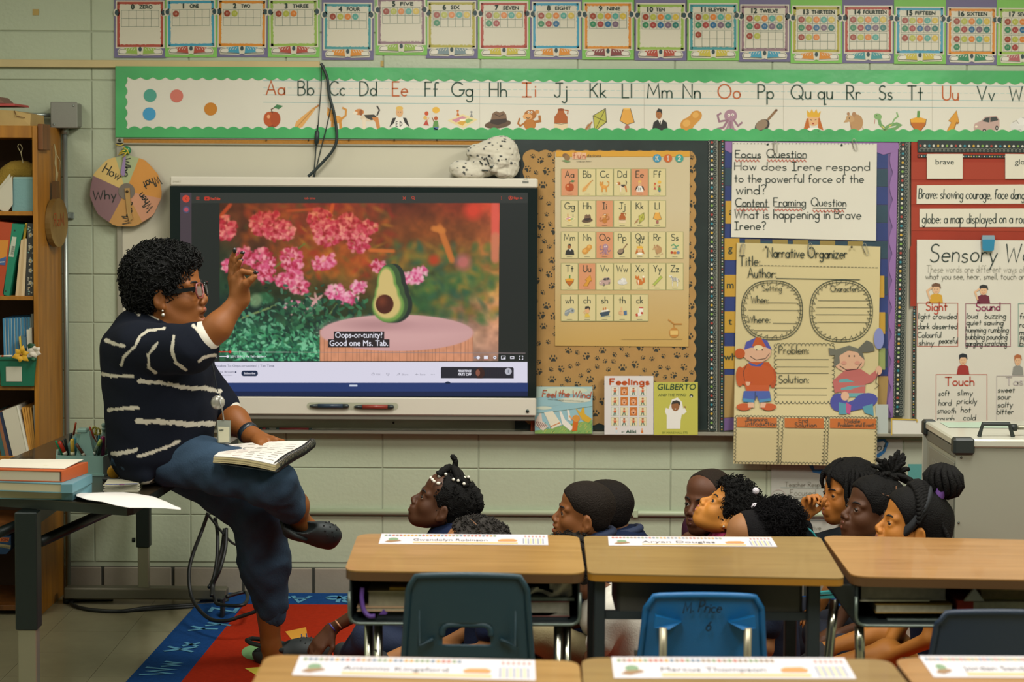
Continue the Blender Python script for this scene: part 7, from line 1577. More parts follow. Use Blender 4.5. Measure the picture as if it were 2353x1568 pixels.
MB().tube(spl([P(833,1350,Y1 - .02),P(831,1375,Y1 - .02),P(836,1402,Y1 - .025),P(848,1416,Y1 - .03),P(862,1416,Y1 - .03)]),.0065,mat('#5a3a8a',.5),8).build('strap',t); MB().hexa([P(871,1413,Y1 - .03),P(881,1401,Y1 - .03),P(890,1410,Y1 - .03),P(886,1413,Y1 - .03)],(0,.004,0),mat('#5a3a8a',.5)).build('clip',t)
# desk 2: seen from its back, modesty panel and steel legs
D2 = [(1341,1232),(1884,1234),(1942,1330),(1351,1318)]
d2, q2 = desk_top('middle desk of the row with an orange front edge and steel drawer box',D2,DZ,lam2,eor,th=.022,r=.03)
yn2 = q2[3].y; dkm = mat('#1c2529',.5,key='painted_steel'); pnl = mat('#34332c',.6,bump=.15,bscale=300)
for (pa,pb,Yo) in ((1365,1391,.03),(1856,1885,.03)):
    xa2, xb2 = P(pa,1400,yn2 + Yo).x, P(pb,1400,yn2 + Yo).x; MB().box((xa2,yn2 + Yo,.0),(xb2,yn2 + Yo + .035,DZ - .022),dkm,bev=.003).build('leg',d2)
    MB().box((xa2,q2[0].y - .08,.0),(xb2,q2[0].y - .045,DZ - .022),dkm,bev=.003).build('leg',d2)
xa2, xb2 = P(1391,1410,yn2 + .045).x, P(1856,1410,yn2 + .045).x
MB().box((xa2,yn2 + .04,P(1400,1423,yn2 + .045).z),(xb2,yn2 + .06,P(1400,1405,yn2 + .045).z),dkm).build('cross_rail',d2)
MB().box((P(1417,1400,yn2 + .045).x,yn2 + .045,P(1700,1426,yn2 + .045).z),(P(1845,1400,yn2 + .045).x,yn2 + .30,DZ - .022),pnl,bev=.01).build('drawer_box',d2)
# desk 3
D3 = [(1889,1231),(2420,1242),(2420,1334),(1958,1325)]
d3, q3 = desk_top('warm toned desk with a crowded book box at the right edge of the row',D3,DZ,lam3,ebr)
yn3 = q3[3].y; xa3 = P(1966,1400,yn3 + .02).x; xb3 = P(2420,1400,yn3 + .02).x; zb3 = P(2100,1438,yn3 + .02).z
book_box(d3,xa3,xb3,yn3 + .015,q3[0].y - .06,zb3,DZ - .03)
MB().hexa([P(1906,1347,yn3 + .05),P(1966,1345,yn3 + .03),P(1966,1430,yn3 + .03),P(1958,1424,yn3 + .05)],(0,.012,0),blkp).build('box_flare',d3)
for (pts) in (((1917,1378,.10),(1910,1450,.08),(1899,1568,.05)),((1974,1440,.05),(1976,1500,.05),(1976,1600,.05))):
    MB().tube([P(x,y,yn3 + dy) for x,y,dy in pts] + [Vector((P(pts[-1][0],1568,yn3).x,yn3 + .05,.01))],.0135,chrome,14).build('leg',d3)
Y3 = yn3 + .05
stacked('thick pale book on top in the right desk box',1979,2172,1346,1378,'#7a766c',Y3,cov='#8a847a'); stacked('thin white booklet under the thick pale book',1976,2136,1379,1383,'#a8a594',Y3 - .005); stacked('cream book with an orange spine in the right desk box',2014,2187,1391,1408,'#a39c84',Y3,cov='#9a7a3a')
stacked('dark folder at the bottom of the right desk box',2040,2165,1425,1431,'#5f6a64',Y3); stacked('red edged workbook at the right of the right desk box',2200,2237,1380,1404,'#9a2c14',Y3); stacked('open pale workbook beside the red edged one',2237,2400,1384,1406,'#a89f86',Y3); stacked('tan folders near the frame edge in the right desk box',2255,2400,1358,1376,'#7f6a42',Y3 + .02,cov='#8a7a3a')
t = empty('folded_paper',P(2235,1375,Y3),'folded white paper wedged upright in the right desk box','paper'); PB(MB(),[(2216,1382),(2240,1352),(2262,1382)],Y3 - .01,.01,mat('#b5b0a0',.7)).build('sheet',t)
# front row (near, out of focus)
DZ2 = .70
E1 = [(612,1505),(1330,1519),(1345,1640),(545,1640)]; E2 = [(1336,1512),(2042,1515),(2140,1640),(1345,1640)]; E3 = [(2052,1512),(2560,1516),(2700,1640),(2150,1640)]
for px, lb, m_ in ((E1,'nearest desk at the bottom left of the frame with a name strip',lam),(E2,'nearest desk at the bottom middle of the frame',lam2),(E3,'nearest desk at the bottom right corner of the frame',lam3)):
    t_, q_ = desk_top(lb,px,DZ2,m_,ebr); yy = q_[3].y
    book_box(t_,q_[3].x + .04,q_[2].x - .04,yy + .02,q_[0].y - .06,DZ2 - .17,DZ2 - .03)
    for x in (q_[3].x + .06,q_[2].x - .06):
        for y in (yy + .06,q_[0].y - .1): MB().tube([(x,y,DZ2 - .17),(x,y,.01)],.0125,chrome,12).build('leg',t_)
name_strip('white name strip on the left desk of the second row',[(877,1228),(1258,1230.5),(1260,1254),(870,1251)],DZ,'Gwendolyn Robinson',1)
name_strip('white name strip on the middle desk of the second row',[(1397,1234),(1772,1236),(1786,1258),(1399,1255)],DZ,'Aryan Douglas',2)
name_strip('blurred name strip on the near bottom left desk',[(689,1509),(1229,1519),(1231,1566),(671,1553)],DZ2,'Antonio Kingsford',3)
name_strip('blurred name strip on the near bottom middle desk',[(1405,1512),(1940,1514),(1968,1562),(1411,1560)],DZ2,'Marcus Thompson',4)
name_strip('blurred name strip on the near bottom right desk',[(2111,1509),(2500,1511),(2560,1560),(2146,1558)],DZ2,'Jordan Sanders',5)
# ================================================================ chairs
def shell_chair(label,x0,x1,yt,Y,col,slot=None,ribs=False,writing=False,lean=0):
    """plastic shell chair seen from behind: curved back with rolled rim, seat and steel legs"""
    m = mat(col,.38,bump=.35,bscale=420,key='chair_plastic_' + col.strip('#')); cx = (x0 + x1) / 2; top = P(cx,yt,Y); wl = P(x0,yt + 40,Y).x; wr = P(x1,yt + 40,Y).x; ztop = top.z; zseat = .40; t = empty('school_chair',(top.x,Y + .15,0),label,'chair')
    mb = MB(); nu, nv = 24, 26; hw_ = (wr - wl) / 2; mx = (wl + wr) / 2; H_ = ztop - zseat; vs = {}; k = 0; V_ = []
    def pt(u,v):   # u -1..1, v 0 (top) .. 1 (seat joint)
        a = abs(u); r = .10; flare = .98 + .14 * v; x = mx + u * hw_ * flare
        z = ztop - v * H_ - (.012 * u * u if v < .5 else .012 * u * u * (1 - v) * 2)
        if a > .86 and v < .12: z -= (1 - v / .12) * ((a - .86) / .14) ** 2 * .035
        y = Y + .03 * (u * u) * -1 + .05 * v + .018 * (1 - (1 - min(v * 6,1)) ** 2) * 0
        y -= .0
        return Vector((x,Y - .035 * (1 - u * u) * 0 + .05 * v + .03 * u * u,z))
    hole = None
    if slot: (sx0,sx1,sy0,sy1) = slot; hole = (P(sx0,sy0,Y).x,P(sx1,sy0,Y).x,P(cx,sy1,Y).z,P(cx,sy0,Y).z)
    us = [-1 + 2 * i / nu for i in range(nu + 1)]; vv = [i / nv for i in range(nv + 1)]
    if hole:   # pull grid lines onto the hole's edges
        def snap(lst,f,target):
            i = min(range(len(lst)),key=lambda i: abs(f(lst[i]) - target)); a = lst[i]; lo, hi = lst[i] - 2 / nu, lst[i] + 2 / nu
            best = min(np.linspace(lo,hi,81),key=lambda q: abs(f(q) - target)); lst[i] = float(best); return i
        iu0 = snap(us,lambda u: pt(u,.75).x,hole[0]); iu1 = snap(us,lambda u: pt(u,.75).x,hole[1]); iv1 = snap(vv,lambda v: pt(0,v).z,hole[2]); iv0 = snap(vv,lambda v: pt(0,v).z,hole[3])
    vs = [pt(u,v) for v in vv for u in us]; k = len(vs); th = Vector((0,.006,0)); vs += [p + th for p in vs]; fs = []; N1 = nu + 1
    ish = lambda i, j: bool(hole) and iu0 <= i < iu1 and iv0 <= j < iv1
    for j in range(nv):
        for i in range(nu):
            if ish(i,j): continue
            a = j * N1 + i; q = (a,a + 1,a + N1 + 1,a + N1); fs += [q,tuple(x + k for x in q[::-1])]
            for (di,dj,e) in ((-1,0,(a + N1,a)),(1,0,(a + 1,a + N1 + 1)),(0,-1,(a,a + 1)),(0,1,(a + N1 + 1,a + N1))):
                ii, jj = i + di, j + dj
                if ii < 0 or ii >= nu or jj < 0 or ish(ii,jj): fs.append((e[0],e[0] + k,e[1] + k,e[1]))
    mb.add(vs,fs,m,True); mb.build('backrest',t)
    # rolled rim on the outline
    rim = [pt(-1,v) for v in np.linspace(1,.10,14)] + [pt(u,0) - Vector((0,0,.0)) for u in np.linspace(-.97,.97,22)] + [pt(1,v) for v in np.linspace(.10,1,14)]
    MB().tube([p + Vector((0,-.001,0)) for p in rim],.0085,m,8).build('rim',t)
    if hole:
        zc0, zc1 = hole[2], hole[3]; MB().tube(round_poly([Vector((hole[0],Y + .035,zc0)),Vector((hole[0],Y + .030,zc1)),Vector((hole[1],Y + .030,zc1)),Vector((hole[1],Y + .035,zc0))],.03)[5:-5],.0085,m,8).build('hand_hole_rim',t)
        for s_, xh in ((-1,hole[0]),(1,hole[1])): MB().tube([Vector((xh + s_ * .025,Y + .030,zc1 - .04)),Vector((mx + s_ * hw_ * .82,Y + .03,ztop - .20)),Vector((mx + s_ * hw_ * .80,Y + .012,ztop - .10))],[.006,.005,.001],m,6).build('pressed_rib',t)
    # seat
    sv = []; 
    for j in range(9):
        for i in range(13): u = -1 + i / 6; v = j / 8; sv.append(Vector((mx + u * hw_ * (1.12 - .1 * v),Y + .05 + .38 * v,zseat - .02 * math.sin(math.pi * v) + .014 * u * u - (.03 * (v - .85) / .15 if v > .85 else 0))))
    kk = len(sv); sv += [p - Vector((0,0,.006)) for p in sv]; sf = []
    for j in range(8):
        for i in range(12): a = j * 13 + i; sf += [(a,a + 1,a + 14,a + 13),(a + kk,a + 13 + kk,a + 14 + kk,a + 1 + kk)]
    MB().add(sv,sf,m,True).build('seat',t)
    st = mat('#aca48c',.3,.6)
    for s_ in (-1,1):
        x = mx + s_ * hw_ * .86
        if ribs:
            xr_ = mx + s_ * hw_ * .72; zr = P(cx,yt + 73,Y).z
            MB().tube([(xr_,Y - .012,zr),(xr_,Y - .006,zseat + .02),(xr_,Y + .08,zseat - .02)],.011,st,10).build('frame_tube',t)
            MB().hexa([(xr_ + s_ * .02,Y - .004,zr + .03),(xr_ + s_ * .024,Y - .004,zr - .002),(xr_ - s_ * .015,Y - .022,zr - .002),(xr_ - s_ * .05,Y + .0,zr + .012)],(0,.02,0),m).build('socket',t)
        MB().tube([(x,Y + .09,zseat - .01),(x + s_ * .03,Y + .0,.01)],.011,st,10).build('leg',t); MB().tube([(x,Y + .33,zseat - .01),(x + s_ * .02,Y + .42,.01)],.011,st,10).build('leg',t)
    if writing:
        A = Art(lambda u,v,l=0: P(u,v,Y - .0045)); pen = mat('#08202f',.5); write(A,'M. Price',1570,1408,24,pen,0,w=3.4,width=86,slant=.25,jit=.2); A.build('handwriting',t)
        A = Art(lambda u,v,l=0: P(u,v,Y + .004)); write(A,'6',1622,1450,20,pen,0,w=3.4,slant=.2); A.build('handwriting',t)
    return t
CH_Y = 4.70
shell_chair('dark teal plastic chair with a hand hole at the left desk',936,1212,1322,yn - .10,'#1d3944',slot=(1015,1128,1443,1490))
shell_chair('bright blue plastic chair with handwriting on its back at the middle desk',1486,1755,1368,yn2 - .06,'#0f5f96',ribs=True,writing=True)
shell_chair('navy plastic chair at the right desk cut by the frame edge',2160,2440,1407,yn3 - .10,'#1c2c40')
# ================================================================ laptop cart
gw = mat('#8f9080',.45,key='cart_enamel'); gl_ = mat('#b5b5a5',.3,coat=.3); bk2 = mat('#1f2624',.5); CZ = .86
fr_ = G(2200,1009,CZ); bk_ = G(2134,966,CZ); yfc, ybc = fr_.y, bk_.y; xl_ = fr_.x; xr2 = P(2560,1100,yfc).x
ct = empty('laptop_cart',((xl_ + xr2) / 2,(yfc + ybc) / 2,0),'large grey metal laptop charging cart with black corner bumpers','cart')
MB().box((xl_ + .004,yfc + .004,.12),(xr2,ybc - .01,CZ - .03),gw,bev=.003).build('body',ct)
MB().box((xl_ - .004,yfc - .002,.13),(xr2,yfc + .004,CZ - .032),gw,bev=.002).build('front_door',ct)
MB().box((xl_ - .002,yfc + .01,CZ - .07),(xl_ + .006,ybc - .02,CZ - .035),mat('#5f5f56',.5),bev=.002).build('side_rail',ct)
MB().box((xl_,yfc + .04,.2),(xl_ + .004,ybc - .05,CZ - .09),mat('#7f7f72',.5),bev=.002).build('side_panel',ct)
MB().box((xl_ - .010,yfc - .012,CZ - .03),(xr2,ybc,CZ),gl_,bev=.006).build('lid',ct)
MB().box((xl_ - .012,ybc - .005,.1),(xl_ + .02,ybc + .004,CZ - .01),gl_,bev=.003).build('rear_post',ct)
for (x,y) in ((xl_ - .016,yfc - .018),(xl_ - .016,ybc - .04)): MB().box((x,y,CZ - .055),(x + .075 if y < ybc - .1 else x + .05,y + .05,CZ + .004),bk2,bev=.008).build('corner_bumper',ct)
a_, b_, c_ = P(2250,1008,yfc + .06), P(2256,986,yfc + .06), P(2320,986,yfc + .06); zc = CZ + .045
MB().tube([(a_.x,yfc + .06,CZ),(a_.x + .012,yfc + .06,zc),(c_.x - .012 + .01,yfc + .06,zc),(c_.x + .012,yfc + .06,CZ)],.008,bk2,8,smooth=False).build('handle',ct)
MB().tube([(c_.x + .01,yfc + .08,CZ + .03),(xr2,yfc + .08,CZ + .03)],.008,slv,8).tube([(c_.x + .005,yfc + .08,CZ + .03),(c_.x + .03,yfc + .08,CZ + .03)],.013,bk2,8).build('push_bar',ct)
A = Art(lambda u,v,l=0: G(u,v,CZ + .0012)); A.poly([(2160,971),(2310,970),(2330,984),(2180,983)],mat('#a5bda8',.35)); A.build('green_sticker',ct)
for (x,y) in ((2209,1052),(2207,1104),(2203,1202)): MB().ball(P(x,y,yfc - .003),.0042,mat('#5a5f58',.3,.7),8).build('screw',ct)
A = Art(lambda u,v,l=0: Vector((xl_ - .0005,u,v))); A2 = Art(lambda u,v,l=0: Vector((xl_ - .0006,yfc + .36 - u,CZ - .16 - v))); fprint(A2,'reco',.0,.0,.05,mat('#9a9a8c',.5),0,width=.10); A2.build('lettering',ct)
for x in (xl_ + .06,xr2 - .06):
    for y in (yfc + .06,ybc - .06): MB().lathe([(.045,-.012),(.05,-.008),(.05,.008),(.045,.012)],bk2,Matrix.Translation((x,y,.05)) @ Matrix.Rotation(math.pi / 2,4,'Y'),14).box((x - .02,y - .02,.06),(x + .02,y + .02,.125),slv).build('caster',ct)
# ================================================================ people
def skin_mat(h): return mat(h,.55,spec=.35,bump=.12,bscale=500,var=.05,vscale=18,key='skin_' + h.strip('#'))
def Rm(yaw,pitch=0,roll=0): return Matrix.Rotation(yaw,4,'Z') @ Matrix.Rotation(-pitch,4,'Y') @ Matrix.Rotation(roll,4,'X')
def head_prims(kid,op=0.0,lip=1.0):
    j = .86 if kid else 1.0; z = lambda v: v * j if v < 0 else v; c = .006 if kid else 0
    p = [E((-.014,0,.045),(.094,.075,.084)),E((.030,0,.055 + c),(.056,.062,.050),k=.03),E((.028,0,z(-.025)),(.060,.057,.080),k=.03)]
    for s in (-1,1):
        p += [C((-.012,s * .050,z(-.045)),(.058,s * .014,z(-.098) - op),.020,.017,.035),E((.050,s * .033,z(-.032)),(.030,.026,.028),k=.02),C((.083,s * .010,.022),(.070,s * .045,.020),.008,.009,.014)]
    p += [E((.066,0,z(-.100) - op),(.022,.022,.018),k=.02),E((.072,0,z(-.066)),(.026,.027,.024),k=.02),C((.084,0,.010),(.103,0,z(-.030)),.007,.0115,.012),C((.098,-.014,z(-.040)),(.098,.014,z(-.040)),.0085,.0085,.008)]
    p += [C((.093,-.016,z(-.062)),(.093,.016,z(-.062)),.0075,.0075,.010),C((.090,-.013,z(-.078) - op),(.090,.013,z(-.078) - op),.0085,.0085,.010)]
    if op: p.append(SUB(E((.095,0,z(-.070) - op * .5),(.03,.02,op * .55 + .003)),.003))
    for s in (-1,1):
        p += [SUB(E((.098,s * .034,.001),(.021,.019,.0125)),.012),E((.0725,s * .033,0),.0150,k=.006),SUB(E((.092,s * .033,-.0005),(.018,.0140,.0042)),.0015),SUB(E((.104,s * .007,z(-.046)),(.006,.004,.003)),.003)]
        p += [E((-.010,s * .078,-.012),(.018,.0090,.032),Matrix.Rotation(.18,3,'Y') @ Matrix.Rotation(-s * .35,3,'Z'),k=.006),E((-.004,s * .074,-.038),(.010,.008,.012),k=.005),SUB(E((-.006,s * .088,-.008),(.011,.006,.019),Matrix.Rotation(.18,3,'Y')),.003)]
    return p
CAP = [SUB(E((.100,0,-.032),(.080,.11,.106)),.006),SUB(E((.01,0,-.120),(.16,.13,.072)),.01)] + [SUB(E((-.006,s * .082,-.014),(.022,.022,.034)),.006) for s in (-1,1)]
def cap_prims(g=.006): return [E((-.016,0,.047),(.094 + g,.074 + g,.084 + g)),E((-.036,0,.0),(.062 + g,.058 + g,.06),k=.02),E((.030,0,.061),(.057 + g,.063 + g,.051 + g),k=.03)] + CAP
def face_parts(t,M,sk,kid,lipc,browc='#1c1512',op=0.0,gaze=(0,0),lids=1.0,iris='#21140d',vis=True):
    W_ = lambda x, y, z: M @ Vector((x,y,z)); sc = M.to_scale()[0]; j = .86 if kid else 1.0
    for s in (-1,1):
        c = Vector((.0725,s * .033,0)); r = .0137
        MB().ball(M @ c,r * sc,mat('#b0a698',.25),14).build('eyeball',t)
        d = Vector((1,gaze[0] * .5,gaze[1] * .5)).normalized(); MB().ball(M @ (c + d * .0066),.0088 * sc,mat(iris,.15),12).build('iris',t)
        MB().tube([W_(.0850,s * .020,.0010),W_(.0880,s * .027,.0042),W_(.0880,s * .036,.0044),W_(.0830,s * .0455,.0010)],[.0007 * sc,.0013 * sc,.0013 * sc,.0008 * sc],mat('#15100d',.6),5).build('eyelashes',t)
        MB().tube([W_(.0925,s * .014,.020),W_(.0905,s * .026,.0255),W_(.0840,s * .040,.026),W_(.0745,s * .050,.020)],[.0016 * sc,.003 * sc,.0026 * sc,.001 * sc],mat(browc,.8),6).build('eyebrow',t)
    up = [C((.0955,-.015,-.0625 * j),(.0975,-.004,-.0600 * j),.0045,.0058,.004),C((.0975,-.004,-.0600 * j),(.0975,.004,-.0600 * j),.0058,.0058,.004),C((.0975,.004,-.0600 * j),(.0955,.015,-.0625 * j),.0058,.0045,.004)]
    lo = [C((.0935,-.014,-.0765 * j - op),(.0955,0,-.0785 * j - op),.0048,.0072,.004),C((.0955,0,-.0785 * j - op),(.0935,.014,-.0765 * j - op),.0072,.0048,.004)]
    for q in (up,lo): organic('lip',[(XF(q,M),.0018)],mat(lipc,.4),t,1)
def tufts(t,name,V,N,n,r,m,seed,ln=1.0,th=.0016):
    rs = np.random.RandomState(seed); idx = rs.choice(len(V),min(n,len(V)),replace=False); mb = MB(); base = []
    for i in idx:
        p = Vector(V[i]); nn = Vector(N[i]); u = nn.orthogonal().normalized(); w = nn.cross(u); a0 = rs.rand() * 6.28; R = r * (.7 + .6 * rs.rand()); d = (u * math.cos(a0) + w * math.sin(a0)); pts = [p + nn * (R * (.2 + ln * k * .32)) + d * R * math.cos(a0 + k * 1.25) * .9 + w * R * math.sin(a0 + k * 1.25) * .7 for k in range(6)]
        mb.tube(pts,th,m,4,caps=False)
    mb.build(name,t,kind='stuff')
def hair_obj(t,M,prims,res,m,disp=None,name='hair'):
    o = organic(name,[(XF(prims,M),res)],m,t,1,None,disp); me = o.data; n = len(me.vertices); V = np.zeros(n * 3,dtype=np.float32); me.vertices.foreach_get('co',V); N = np.zeros(n * 3,dtype=np.float32); me.vertices.foreach_get('normal',N)
    return o, V.reshape(-1,3).astype(float) + np.array(wloc(t)), N.reshape(-1,3).astype(float)
def hand(w,d,n,side,L=.17,curl=(.5,.5,.5,.5),thumb=.5,spread=.06):
    """w wrist, d towards the fingers, n out of the back of the hand; side +1/-1 places the thumb"""
    w, d, n = Vector(w), Vector(d).normalized(), Vector(n).normalized(); n = (n - d * n.dot(d)).normalized(); s = d.cross(n) * side; k = L / .18; p = []
    for i, o in enumerate((.026,.009,-.009,-.025)):
        kn = w + d * .085 * k * (1 - .05 * abs(i - 1)) + s * o * k; p.append(C(w + s * o * .6 * k,kn,.014 * k,.0115 * k,.014 * k)); a = 0; q = kn
        for jn, (ln,rr) in enumerate(zip((.040,.026,.020),(.0092,.0082,.0070))):
            a += curl[i] * (.75,1.1,.8)[jn]; dd = (d * math.cos(a) - n * math.sin(a) + s * (1.5 - i) * spread * math.cos(a)).normalized(); ln *= (.94,1.04,1.0,.8)[i] * k; q2 = q + dd * ln; p.append(C(q,q2,rr * k,rr * .92 * k,.004)); q = q2
    b = w + d * .02 * k + s * .022 * k; dd = (d * .75 + s * .7 - n * .5 * thumb).normalized(); m1 = b + dd * .045 * k; d2 = (d * .9 + s * (.35 - thumb * .5) - n * .6 * thumb).normalized(); m2 = m1 + d2 * .032 * k
    return p + [C(b,m1,.014 * k,.011 * k,.012 * k),C(m1,m2,.0105 * k,.0095 * k,.004),C(m2,m2 + d2 * .024 * k,.0095 * k,.008 * k,.004)]
def clog(t,M,m,h=1.0):
    pr = [C((.03,0,.012),(.22,0,.012),.034,.040,.03),E((.175,0,.035 * h),(.088,.052,.045 * h),k=.03),E((.06,0,.028 * h),(.075,.042,.034 * h),k=.03),SUB(E((.045,0,.062 * h),(.075,.034,.052 * h)),.006)]
    o = organic('clog',[(XF(pr,M),.004)],m,t,1)
    for (x,y) in ((.15,.0),(.16,-.022),(.16,.022),(.178,-.034),(.18,.0),(.178,.034),(.195,-.018),(.195,.018),(.212,-.03),(.214,0),(.212,.03)):
        z = .035 * h + .045 * h * math.sqrt(max(0,1 - ((x - .175) / .088) ** 2 - (y / .052) ** 2)); MB().ball(M @ Vector((x,y,z - .001)),.0036,mat('#080c0c',.9),7).build('vent_hole',o)
    MB().tube([M @ Vector(q) for q in ((.10,-.045,.045),(.04,-.047,.06),(-.02,-.03,.07),(-.035,0,.072),(-.02,.03,.07),(.04,.047,.06),(.10,.045,.045))],.0085,m,8).build('heel_strap',o)
def wrinkle(amp,fr,seed,base=(1,1,1)):
    def f(V,F):
        N = vnormals(V,F); rs = np.random.RandomState(seed); w = 0
        for q in range(5): d = rs.randn(3) * np.array(base); d /= np.linalg.norm(d); w = w + np.sin(V @ d * fr * (1 + .5 * q) + rs.rand() * 6) / (1 + .5 * q)
        w = w / 2.6; return V + N * (np.abs(w) ** .8 * np.sign(w) * amp)[:,None]
    return f
# ---------------------------------------------------------------- the teacher
TY = 5.88; pj = lambda x, y, dy=0.0: P(x,y,TY + dy)
te = empty('person',pj(380,1115),'woman in navy shirt with white broken stripes seated on the table, one hand raised','person')
tsk = skin_mat('#7d4a20'); hM = Matrix.Translation(pj(391,673)) @ Rm(-.12,.12) @ Matrix.Scale(1.13,4)
hp = head_prims(False,.015); hp += [E((.02,0,-.085),(.05,.055,.035),k=.03)]
wp_ = [(551,690,-.22)]; hw0 = pj(551,688,-.22)
fing = [((549,655),(531,640),(531,609),(538,580),-.19),((549,655),(537,632),(543,602),(556,584),-.20),((549,655),(545,637),(545,617),(552,601),-.215),((552,655),(551,633),(556,624),(586,629),-.235)]
arm = [C(pj(325,790,-.17),pj(448,806,-.26),.062,.05),C(pj(448,806,-.26),pj(500,752,-.25),.046,.042,.03),C(pj(500,752,-.25),hw0,.042,.029,.03)]
hnd = [C(hw0,pj(541,650,-.20),.026,.024,.02),C(hw0,pj(556,655,-.22),.024,.020,.02),C(pj(551,672,-.22),pj(548,645,-.22),.024,.022,.02)]
for (b,a,m_,e,dy) in fing:
    k_ = 0 if e[0] != 586 else 1
    hnd += [C(pj(*b,dy),pj(*a,dy),.012,.0115,.010),C(pj(*a,dy),pj(*m_,dy - .004),.0108,.0095,.004),C(pj(*m_,dy - .004),pj(*(((m_[0] + e[0]) / 2 + (0 if k_ else -1),(m_[1] + e[1]) / 2)),dy - .010),.0095,.0088,.004),C(pj((m_[0] + e[0]) / 2,(m_[1] + e[1]) / 2,dy - .010),pj(*e,dy - .016),.0088,.0075,.004)]
hnd += [C(pj(551,676,-.23),pj(566,652,-.255),.020,.015,.014),C(pj(566,652,-.255),pj(577,643,-.26),.0125,.011,.005),C(pj(577,643,-.26),pj(586,636,-.26),.011,.009,.004)]
lw = pj(578,1003,.06); la = [C(pj(430,800,.18),pj(500,935,.2),.055,.048),C(pj(500,935,.2),pj(540,968,.13),.048,.045,.03),C(pj(540,968,.13),lw,.045,.030,.03)]
lh = [C(lw,pj(600,1022,-.02),.024,.021,.02),C(lw,pj(612,1018,.01),.024,.020,.02),C(lw,pj(622,1013,.04),.023,.018,.02),C(pj(588,1014,.0),pj(601,1030,-.06),.014,.011,.01),C(pj(601,1030,-.06),pj(598,1040,-.10),.010,.0095,.004)]
for e1, e2 in (((618,1020),(632,1022)),((628,1016),(644,1019)),((634,1012),(650,1015))): lh += [C(pj(e1[0] - 8,e1[1] - 3,.01),pj(*e1,.0),.012,.010,.008),C(pj(*e1,.0),pj(*e2,.02),.0098,.0085,.004)]
feet = [C(pj(676,1160,.02),pj(688,1196,.08),.046,.034,.03),C(pj(686,1196,.08),pj(725,1218,.10),.034,.024,.02),C(pj(612,1330,.28),pj(622,1480,.32),.055,.034,.03),C(pj(622,1480,.32),pj(630,1508,.33),.034,.038,.02),C(pj(612,1512,.34),pj(700,1512,.33),.032,.026,.02)]
body = XF(hp,hM) + [C(hM @ Vector((-.025,0,-.04)),pj(365,768),.058,.066,.03),E(pj(372,850),(.13,.16,.16),k=.05),E(pj(370,985),(.14,.16,.13),k=.05),C(pj(400,1055,-.1),pj(625,1112,-.14),.07,.05,.03),C(pj(625,1115,-.14),pj(676,1165,.02),.05,.046,.03),C(pj(400,1060,.08),pj(595,1175,.16),.07,.055,.03),C(pj(595,1180,.16),pj(612,1330,.28),.055,.055,.03)] + arm + hnd + la + lh + feet
organic('body',[(body,.0036)],tsk,te,1)
face_parts(te,hM,tsk,False,'#8a4c3a',op=.015,gaze=(-.4,0))
hp2 = [E((-.030,0,.055),(.108,.096,.100)),E((.035,0,.090),(.060,.070,.042),k=.03),E((-.064,0,-.005),(.068,.074,.066),k=.03),SUB(E((.122,0,-.028),(.066,.12,.122)),.012),SUB(E((.05,0,-.10),(.10,.13,.075)),.02),SUB(E((-.004,-.085,-.014),(.020,.03,.032)),.01)]
hblk = mat('#0a0b0a',.6,bump=1.0,bscale=130,key='black_curly_hair',spec=.25)
ho, HV, HN = hair_obj(te,hM,hp2,.005,hblk,fur(.004,2,(90,150))); tufts(ho,'curls',HV,HN,2600,.0075,hblk,4,1.0,.0017)
# glasses, earring
gk, gp_ = mat('#131615',.25), mat('#7a3f3c',.25); g = lambda x, y, z: hM @ Vector((x,y,z))
for s in (-1,1):
    fr = [(.104,s * .010,.016),(.104,s * .030,.021),(.100,s * .054,.018),(.097,s * .058,-.004),(.100,s * .048,-.024),(.104,s * .024,-.024),(.106,s * .012,-.010)]
    MB().tube([g(*p) for p in fr + [fr[0]]],.0032,gp_ if s < 0 else gk,7).build('glasses_rim',te)
    MB().hexa([g(.098,s * .059,.012),g(.098,s * .059,.0),g(-.004,s * .080,-.004),g(-.004,s * .080,.008)],(0,-s * .004,0),gk).build('glasses_temple',te)
    MB().hexa([g(.1015,s * .014,.012),g(.099,s * .052,.012),g(.099,s * .050,-.018),g(.1015,s * .018,-.018)],(.001,0,0),mat('#b8c0bc',.05,alpha=.12)).build('lens',te)
MB().tube([g(.106,-.010,.006),g(.108,0,.010),g(.106,.010,.006)],.003,gk,7).build('glasses_bridge',te)
for (dz,r) in ((-.048,.0035),(-.060,.0062)): MB().ball(g(-.002,-.083,dz),r,mat('#d8d2c0',.15,.5),10).build('earring',te)
for (e,sgn) in (((539,576),0),((557,581),1),((553,598),1),((588,626.5),2)):
    q = pj(*e,{0: -.212,1: -.22,2: -.262}[sgn]); MB().ball(q,.0065,mat('#171518',.15),8,(1,.7,1.5) if sgn == 0 else (1.4,.7,.8)).build('nail',te)
MB().ball(pj(598,1043,-.112),.008,mat('#171518',.15),8,(.9,1,1)).build('nail',te)
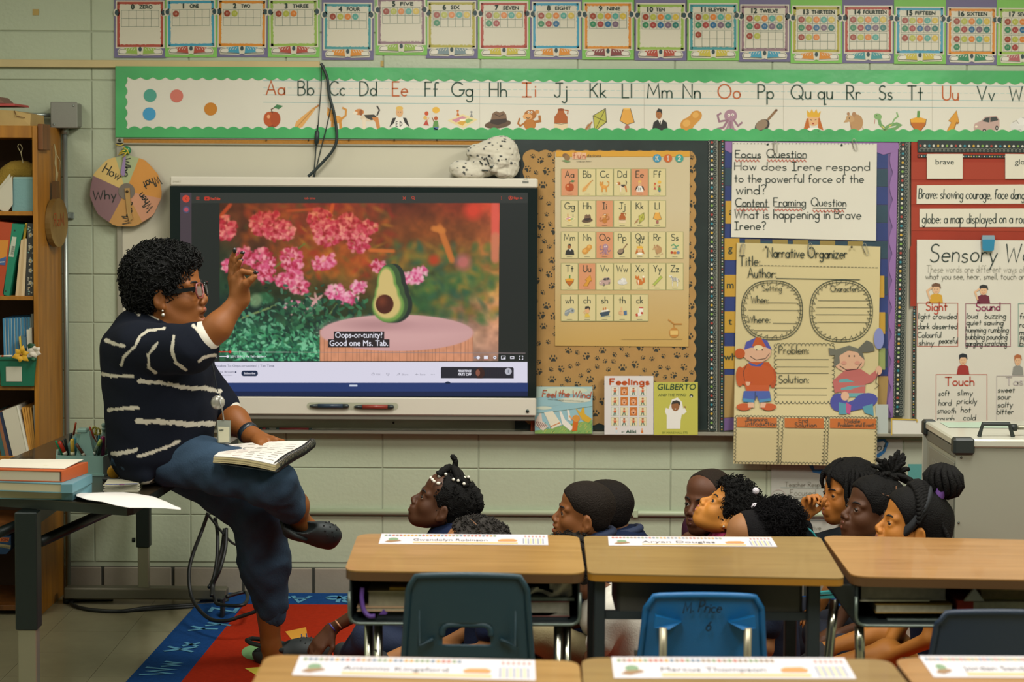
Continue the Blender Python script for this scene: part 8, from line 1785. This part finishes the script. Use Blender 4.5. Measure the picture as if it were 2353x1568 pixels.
# shirt
sh = [E(pj(362,850),(.188,.215,.17)),E(pj(372,955),(.186,.215,.19),k=.06),E(pj(368,1035,-.01),(.160,.205,.095),k=.06),E(pj(325,790),(.125,.20,.09),k=.05),C(pj(318,752,.0),pj(402,762,.0),.070,.068,.04),C(pj(322,800,-.15),pj(440,803,-.25),.090,.076,.03),C(pj(436,805,-.25),pj(456,788,-.25),.074,.062,.03),C(pj(420,820,.16),pj(495,925,.2),.085,.07,.03),C(pj(490,915,.2),pj(512,934,.17),.062,.055,.03),C(pj(310,1066,-.05),pj(400,1052,-.08),.064,.078,.05),C(pj(335,1098,-.2),pj(300,1088,-.12),.02,.03,.03),SUB(E(pj(415,718),(.085,.075,.055)),.01)]
STR = [([(243,782),(262,790),(285,796)],8),([(279,839),(284,821),(309,798),(320,775),(340,760),(377,755)],6),([(358,857),(342,845),(340,816),(361,789)],6),([(399,773),(395,807),(404,834),(426,850)],7),([(444,748),(467,771),(489,799)],7),([(232,859),(255,864),(304,865)],7),([(320,876),(372,880),(408,888),(435,892),(476,893),(508,900)],9),([(250,942),(270,940),(317,937)],8),([(315,968),(372,970),(426,975),(472,975),(508,972)],11),([(259,1044),(290,1040),(313,1034)],9),([(318,1050),(349,1040),(381,1029),(412,1014)],7),([(322,1117),(356,1105)],8),([(458,830),(472,821),(494,816)],7),([(300,708),(320,724)],5),([(342,722),(364,734)],4)]
_A = np.array(CAM); _Rn, _Un, _Fn = (np.array(v) for v in (_R,_U,_F))
def proj_np(V): q = V - _A; w = q @ _Fn; return CX + FPX * (q @ _Rn) / w, CY - FPX * (q @ _Un) / w
def shirt_col(V):
    x, y = proj_np(V); c = np.tile(np.array(lin('#0e131e')),(len(V),1)); wh_ = np.array(lin('#b9b4a4'))
    for pts, w in STR:
        for i in range(len(pts) - 1):
            (ax,ay), (bx,by) = pts[i], pts[i + 1]; L2 = (bx - ax) ** 2 + (by - ay) ** 2; tt = np.clip(((x - ax) * (bx - ax) + (y - ay) * (by - ay)) / L2,0,1); d = np.hypot(x - ax - tt * (bx - ax),y - ay - tt * (by - ay)); ww = w * .5 * (1 + .35 * np.sin(x * .21 + ay) * np.sin(y * .17 + x * .09)); c[d < ww] = wh_
    return c
organic('shirt',[(sh,.0036)],attr_mat('striped_cotton',.9,bump=.25,bscale=300,spec=.15),te,1,shirt_col,wrinkle(.0055,26,6))
cuffm = mat('#c3bfb2',.8)
def band(p0,p1,r0,r1,m,name,parent,n=20): MB().tube([p0,p0.lerp(p1,.5),p1],[r0,(r0 + r1) / 2 * 1.02,r1],m,n,caps=False).build(name,parent)
organic('cuff',[([C(pj(460,785,-.25),pj(465,780,-.25),.0605,.0585)],.005)],cuffm,te,1); organic('cuff',[([C(pj(515,938,.17),pj(519,942,.165),.0535,.052)],.005)],cuffm,te,1)
# jeans
den = mat('#2e4052',.85,bump=.5,bscale=350,var=.25,vscale=7,key='denim',stretch=(1,1,.35),spec=.15)
jn = [E(pj(362,1045),(.16,.20,.082)),C(pj(395,1048,-.1),pj(622,1108,-.14),.096,.078,.05),C(pj(622,1108,-.14),pj(662,1160,.0),.080,.062,.03),C(pj(400,1052,.08),pj(588,1164,.16),.098,.098,.05),C(pj(588,1168,.16),pj(606,1290,.25),.100,.086,.04),C(pj(606,1290,.25),pj(624,1392,.3),.086,.060,.04)]
organic('jeans',[(jn,.0055)],den,te,1,None,wrinkle(.007,46,3,(1,1,1.6)))
organic('jeans_cuff',[([C(pj(625,1396,.3),pj(627,1412,.305),.052,.048)],.004)],den,te,1,None,wrinkle(.003,160,8,(1,1,.1))); organic('jeans_cuff',[([C(pj(664,1160,.0),pj(668,1170,.02),.060,.053)],.004)],den,te,1)
ckm = mat('#1e2627',.6,key='rubber_clog'); a_ = pj(652,1203,.06); b_ = pj(756,1230,.11)
dx_ = (b_ - a_).normalized(); zz_ = Vector((.45,-.7,.6)); yy_ = zz_.cross(dx_).normalized(); zz_ = dx_.cross(yy_)
clog(te,Matrix(((dx_.x,yy_.x,zz_.x,a_.x),(dx_.y,yy_.y,zz_.y,a_.y),(dx_.z,yy_.z,zz_.z,a_.z - .025),(0,0,0,1))) @ Matrix.Scale(.74,4),ckm,1.7)
q = G(588,1533,0.0); clog(te,Matrix.Translation((q.x,q.y + .02,.02)) @ Rm(.05) ,ckm)
# watch, badge
wd1, wd2 = lw.lerp(pj(540,968,.13),.12), lw.lerp(pj(540,968,.13),.30)
MB().tube([wd1,wd1.lerp(wd2,.5),wd2],[.037,.039,.038],mat('#16232c',.35),20).build('watch_band',te)
t = te; MB().lathe([(.001,0),(.022,0),(.024,.004),(.020,.010),(.001,.011)],mat('#a8a69a',.25,.4),Matrix.Translation(pj(500,925,-.13)) @ Matrix.Rotation(math.pi / 2,4,'X') @ Matrix.Rotation(.3,4,'Y'),20).build('badge_reel',te)
MB().tube(spl([pj(505,905,-.12),pj(506,925,-.15),pj(511,945,-.15),pj(514,966,-.14)]),.0025,mat('#8f8f88',.3,.5),6).build('badge_cord',te)
MB().tube(spl([pj(468,775,-.12),pj(488,840,-.16),pj(500,900,-.15)]),.0022,mat('#20262e',.5),6).build('lanyard',te)
MB().hexa([pj(498,966,-.145),pj(530,967,-.135),pj(530,1019,-.135),pj(499,1020,-.145)],(0,.003,0),mat('#8f958a',.15,alpha=.75)).build('badge_holder',te)
bd = MB().hexa([pj(501,981,-.149),pj(527,982,-.139),pj(527,1016,-.139),pj(502,1018,-.149)],(0,.001,0),mat('#b5b298',.5)).build('badge_card',te)
A = Art(lambda u,v,l=0: pj(u,v,-.151 + (u - 500) * .0004)); fprint(A,'AVERY',503,991,3.6,ink,0,width=11,bold=.2); A.build('lettering',bd)
# spiral book held on the knee
bk = empty('spiral_book',pj(600,1070,-.1),'open spiral bound teacher book with printed pages resting on her knee','book')
c0, c1, c2, c3 = pj(491,1046,-.27), pj(524,1020,-.02), pj(716,1011,.0), pj(633,1066,-.30); up_ = (c1 - c0).cross(c3 - c0); up_ = -up_.normalized() if up_.z < 0 else up_.normalized()
N_ = 12
def bookpt(u,v,h=0): e0 = c0.lerp(c1,v); e1 = c3.lerp(c2,v); return e0.lerp(e1,u) + up_ * (h + .006 * math.sin(math.pi * u) * (1 - v * .3) + .004 * math.sin(v * 6.28) * u)
pgs = mat('#b5a980',.8); pgw = mat('#d2cdc4',.6)
for k in range(6):
    h0 = -.0245 + k * .0037 + (.0008 if k % 2 else 0); ins = .012 * (k % 3) * .25; mb = MB(); vs = []
    for hh in (h0,h0 + (.0030 if k < 5 else .0016)):
        for j in range(N_ + 1):
            for i in range(N_ + 1): u = i / N_; v = j / N_; vs.append(bookpt(max(ins * .3,u),max(v,ins * .6),hh))
    n1 = (N_ + 1) ** 2; fs = []
    for j in range(N_):
        for i in range(N_): a = j * (N_ + 1) + i; q = (a,a + 1,a + N_ + 2,a + N_ + 1); fs += [q,tuple(x + n1 for x in q[::-1])]
    for i in range(N_): fs += [(i,i + 1,i + 1 + n1,i + n1),(N_ * (N_ + 1) + i,N_ * (N_ + 1) + i + 1,N_ * (N_ + 1) + i + 1 + n1,N_ * (N_ + 1) + i + n1)]; a = i * (N_ + 1); fs += [(a,a + N_ + 1,a + N_ + 1 + n1,a + n1)]; a += N_; fs += [(a,a + N_ + 1,a + N_ + 1 + n1,a + n1)]
    mb.add(vs,fs,pgw if k == 5 else pgs); mb.build('page_block' if k < 5 else 'top_page',bk)
A = Art(lambda u,v,l=0: bookpt(u,v,-.0030)); gi, ri = mat('#57544a',.6), mat('#9a5f50',.6)
for c_ in range(5):
    for r_ in range(9):
        if (c_ * 7 + r_ * 3) % 11 == 0: continue
        u0 = .10 + c_ * .17; v0 = .10 + r_ * .095; A.line([(u0,v0),(u0 + .13 - .02 * (r_ % 3),v0)],.010,ri if (c_ < 2 and r_ < 5) else gi)
A.build('print',bk,kind='stuff')
mb = MB(); bkm = mat('#15191a',.3)
for i in range(30):
    v = (i + .5) / 30; p = bookpt(1.0,v,-.011) + (c3 - c0).normalized() * .004; e = (c3 - c0).normalized()
    mb.tube([p + e * .013 * math.cos(a) + up_ * .017 * math.sin(a) for a in np.linspace(0,6.283,11)],.0019,bkm,5,caps=False)
mb.build('spiral_binding',bk,kind='stuff'); mb = MB(); mb.hexa([bookpt(0,0,-.027),bookpt(1.03,0,-.027),bookpt(1.05,.5,-.027),bookpt(1.03,1,-.027),bookpt(0,1,-.027)],up_ * .0022,mat('#1c2224',.5)); mb.build('back_cover',bk)

# ---------------------------------------------------------------- the children
def child(label,ear,Y,yaw,pitch,skin,sc=.95,roll=0,hair='short',hairc='#0b0a09',shirt='#1b2740',jk=None,pants='#1c2230',lip='#7a4038',lean=(0,0),gaze=(.8,.3),byaw=None,arms='lap',collar=None,res=.0031,op=0.0,hx=None,z0=.0,cy=0):
    o = P(ear[0],ear[1],Y); M = Matrix.Translation(o) @ Rm(yaw,pitch,roll) @ Matrix.Scale(sc,4); t = empty('person',(o.x,Y,0),label,'person'); sk = skin_mat(skin); byaw = yaw if byaw is None else byaw
    f = Vector((math.cos(byaw),math.sin(byaw),0)); l = Vector((-f.y,f.x,0)); nk = M @ Vector((-.035,0,-.06)); ch = Vector((nk.x,nk.y,o.z - .114)) - f * .03 + Vector((lean[0] * .4,lean[1] * .4,0)); pv = Vector((o.x + lean[0],o.y + lean[1],.11)) - f * .07; k_ = max(.6,(ch.z - .11) / .33)
    S0 = [ch + l * s * .095 + Vector((0,0,.0)) for s in (-1,1)]; kn = [pv + f * .22 + l * s * .095 + Vector((0,0,.07)) for s in (-1,1)]; ft = [pv + f * .25 - l * s * .04 - Vector((0,0,.065)) for s in (-1,1)]
    el = [S0[i] + l * (-1,1)[i] * .05 + f * .04 - Vector((0,0,.17 * k_)) for i in (0,1)]; wr = [kn[i] * .4 + kn[1 - i] * .15 + pv * .45 + f * .08 + Vector((0,0,.07)) for i in (0,1)]; hd = [f - l * (-1,1)[i] * .6 - Vector((0,0,.3)) for i in (0,1)]; hn = [Vector((0,0,1))] * 2; hcurl = [.35] * 4
    sleeve = .62; wid = []; lsl = []
    if hx: hx(locals())
    pr = XF(head_prims(True,op),M); sk_p = pr + [C(M @ Vector((-.025,0,-.03)),ch + Vector((0,0,.03)),.040 * sc,.042,.025)]
    lo_ = [C(ch,pv,.075,.085,.03)]
    for i in (0,1):
        lo_ += [C(S0[i],el[i],.032,.027),C(el[i],wr[i],.027,.019,.015)] + hand(wr[i],hd[i],hn[i],(1,-1)[i],.155 if i in wid else .125,hcurl if i in wid else [.35] * 4,.5) + [C(pv + l * (-1,1)[i] * .06,kn[i],.055,.045,.03),C(kn[i],ft[i],.040,.026,.02)]
    organic('body',[(sk_p,res),(lo_,.006)],sk,t,1)
    face_parts(t,M,sk,True,lip,op=op,gaze=gaze)
    sm = mat(shirt,.9,bump=.3,bscale=180,key='cloth_' + shirt.strip('#'),spec=.15); s_ = [C(ch + Vector((0,0,-.02)),pv + Vector((0,0,.04)),.092,.100,.04),C(S0[0] - l * 0,S0[1],.052,.052,.05),E(ch + Vector((0,0,-.04)),(.10,.10,.07),k=.04)]
    for i in (0,1):
        s_ += [C(S0[i],S0[i].lerp(el[i],sleeve),.047,.046,.03)]
        if i in lsl: organic('jacket_sleeve',[([C(S0[i],el[i],.052,.046,.02),C(el[i],el[i].lerp(wr[i],.74),.046,.038,.02)],.006)],mat(jk or shirt,.9,bump=.3,bscale=180,spec=.15),t,1,None,wrinkle(.004,40,9))
    organic('shirt',[(s_,.007)],sm,t,1,None,wrinkle(.004,40,int(ear[0])))
    if collar:
        cb = ch + Vector((0,0,.052)); cm = mat(collar,.8)
        organic('collar',[([C(cb + (f * math.cos(a) + l * math.sin(a)) * .052 + Vector((0,0,-.012 * math.cos(a))),cb + (f * math.cos(a + .5) + l * math.sin(a + .5)) * .052 + Vector((0,0,-.012 * math.cos(a + .5))),.014,.014,.004) for a in np.arange(0,6.2,.5)] + [C(cb + f * .055 + l * s * .012,cb + f * .07 + l * s * .035 - Vector((0,0,.035)),.012,.006,.006) for s in (-1,1)],.004)],cm,t,1)
    p_ = [C(pv,pv - f * .02,.105,.100)] + [C(pv + l * (-1,1)[i] * .05,kn[i] if pants != '#short' else pv.lerp(kn[i],.55),.068,.056,.04) for i in (0,1)] + ([C(kn[i],kn[i].lerp(ft[i],.8),.055,.042,.02) for i in (0,1)] if pants != '#short' else [])
    organic('trousers',[(p_,.008)],mat(pants if pants != '#short' else '#1a2136',.85,bump=.3,bscale=180),t,1,None,wrinkle(.004,40,5))
    for i in (0,1): organic('shoe',[([C(ft[i],ft[i] - l * (1,-1)[i] * -.10 + f * .02 + Vector((0,0,-.01)),.036,.034)],.006)],mat('#20242a',.6),t,1)
    hm = mat(hairc,.75,bump=1.0,bscale=240,key='hair_' + hairc.strip('#'),spec=.2); W_ = lambda x, y, z: M @ Vector((x,y,z))
    return t, M, hm, W_
def short_hair(r,g=.004,n=0,hi=0):
    t, M, hm, W_ = r; o, V, N = hair_obj(t,M,cap_prims(g) + ([SUB(E((.105,0,.012),(.082,.12,.112)),.008)] if hi else []),.004,hm,fur(.0008,3,(300,500))); 
    if n: tufts(o,'curls',V,N,n,.006,hm,5,.8,.0014)
    return o
def strand(mb,pts,r,m,tw=0.0,n=7):
    q = spl(pts,5); mb.tube([p + Vector((math.sin(i * 1.9) * tw,0,math.cos(i * 1.9) * tw)) for i,p in enumerate(q)],[r * (1.0 if i < len(q) * .7 else 1 - .55 * (i / len(q) - .7) / .3) * (1 + .12 * math.sin(i * 2.2)) for i in range(len(q))],m,n)
pi = math.pi
# girl with beaded twists, looking up
def reach(k):
    k['wr'][1][:] = P(762,1446,5.88); k['el'][1][:] = P(868,1384,5.84); k['hd'][1] = P(724,1492,5.86) - P(760,1448,5.88); k['hn'][1] = Vector((-.3,-.8,.5)); k['wid'].append(1)
    for i in (0,1): k['kn'][i][:] = P(850,1462,6.0 - .16 * i); k['ft'][i][:] = P(800,1510,6.05 - .1 * i)
r = child('dark skinned child with pearl beads in gathered twists looking up, left of the group',(1014,1163),5.93,pi + .08,.50,'#4b2c18',.92,hx=reach,pants='#14233f',shirt='#141f3a',collar='#16244a',lip='#6a3c34',lean=(.03,0),gaze=(.8,.5),z0=0)
t, M, hm, W_ = r; o, V, N = hair_obj(t,M,cap_prims(.006) + [E((-.085,0,.06),(.05,.06,.04),k=.03),SUB(E((.085,0,.06),(.055,.11,.07)),.01)],.0045,hm,fur(.0025,3)); tufts(o,'curls',V,N,260,.0045,hm,5)
mb = MB()
for k, (a,b,c) in enumerate((((.07,.03,.10),(.055,.02,.130),(.04,.0,.148)),((-.01,.05,.115),(.015,.03,.140),(.035,0,.150)),((.0,.0,.125),(.02,.0,.145),(.035,0,.155)),((-.04,.05,.11),(-.01,.03,.135),(.02,0,.15)))): strand(mb,[W_(*a),W_(*b),W_(*c)],.013,hm)
strand(mb,[W_(.03,0,.145),W_(.03,0,.165),W_(.045,0,.180),W_(.06,0,.182)],.010,hm); strand(mb,[W_(-.05,.02,.115),W_(-.09,.03,.10),W_(-.115,.03,.075),W_(-.125,.03,.045)],.020,hm,.003); mb.build('twists',o)
for p in ((778,1436),(764,1443)): MB().tube([P(p[0] - 7,p[1] - 9,5.85),P(p[0],p[1],5.84),P(p[0] + 6,p[1] + 8,5.85)],.003,mat('#a87a5a' if p[0] > 770 else '#3a3a80',.5),6).build('bracelet',t)
pb = mat('#cfcabd',.2)
for i, (x,z) in enumerate((x + .035,0) for x,z in ((.052,.118),(.046,.126),(.040,.121),(.036,.131),(.030,.127),(.024,.134),(.018,.130),(.012,.138),(-.020,.146),(-.024,.138),(-.030,.150),(-.038,.142),(-.046,.136),(-.055,.140),(-.062,.130),(-.070,.124),(.030,.138),(.020,.142))): yy = .018 + .02 * (i % 3); MB().ball(W_(x,yy,.047 + .094 * math.sqrt(max(.05,1 - ((x + .014) / .104) ** 2 - (yy / .082) ** 2)) + .008),.0058,pb,8).build('bead',o)
# child in front of her, only curls and forehead above the desk
r = child('child with brown curly parted hair low in front of the beaded twists',(1088,1280),5.64,pi + .1,-.1,'#a06c40',.95,shirt='#1a2440',pants='#short',hx=lambda k: [k['kn'][i].__setitem__(slice(None),P(980,1490,5.62 + .12 * i)) or k['ft'][i].__setitem__(slice(None),P(880,1525,5.6 + .12 * i)) for i in (0,1)]); t, M, hm, W_ = r
hm2 = mat('#26211c',.8,bump=1.0,bscale=240); o, V, N = hair_obj(t,M,cap_prims(.007) + [E((-.10,0,.05),(.03,.05,.05),k=.02),SUB(E((.10,0,.04),(.075,.11,.09)),.01)],.0045,hm2,fur(.003,9)); tufts(o,'curls',V,N,1100,.0045,hm2,7); MB().tube([W_(.0,.03,.136),W_(-.02,.055,.118),W_(-.03,.072,.09)],.0022,mat('#7a5232',.7),5).build('parting',o)
# boys in profile
r = child('boy with short hair in profile with open mouth, in front of another boy',(1340,1187),5.93,pi + .06,.20,'#7a4a24',.93,shirt='#17233c',collar='#182642',lip='#8a4c3c',gaze=(.8,.4),op=.004,hairc='#1c150f'); short_hair(r,.003)
r = child('boy seen from behind his neighbour, only cropped head and ear showing',(1388,1180),6.27,pi - .25,.12,'#583518',.94,shirt='#14203a',collar='#182642',lean=(.06,0),hairc='#16110d'); short_hair(r,.003)
r = child('child in a white polo shirt seen between and under the two desks',(1300,1318),5.62,pi + .15,-.12,'#5c3820',.97,shirt='#bdbaae',pants='#8a7f5c',lean=(.20,.0),byaw=pi - .15,hair='short',collar='#c6c3b6',hairc='#1c1814',hx=lambda k: [k['kn'][i].__setitem__(slice(None),P(1245,1462,5.56 + .16 * i)) or k['ft'][i].__setitem__(slice(None),P(1310,1525,5.6 + .1 * i)) for i in (0,1)]); short_hair(r,.005,500)
def fist(k):
    o, M, L_ = k['o'], k['M'], k; k['hcurl'][:] = [1.3] * 4; k['wid'].append(0); k['lsl'].append(0)
    c = M @ Vector((.085,-.02,-.135)); L_['wr'][0][:] = c + Vector((.02,-.02,-.06)); L_['el'][0][:] = c + Vector((.03,-.08,-.26)); L_['hd'][0][:] = Vector((-.15,.1,1)); L_['hn'][0] = Vector((0,-1,0))
r = child('boy with shaved hair resting his chin on his fist beside the pompom girl',(1627,1160),6.25,pi + .80,.10,'#583520',.98,shirt='#3a1a2a',lip='#5a342c',gaze=(-.3,.2),hx=fist,hairc='#221912'); short_hair(r,.0022,0,1)
r = child('light skinned girl with white pompoms in curly hair looking up',(1670,1182),5.93,pi + .05,.76,'#b5762f',.90,shirt='#7a2444',collar='#8a2a50',lip='#b06860',gaze=(.8,.3)); t, M, hm, W_ = r
o, V, N = hair_obj(t,M,cap_prims(.014) + [E((-.09,0,.02),(.045,.065,.07),k=.03),E((.03,0,.115),(.04,.05,.022),k=.02)],.0045,hm,fur(.003,3)); tufts(o,'curls',V,N,900,.0065,hm,9)
for p in ((-.005,.05,.140),(-.035,.084,.095)): MB().ball(W_(*p),.0125,mat('#cfc8cf',.9,bump=.8,bscale=300),12).build('pompom',o)
for p in ((-.105,.075,.035),(-.098,.084,.010)): MB().ball(W_(*p),.0075,mat('#d8d4cc',.08,.9),10).build('silver_bead',o)
MB().ball(W_(-.002,.086,-.040),.0038,mat('#d8d2c0',.1,.6),8).build('earring',t)
r = child('child with a big black afro puff low behind the middle desk',(1725,1262),5.62,pi + .1,.15,'#8f623c',.97,shirt='#20283a'); t, M, hm, W_ = r; hs = mat('#100f11',.85,bump=1.0,bscale=300,spec=.15)
o, V, N = hair_obj(t,M,cap_prims(.003) + [SUB(E((.10,0,.03),(.085,.11,.10)),.01)],.0045,hs); o2, V, N = hair_obj(t,M,[E((-.085,-.0,.105),(.078,.075,.072)),E((-.04,0,.10),(.05,.05,.04),k=.02)],.005,hs,fur(.004,9),'afro_puff'); tufts(o2,'curls',V,N,2200,.0085,hs,3,1.2,.0010)
# dreadlocked child, fist at the mouth
def fist2(k):
    i = 1; y_ = k['Y'] - .10; k['wr'][i][:] = P(1846,1192,y_); k['el'][i][:] = P(1838,1270,y_); k['hd'][i] = Vector((.3,0,1)); k['hn'][i] = Vector((-.35,.9,.1)); k['hcurl'][:] = [1.1,1.1,1.15,1.2]; k['wid'].append(1); k['lsl'].append(1)
r = child('child with hanging locs and a fist at the mouth, white collar and black jacket',(1950,1138),6.26,pi + .30,.06,'#a5662a',.97,shirt='#b9b7ad',jk='#0f1519',collar='#c2c0b4',lip='#8a5040',gaze=(.5,.3),hx=fist2,lean=(.03,0)); t, M, hm, W_ = r
o, V, N = hair_obj(t,M,cap_prims(.012),.0045,hm,fur(.003,3)); mb = MB(); rr = random.Random(3)
for (x,y,z,L) in ((.070,-.01,.115,.085),(.03,-.075,.09,.155),(.015,-.082,.085,.15),(-.005,-.084,.08,.13),(-.02,-.086,.08,.15),(-.04,-.084,.08,.16),(-.06,-.076,.08,.16),(.068,.02,.11,.09),(.05,.05,.10,.10),(-.075,-.06,.09,.16),(-.09,-.03,.09,.17),(.05,-.068,.085,.11)):
    out = .03 if x > .05 else .006; y = -y; a = Vector((x,y,z)); b = a + Vector((out,-.012 if y < 0 else .012,-L * .45)); c = a + Vector((out * 1.1 - .008,-.012 if y < 0 else .012,-L)); strand(mb,[M @ Vector((x * .6,y * .6,z + .02)),M @ a,M @ b,M @ c],.0085,hm,.0008)
mb.build('locs',o)
MB().tube(spl([P(1853,1213,6.02),P(1868,1225,6.02),P(1885,1250,6.03)]),.004,mat('#2a8a8a',.6),6).build('teal_piping',t)
# child with twists on top
r = child('dark skinned child with spiky twists on top and a white collar facing left',(2006,1182),5.94,pi + .26,.28,'#4d2d17',1.02,shirt='#c6c4bb',collar='#d0cec6',lip='#6f4030',gaze=(.8,.4)); t, M, hm, W_ = r
o, V, N = hair_obj(t,M,cap_prims(.006),.0045,hm,fur(.002,3)); mb = MB(); rr = random.Random(8); strand(mb,[W_(-.01,-.0,.10),W_(-.02,.0,.135),W_(-.022,.0,.15)],.036,hm)
for k in range(34):
    a, e = rr.uniform(-2.6,2.6), rr.uniform(-.2,1.3); d = Vector((-math.sin(a) * math.cos(e) * .9 - .1,-math.cos(a) * math.cos(e) * .6,math.sin(e))); c = Vector((-.022,.0,.145)); L = rr.uniform(.055,.10); strand(mb,[M @ c,M @ (c + d * L * .55),M @ (c + d * L + Vector((rr.uniform(-.012,.012),0,rr.uniform(-.012,.004))))],.0088,hm,.0016)
mb.build('twists',o)
for pts in (((.03,.071,.078),(-.02,.084,.075),(-.07,.074,.07)),((-.02,.082,.078),(-.02,.064,.115)),((-.05,.079,.074),(-.05,.06,.11))): MB().tube([W_(*p) for p in pts],.0016,mat('#6a4428',.7),5).build('parting',o)
# girl with braids, bun and headband
def legs2(k):
    for i, (a,b,y_) in enumerate((((2030,1455),(1880,1500),5.78),((2040,1500),(1885,1538),5.62))): k['kn'][i][:] = P(*a,y_); k['ft'][i][:] = P(*b,y_)
r = child('girl with long black braids, bun with purple band and a black headband',(2094,1214),5.62,pi + .04,.26,'#b0702c',1.02,shirt='#141c30',pants='#short',lip='#8a5040',gaze=(.8,.4),lean=(.05,0),hx=legs2); t, M, hm, W_ = r
o, V, N = hair_obj(t,M,cap_prims(.008) + [E((-.09,0,-.01),(.040,.066,.10),k=.03)],.0045,hm); mb = MB(); bun = Vector((-.062,-.01,.172)); tie = Vector((-.040,-.01,.130))
for k in range(26):
    a = -1.5 + 3.0 * k / 25; st_ = Vector((.045 - .02 * abs(a),-.09 * math.sin(a),.02 + .105 * math.cos(a))); strand(mb,[M @ (st_ * 1.06),M @ (st_ * .58 + tie * .45 + Vector((0,-.022 * math.sin(a),.022 * math.cos(a)))),M @ tie],.0078,hm,.0016,6)
for k in range(20):
    y = -.085 + .0085 * k; strand(mb,[W_(-.06,y * .8,.06),W_(-.10,y,.0),W_(-.118,y,-.07),W_(-.115,y,-.16)],.0078,hm,.0016,6)
mb.build('braids',o)
mb = MB()
for k in range(15):
    a = k * .42; mb.tube([M @ (bun + Vector((.056 * math.cos(a + s) * math.sin(.35 + q * .6),.056 * math.sin(a + s * .6) * math.sin(.35 + q * .6),.050 * math.cos(.35 + q * .6)))) for q,s in ((0,0),(1,.3),(2,.6),(3,.9),(4,1.2))],.0105,hm,7)
mb.ball(M @ bun,.050,hm,12); mb.build('bun',o)
organic('hair_band',[([C(M @ (tie + Vector((.012 * math.sin(a) * 0 - .012,.034 * math.cos(a),.034 * math.sin(a)))),M @ (tie + Vector((-.012,.034 * math.cos(a + .5),.034 * math.sin(a + .5)))),.008) for a in np.arange(0,6.2,.5)],.003)],mat('#5f3a80',.8),t,1)
q = XF([E((.012,0,.050),(.026,.092,.106),Matrix.Rotation(-.30,3,'Y')),SUB(E((.10,0,-.04),(.072,.12,.10)),.004)],M); organic('headband',[(q,.004)],mat('#171b1f',.8),t,1)
for i, (x,y) in enumerate(((1900,1362),(1908,1372))):
    MB().hexa([P(1884,y,5.9),P(1916,y - 3,5.9),P(1918,y + 4,5.9),P(1884,y + 5,5.9)],(0,.02,0),mat('#2f8a8a',.6)).build('teal_stripe',t)
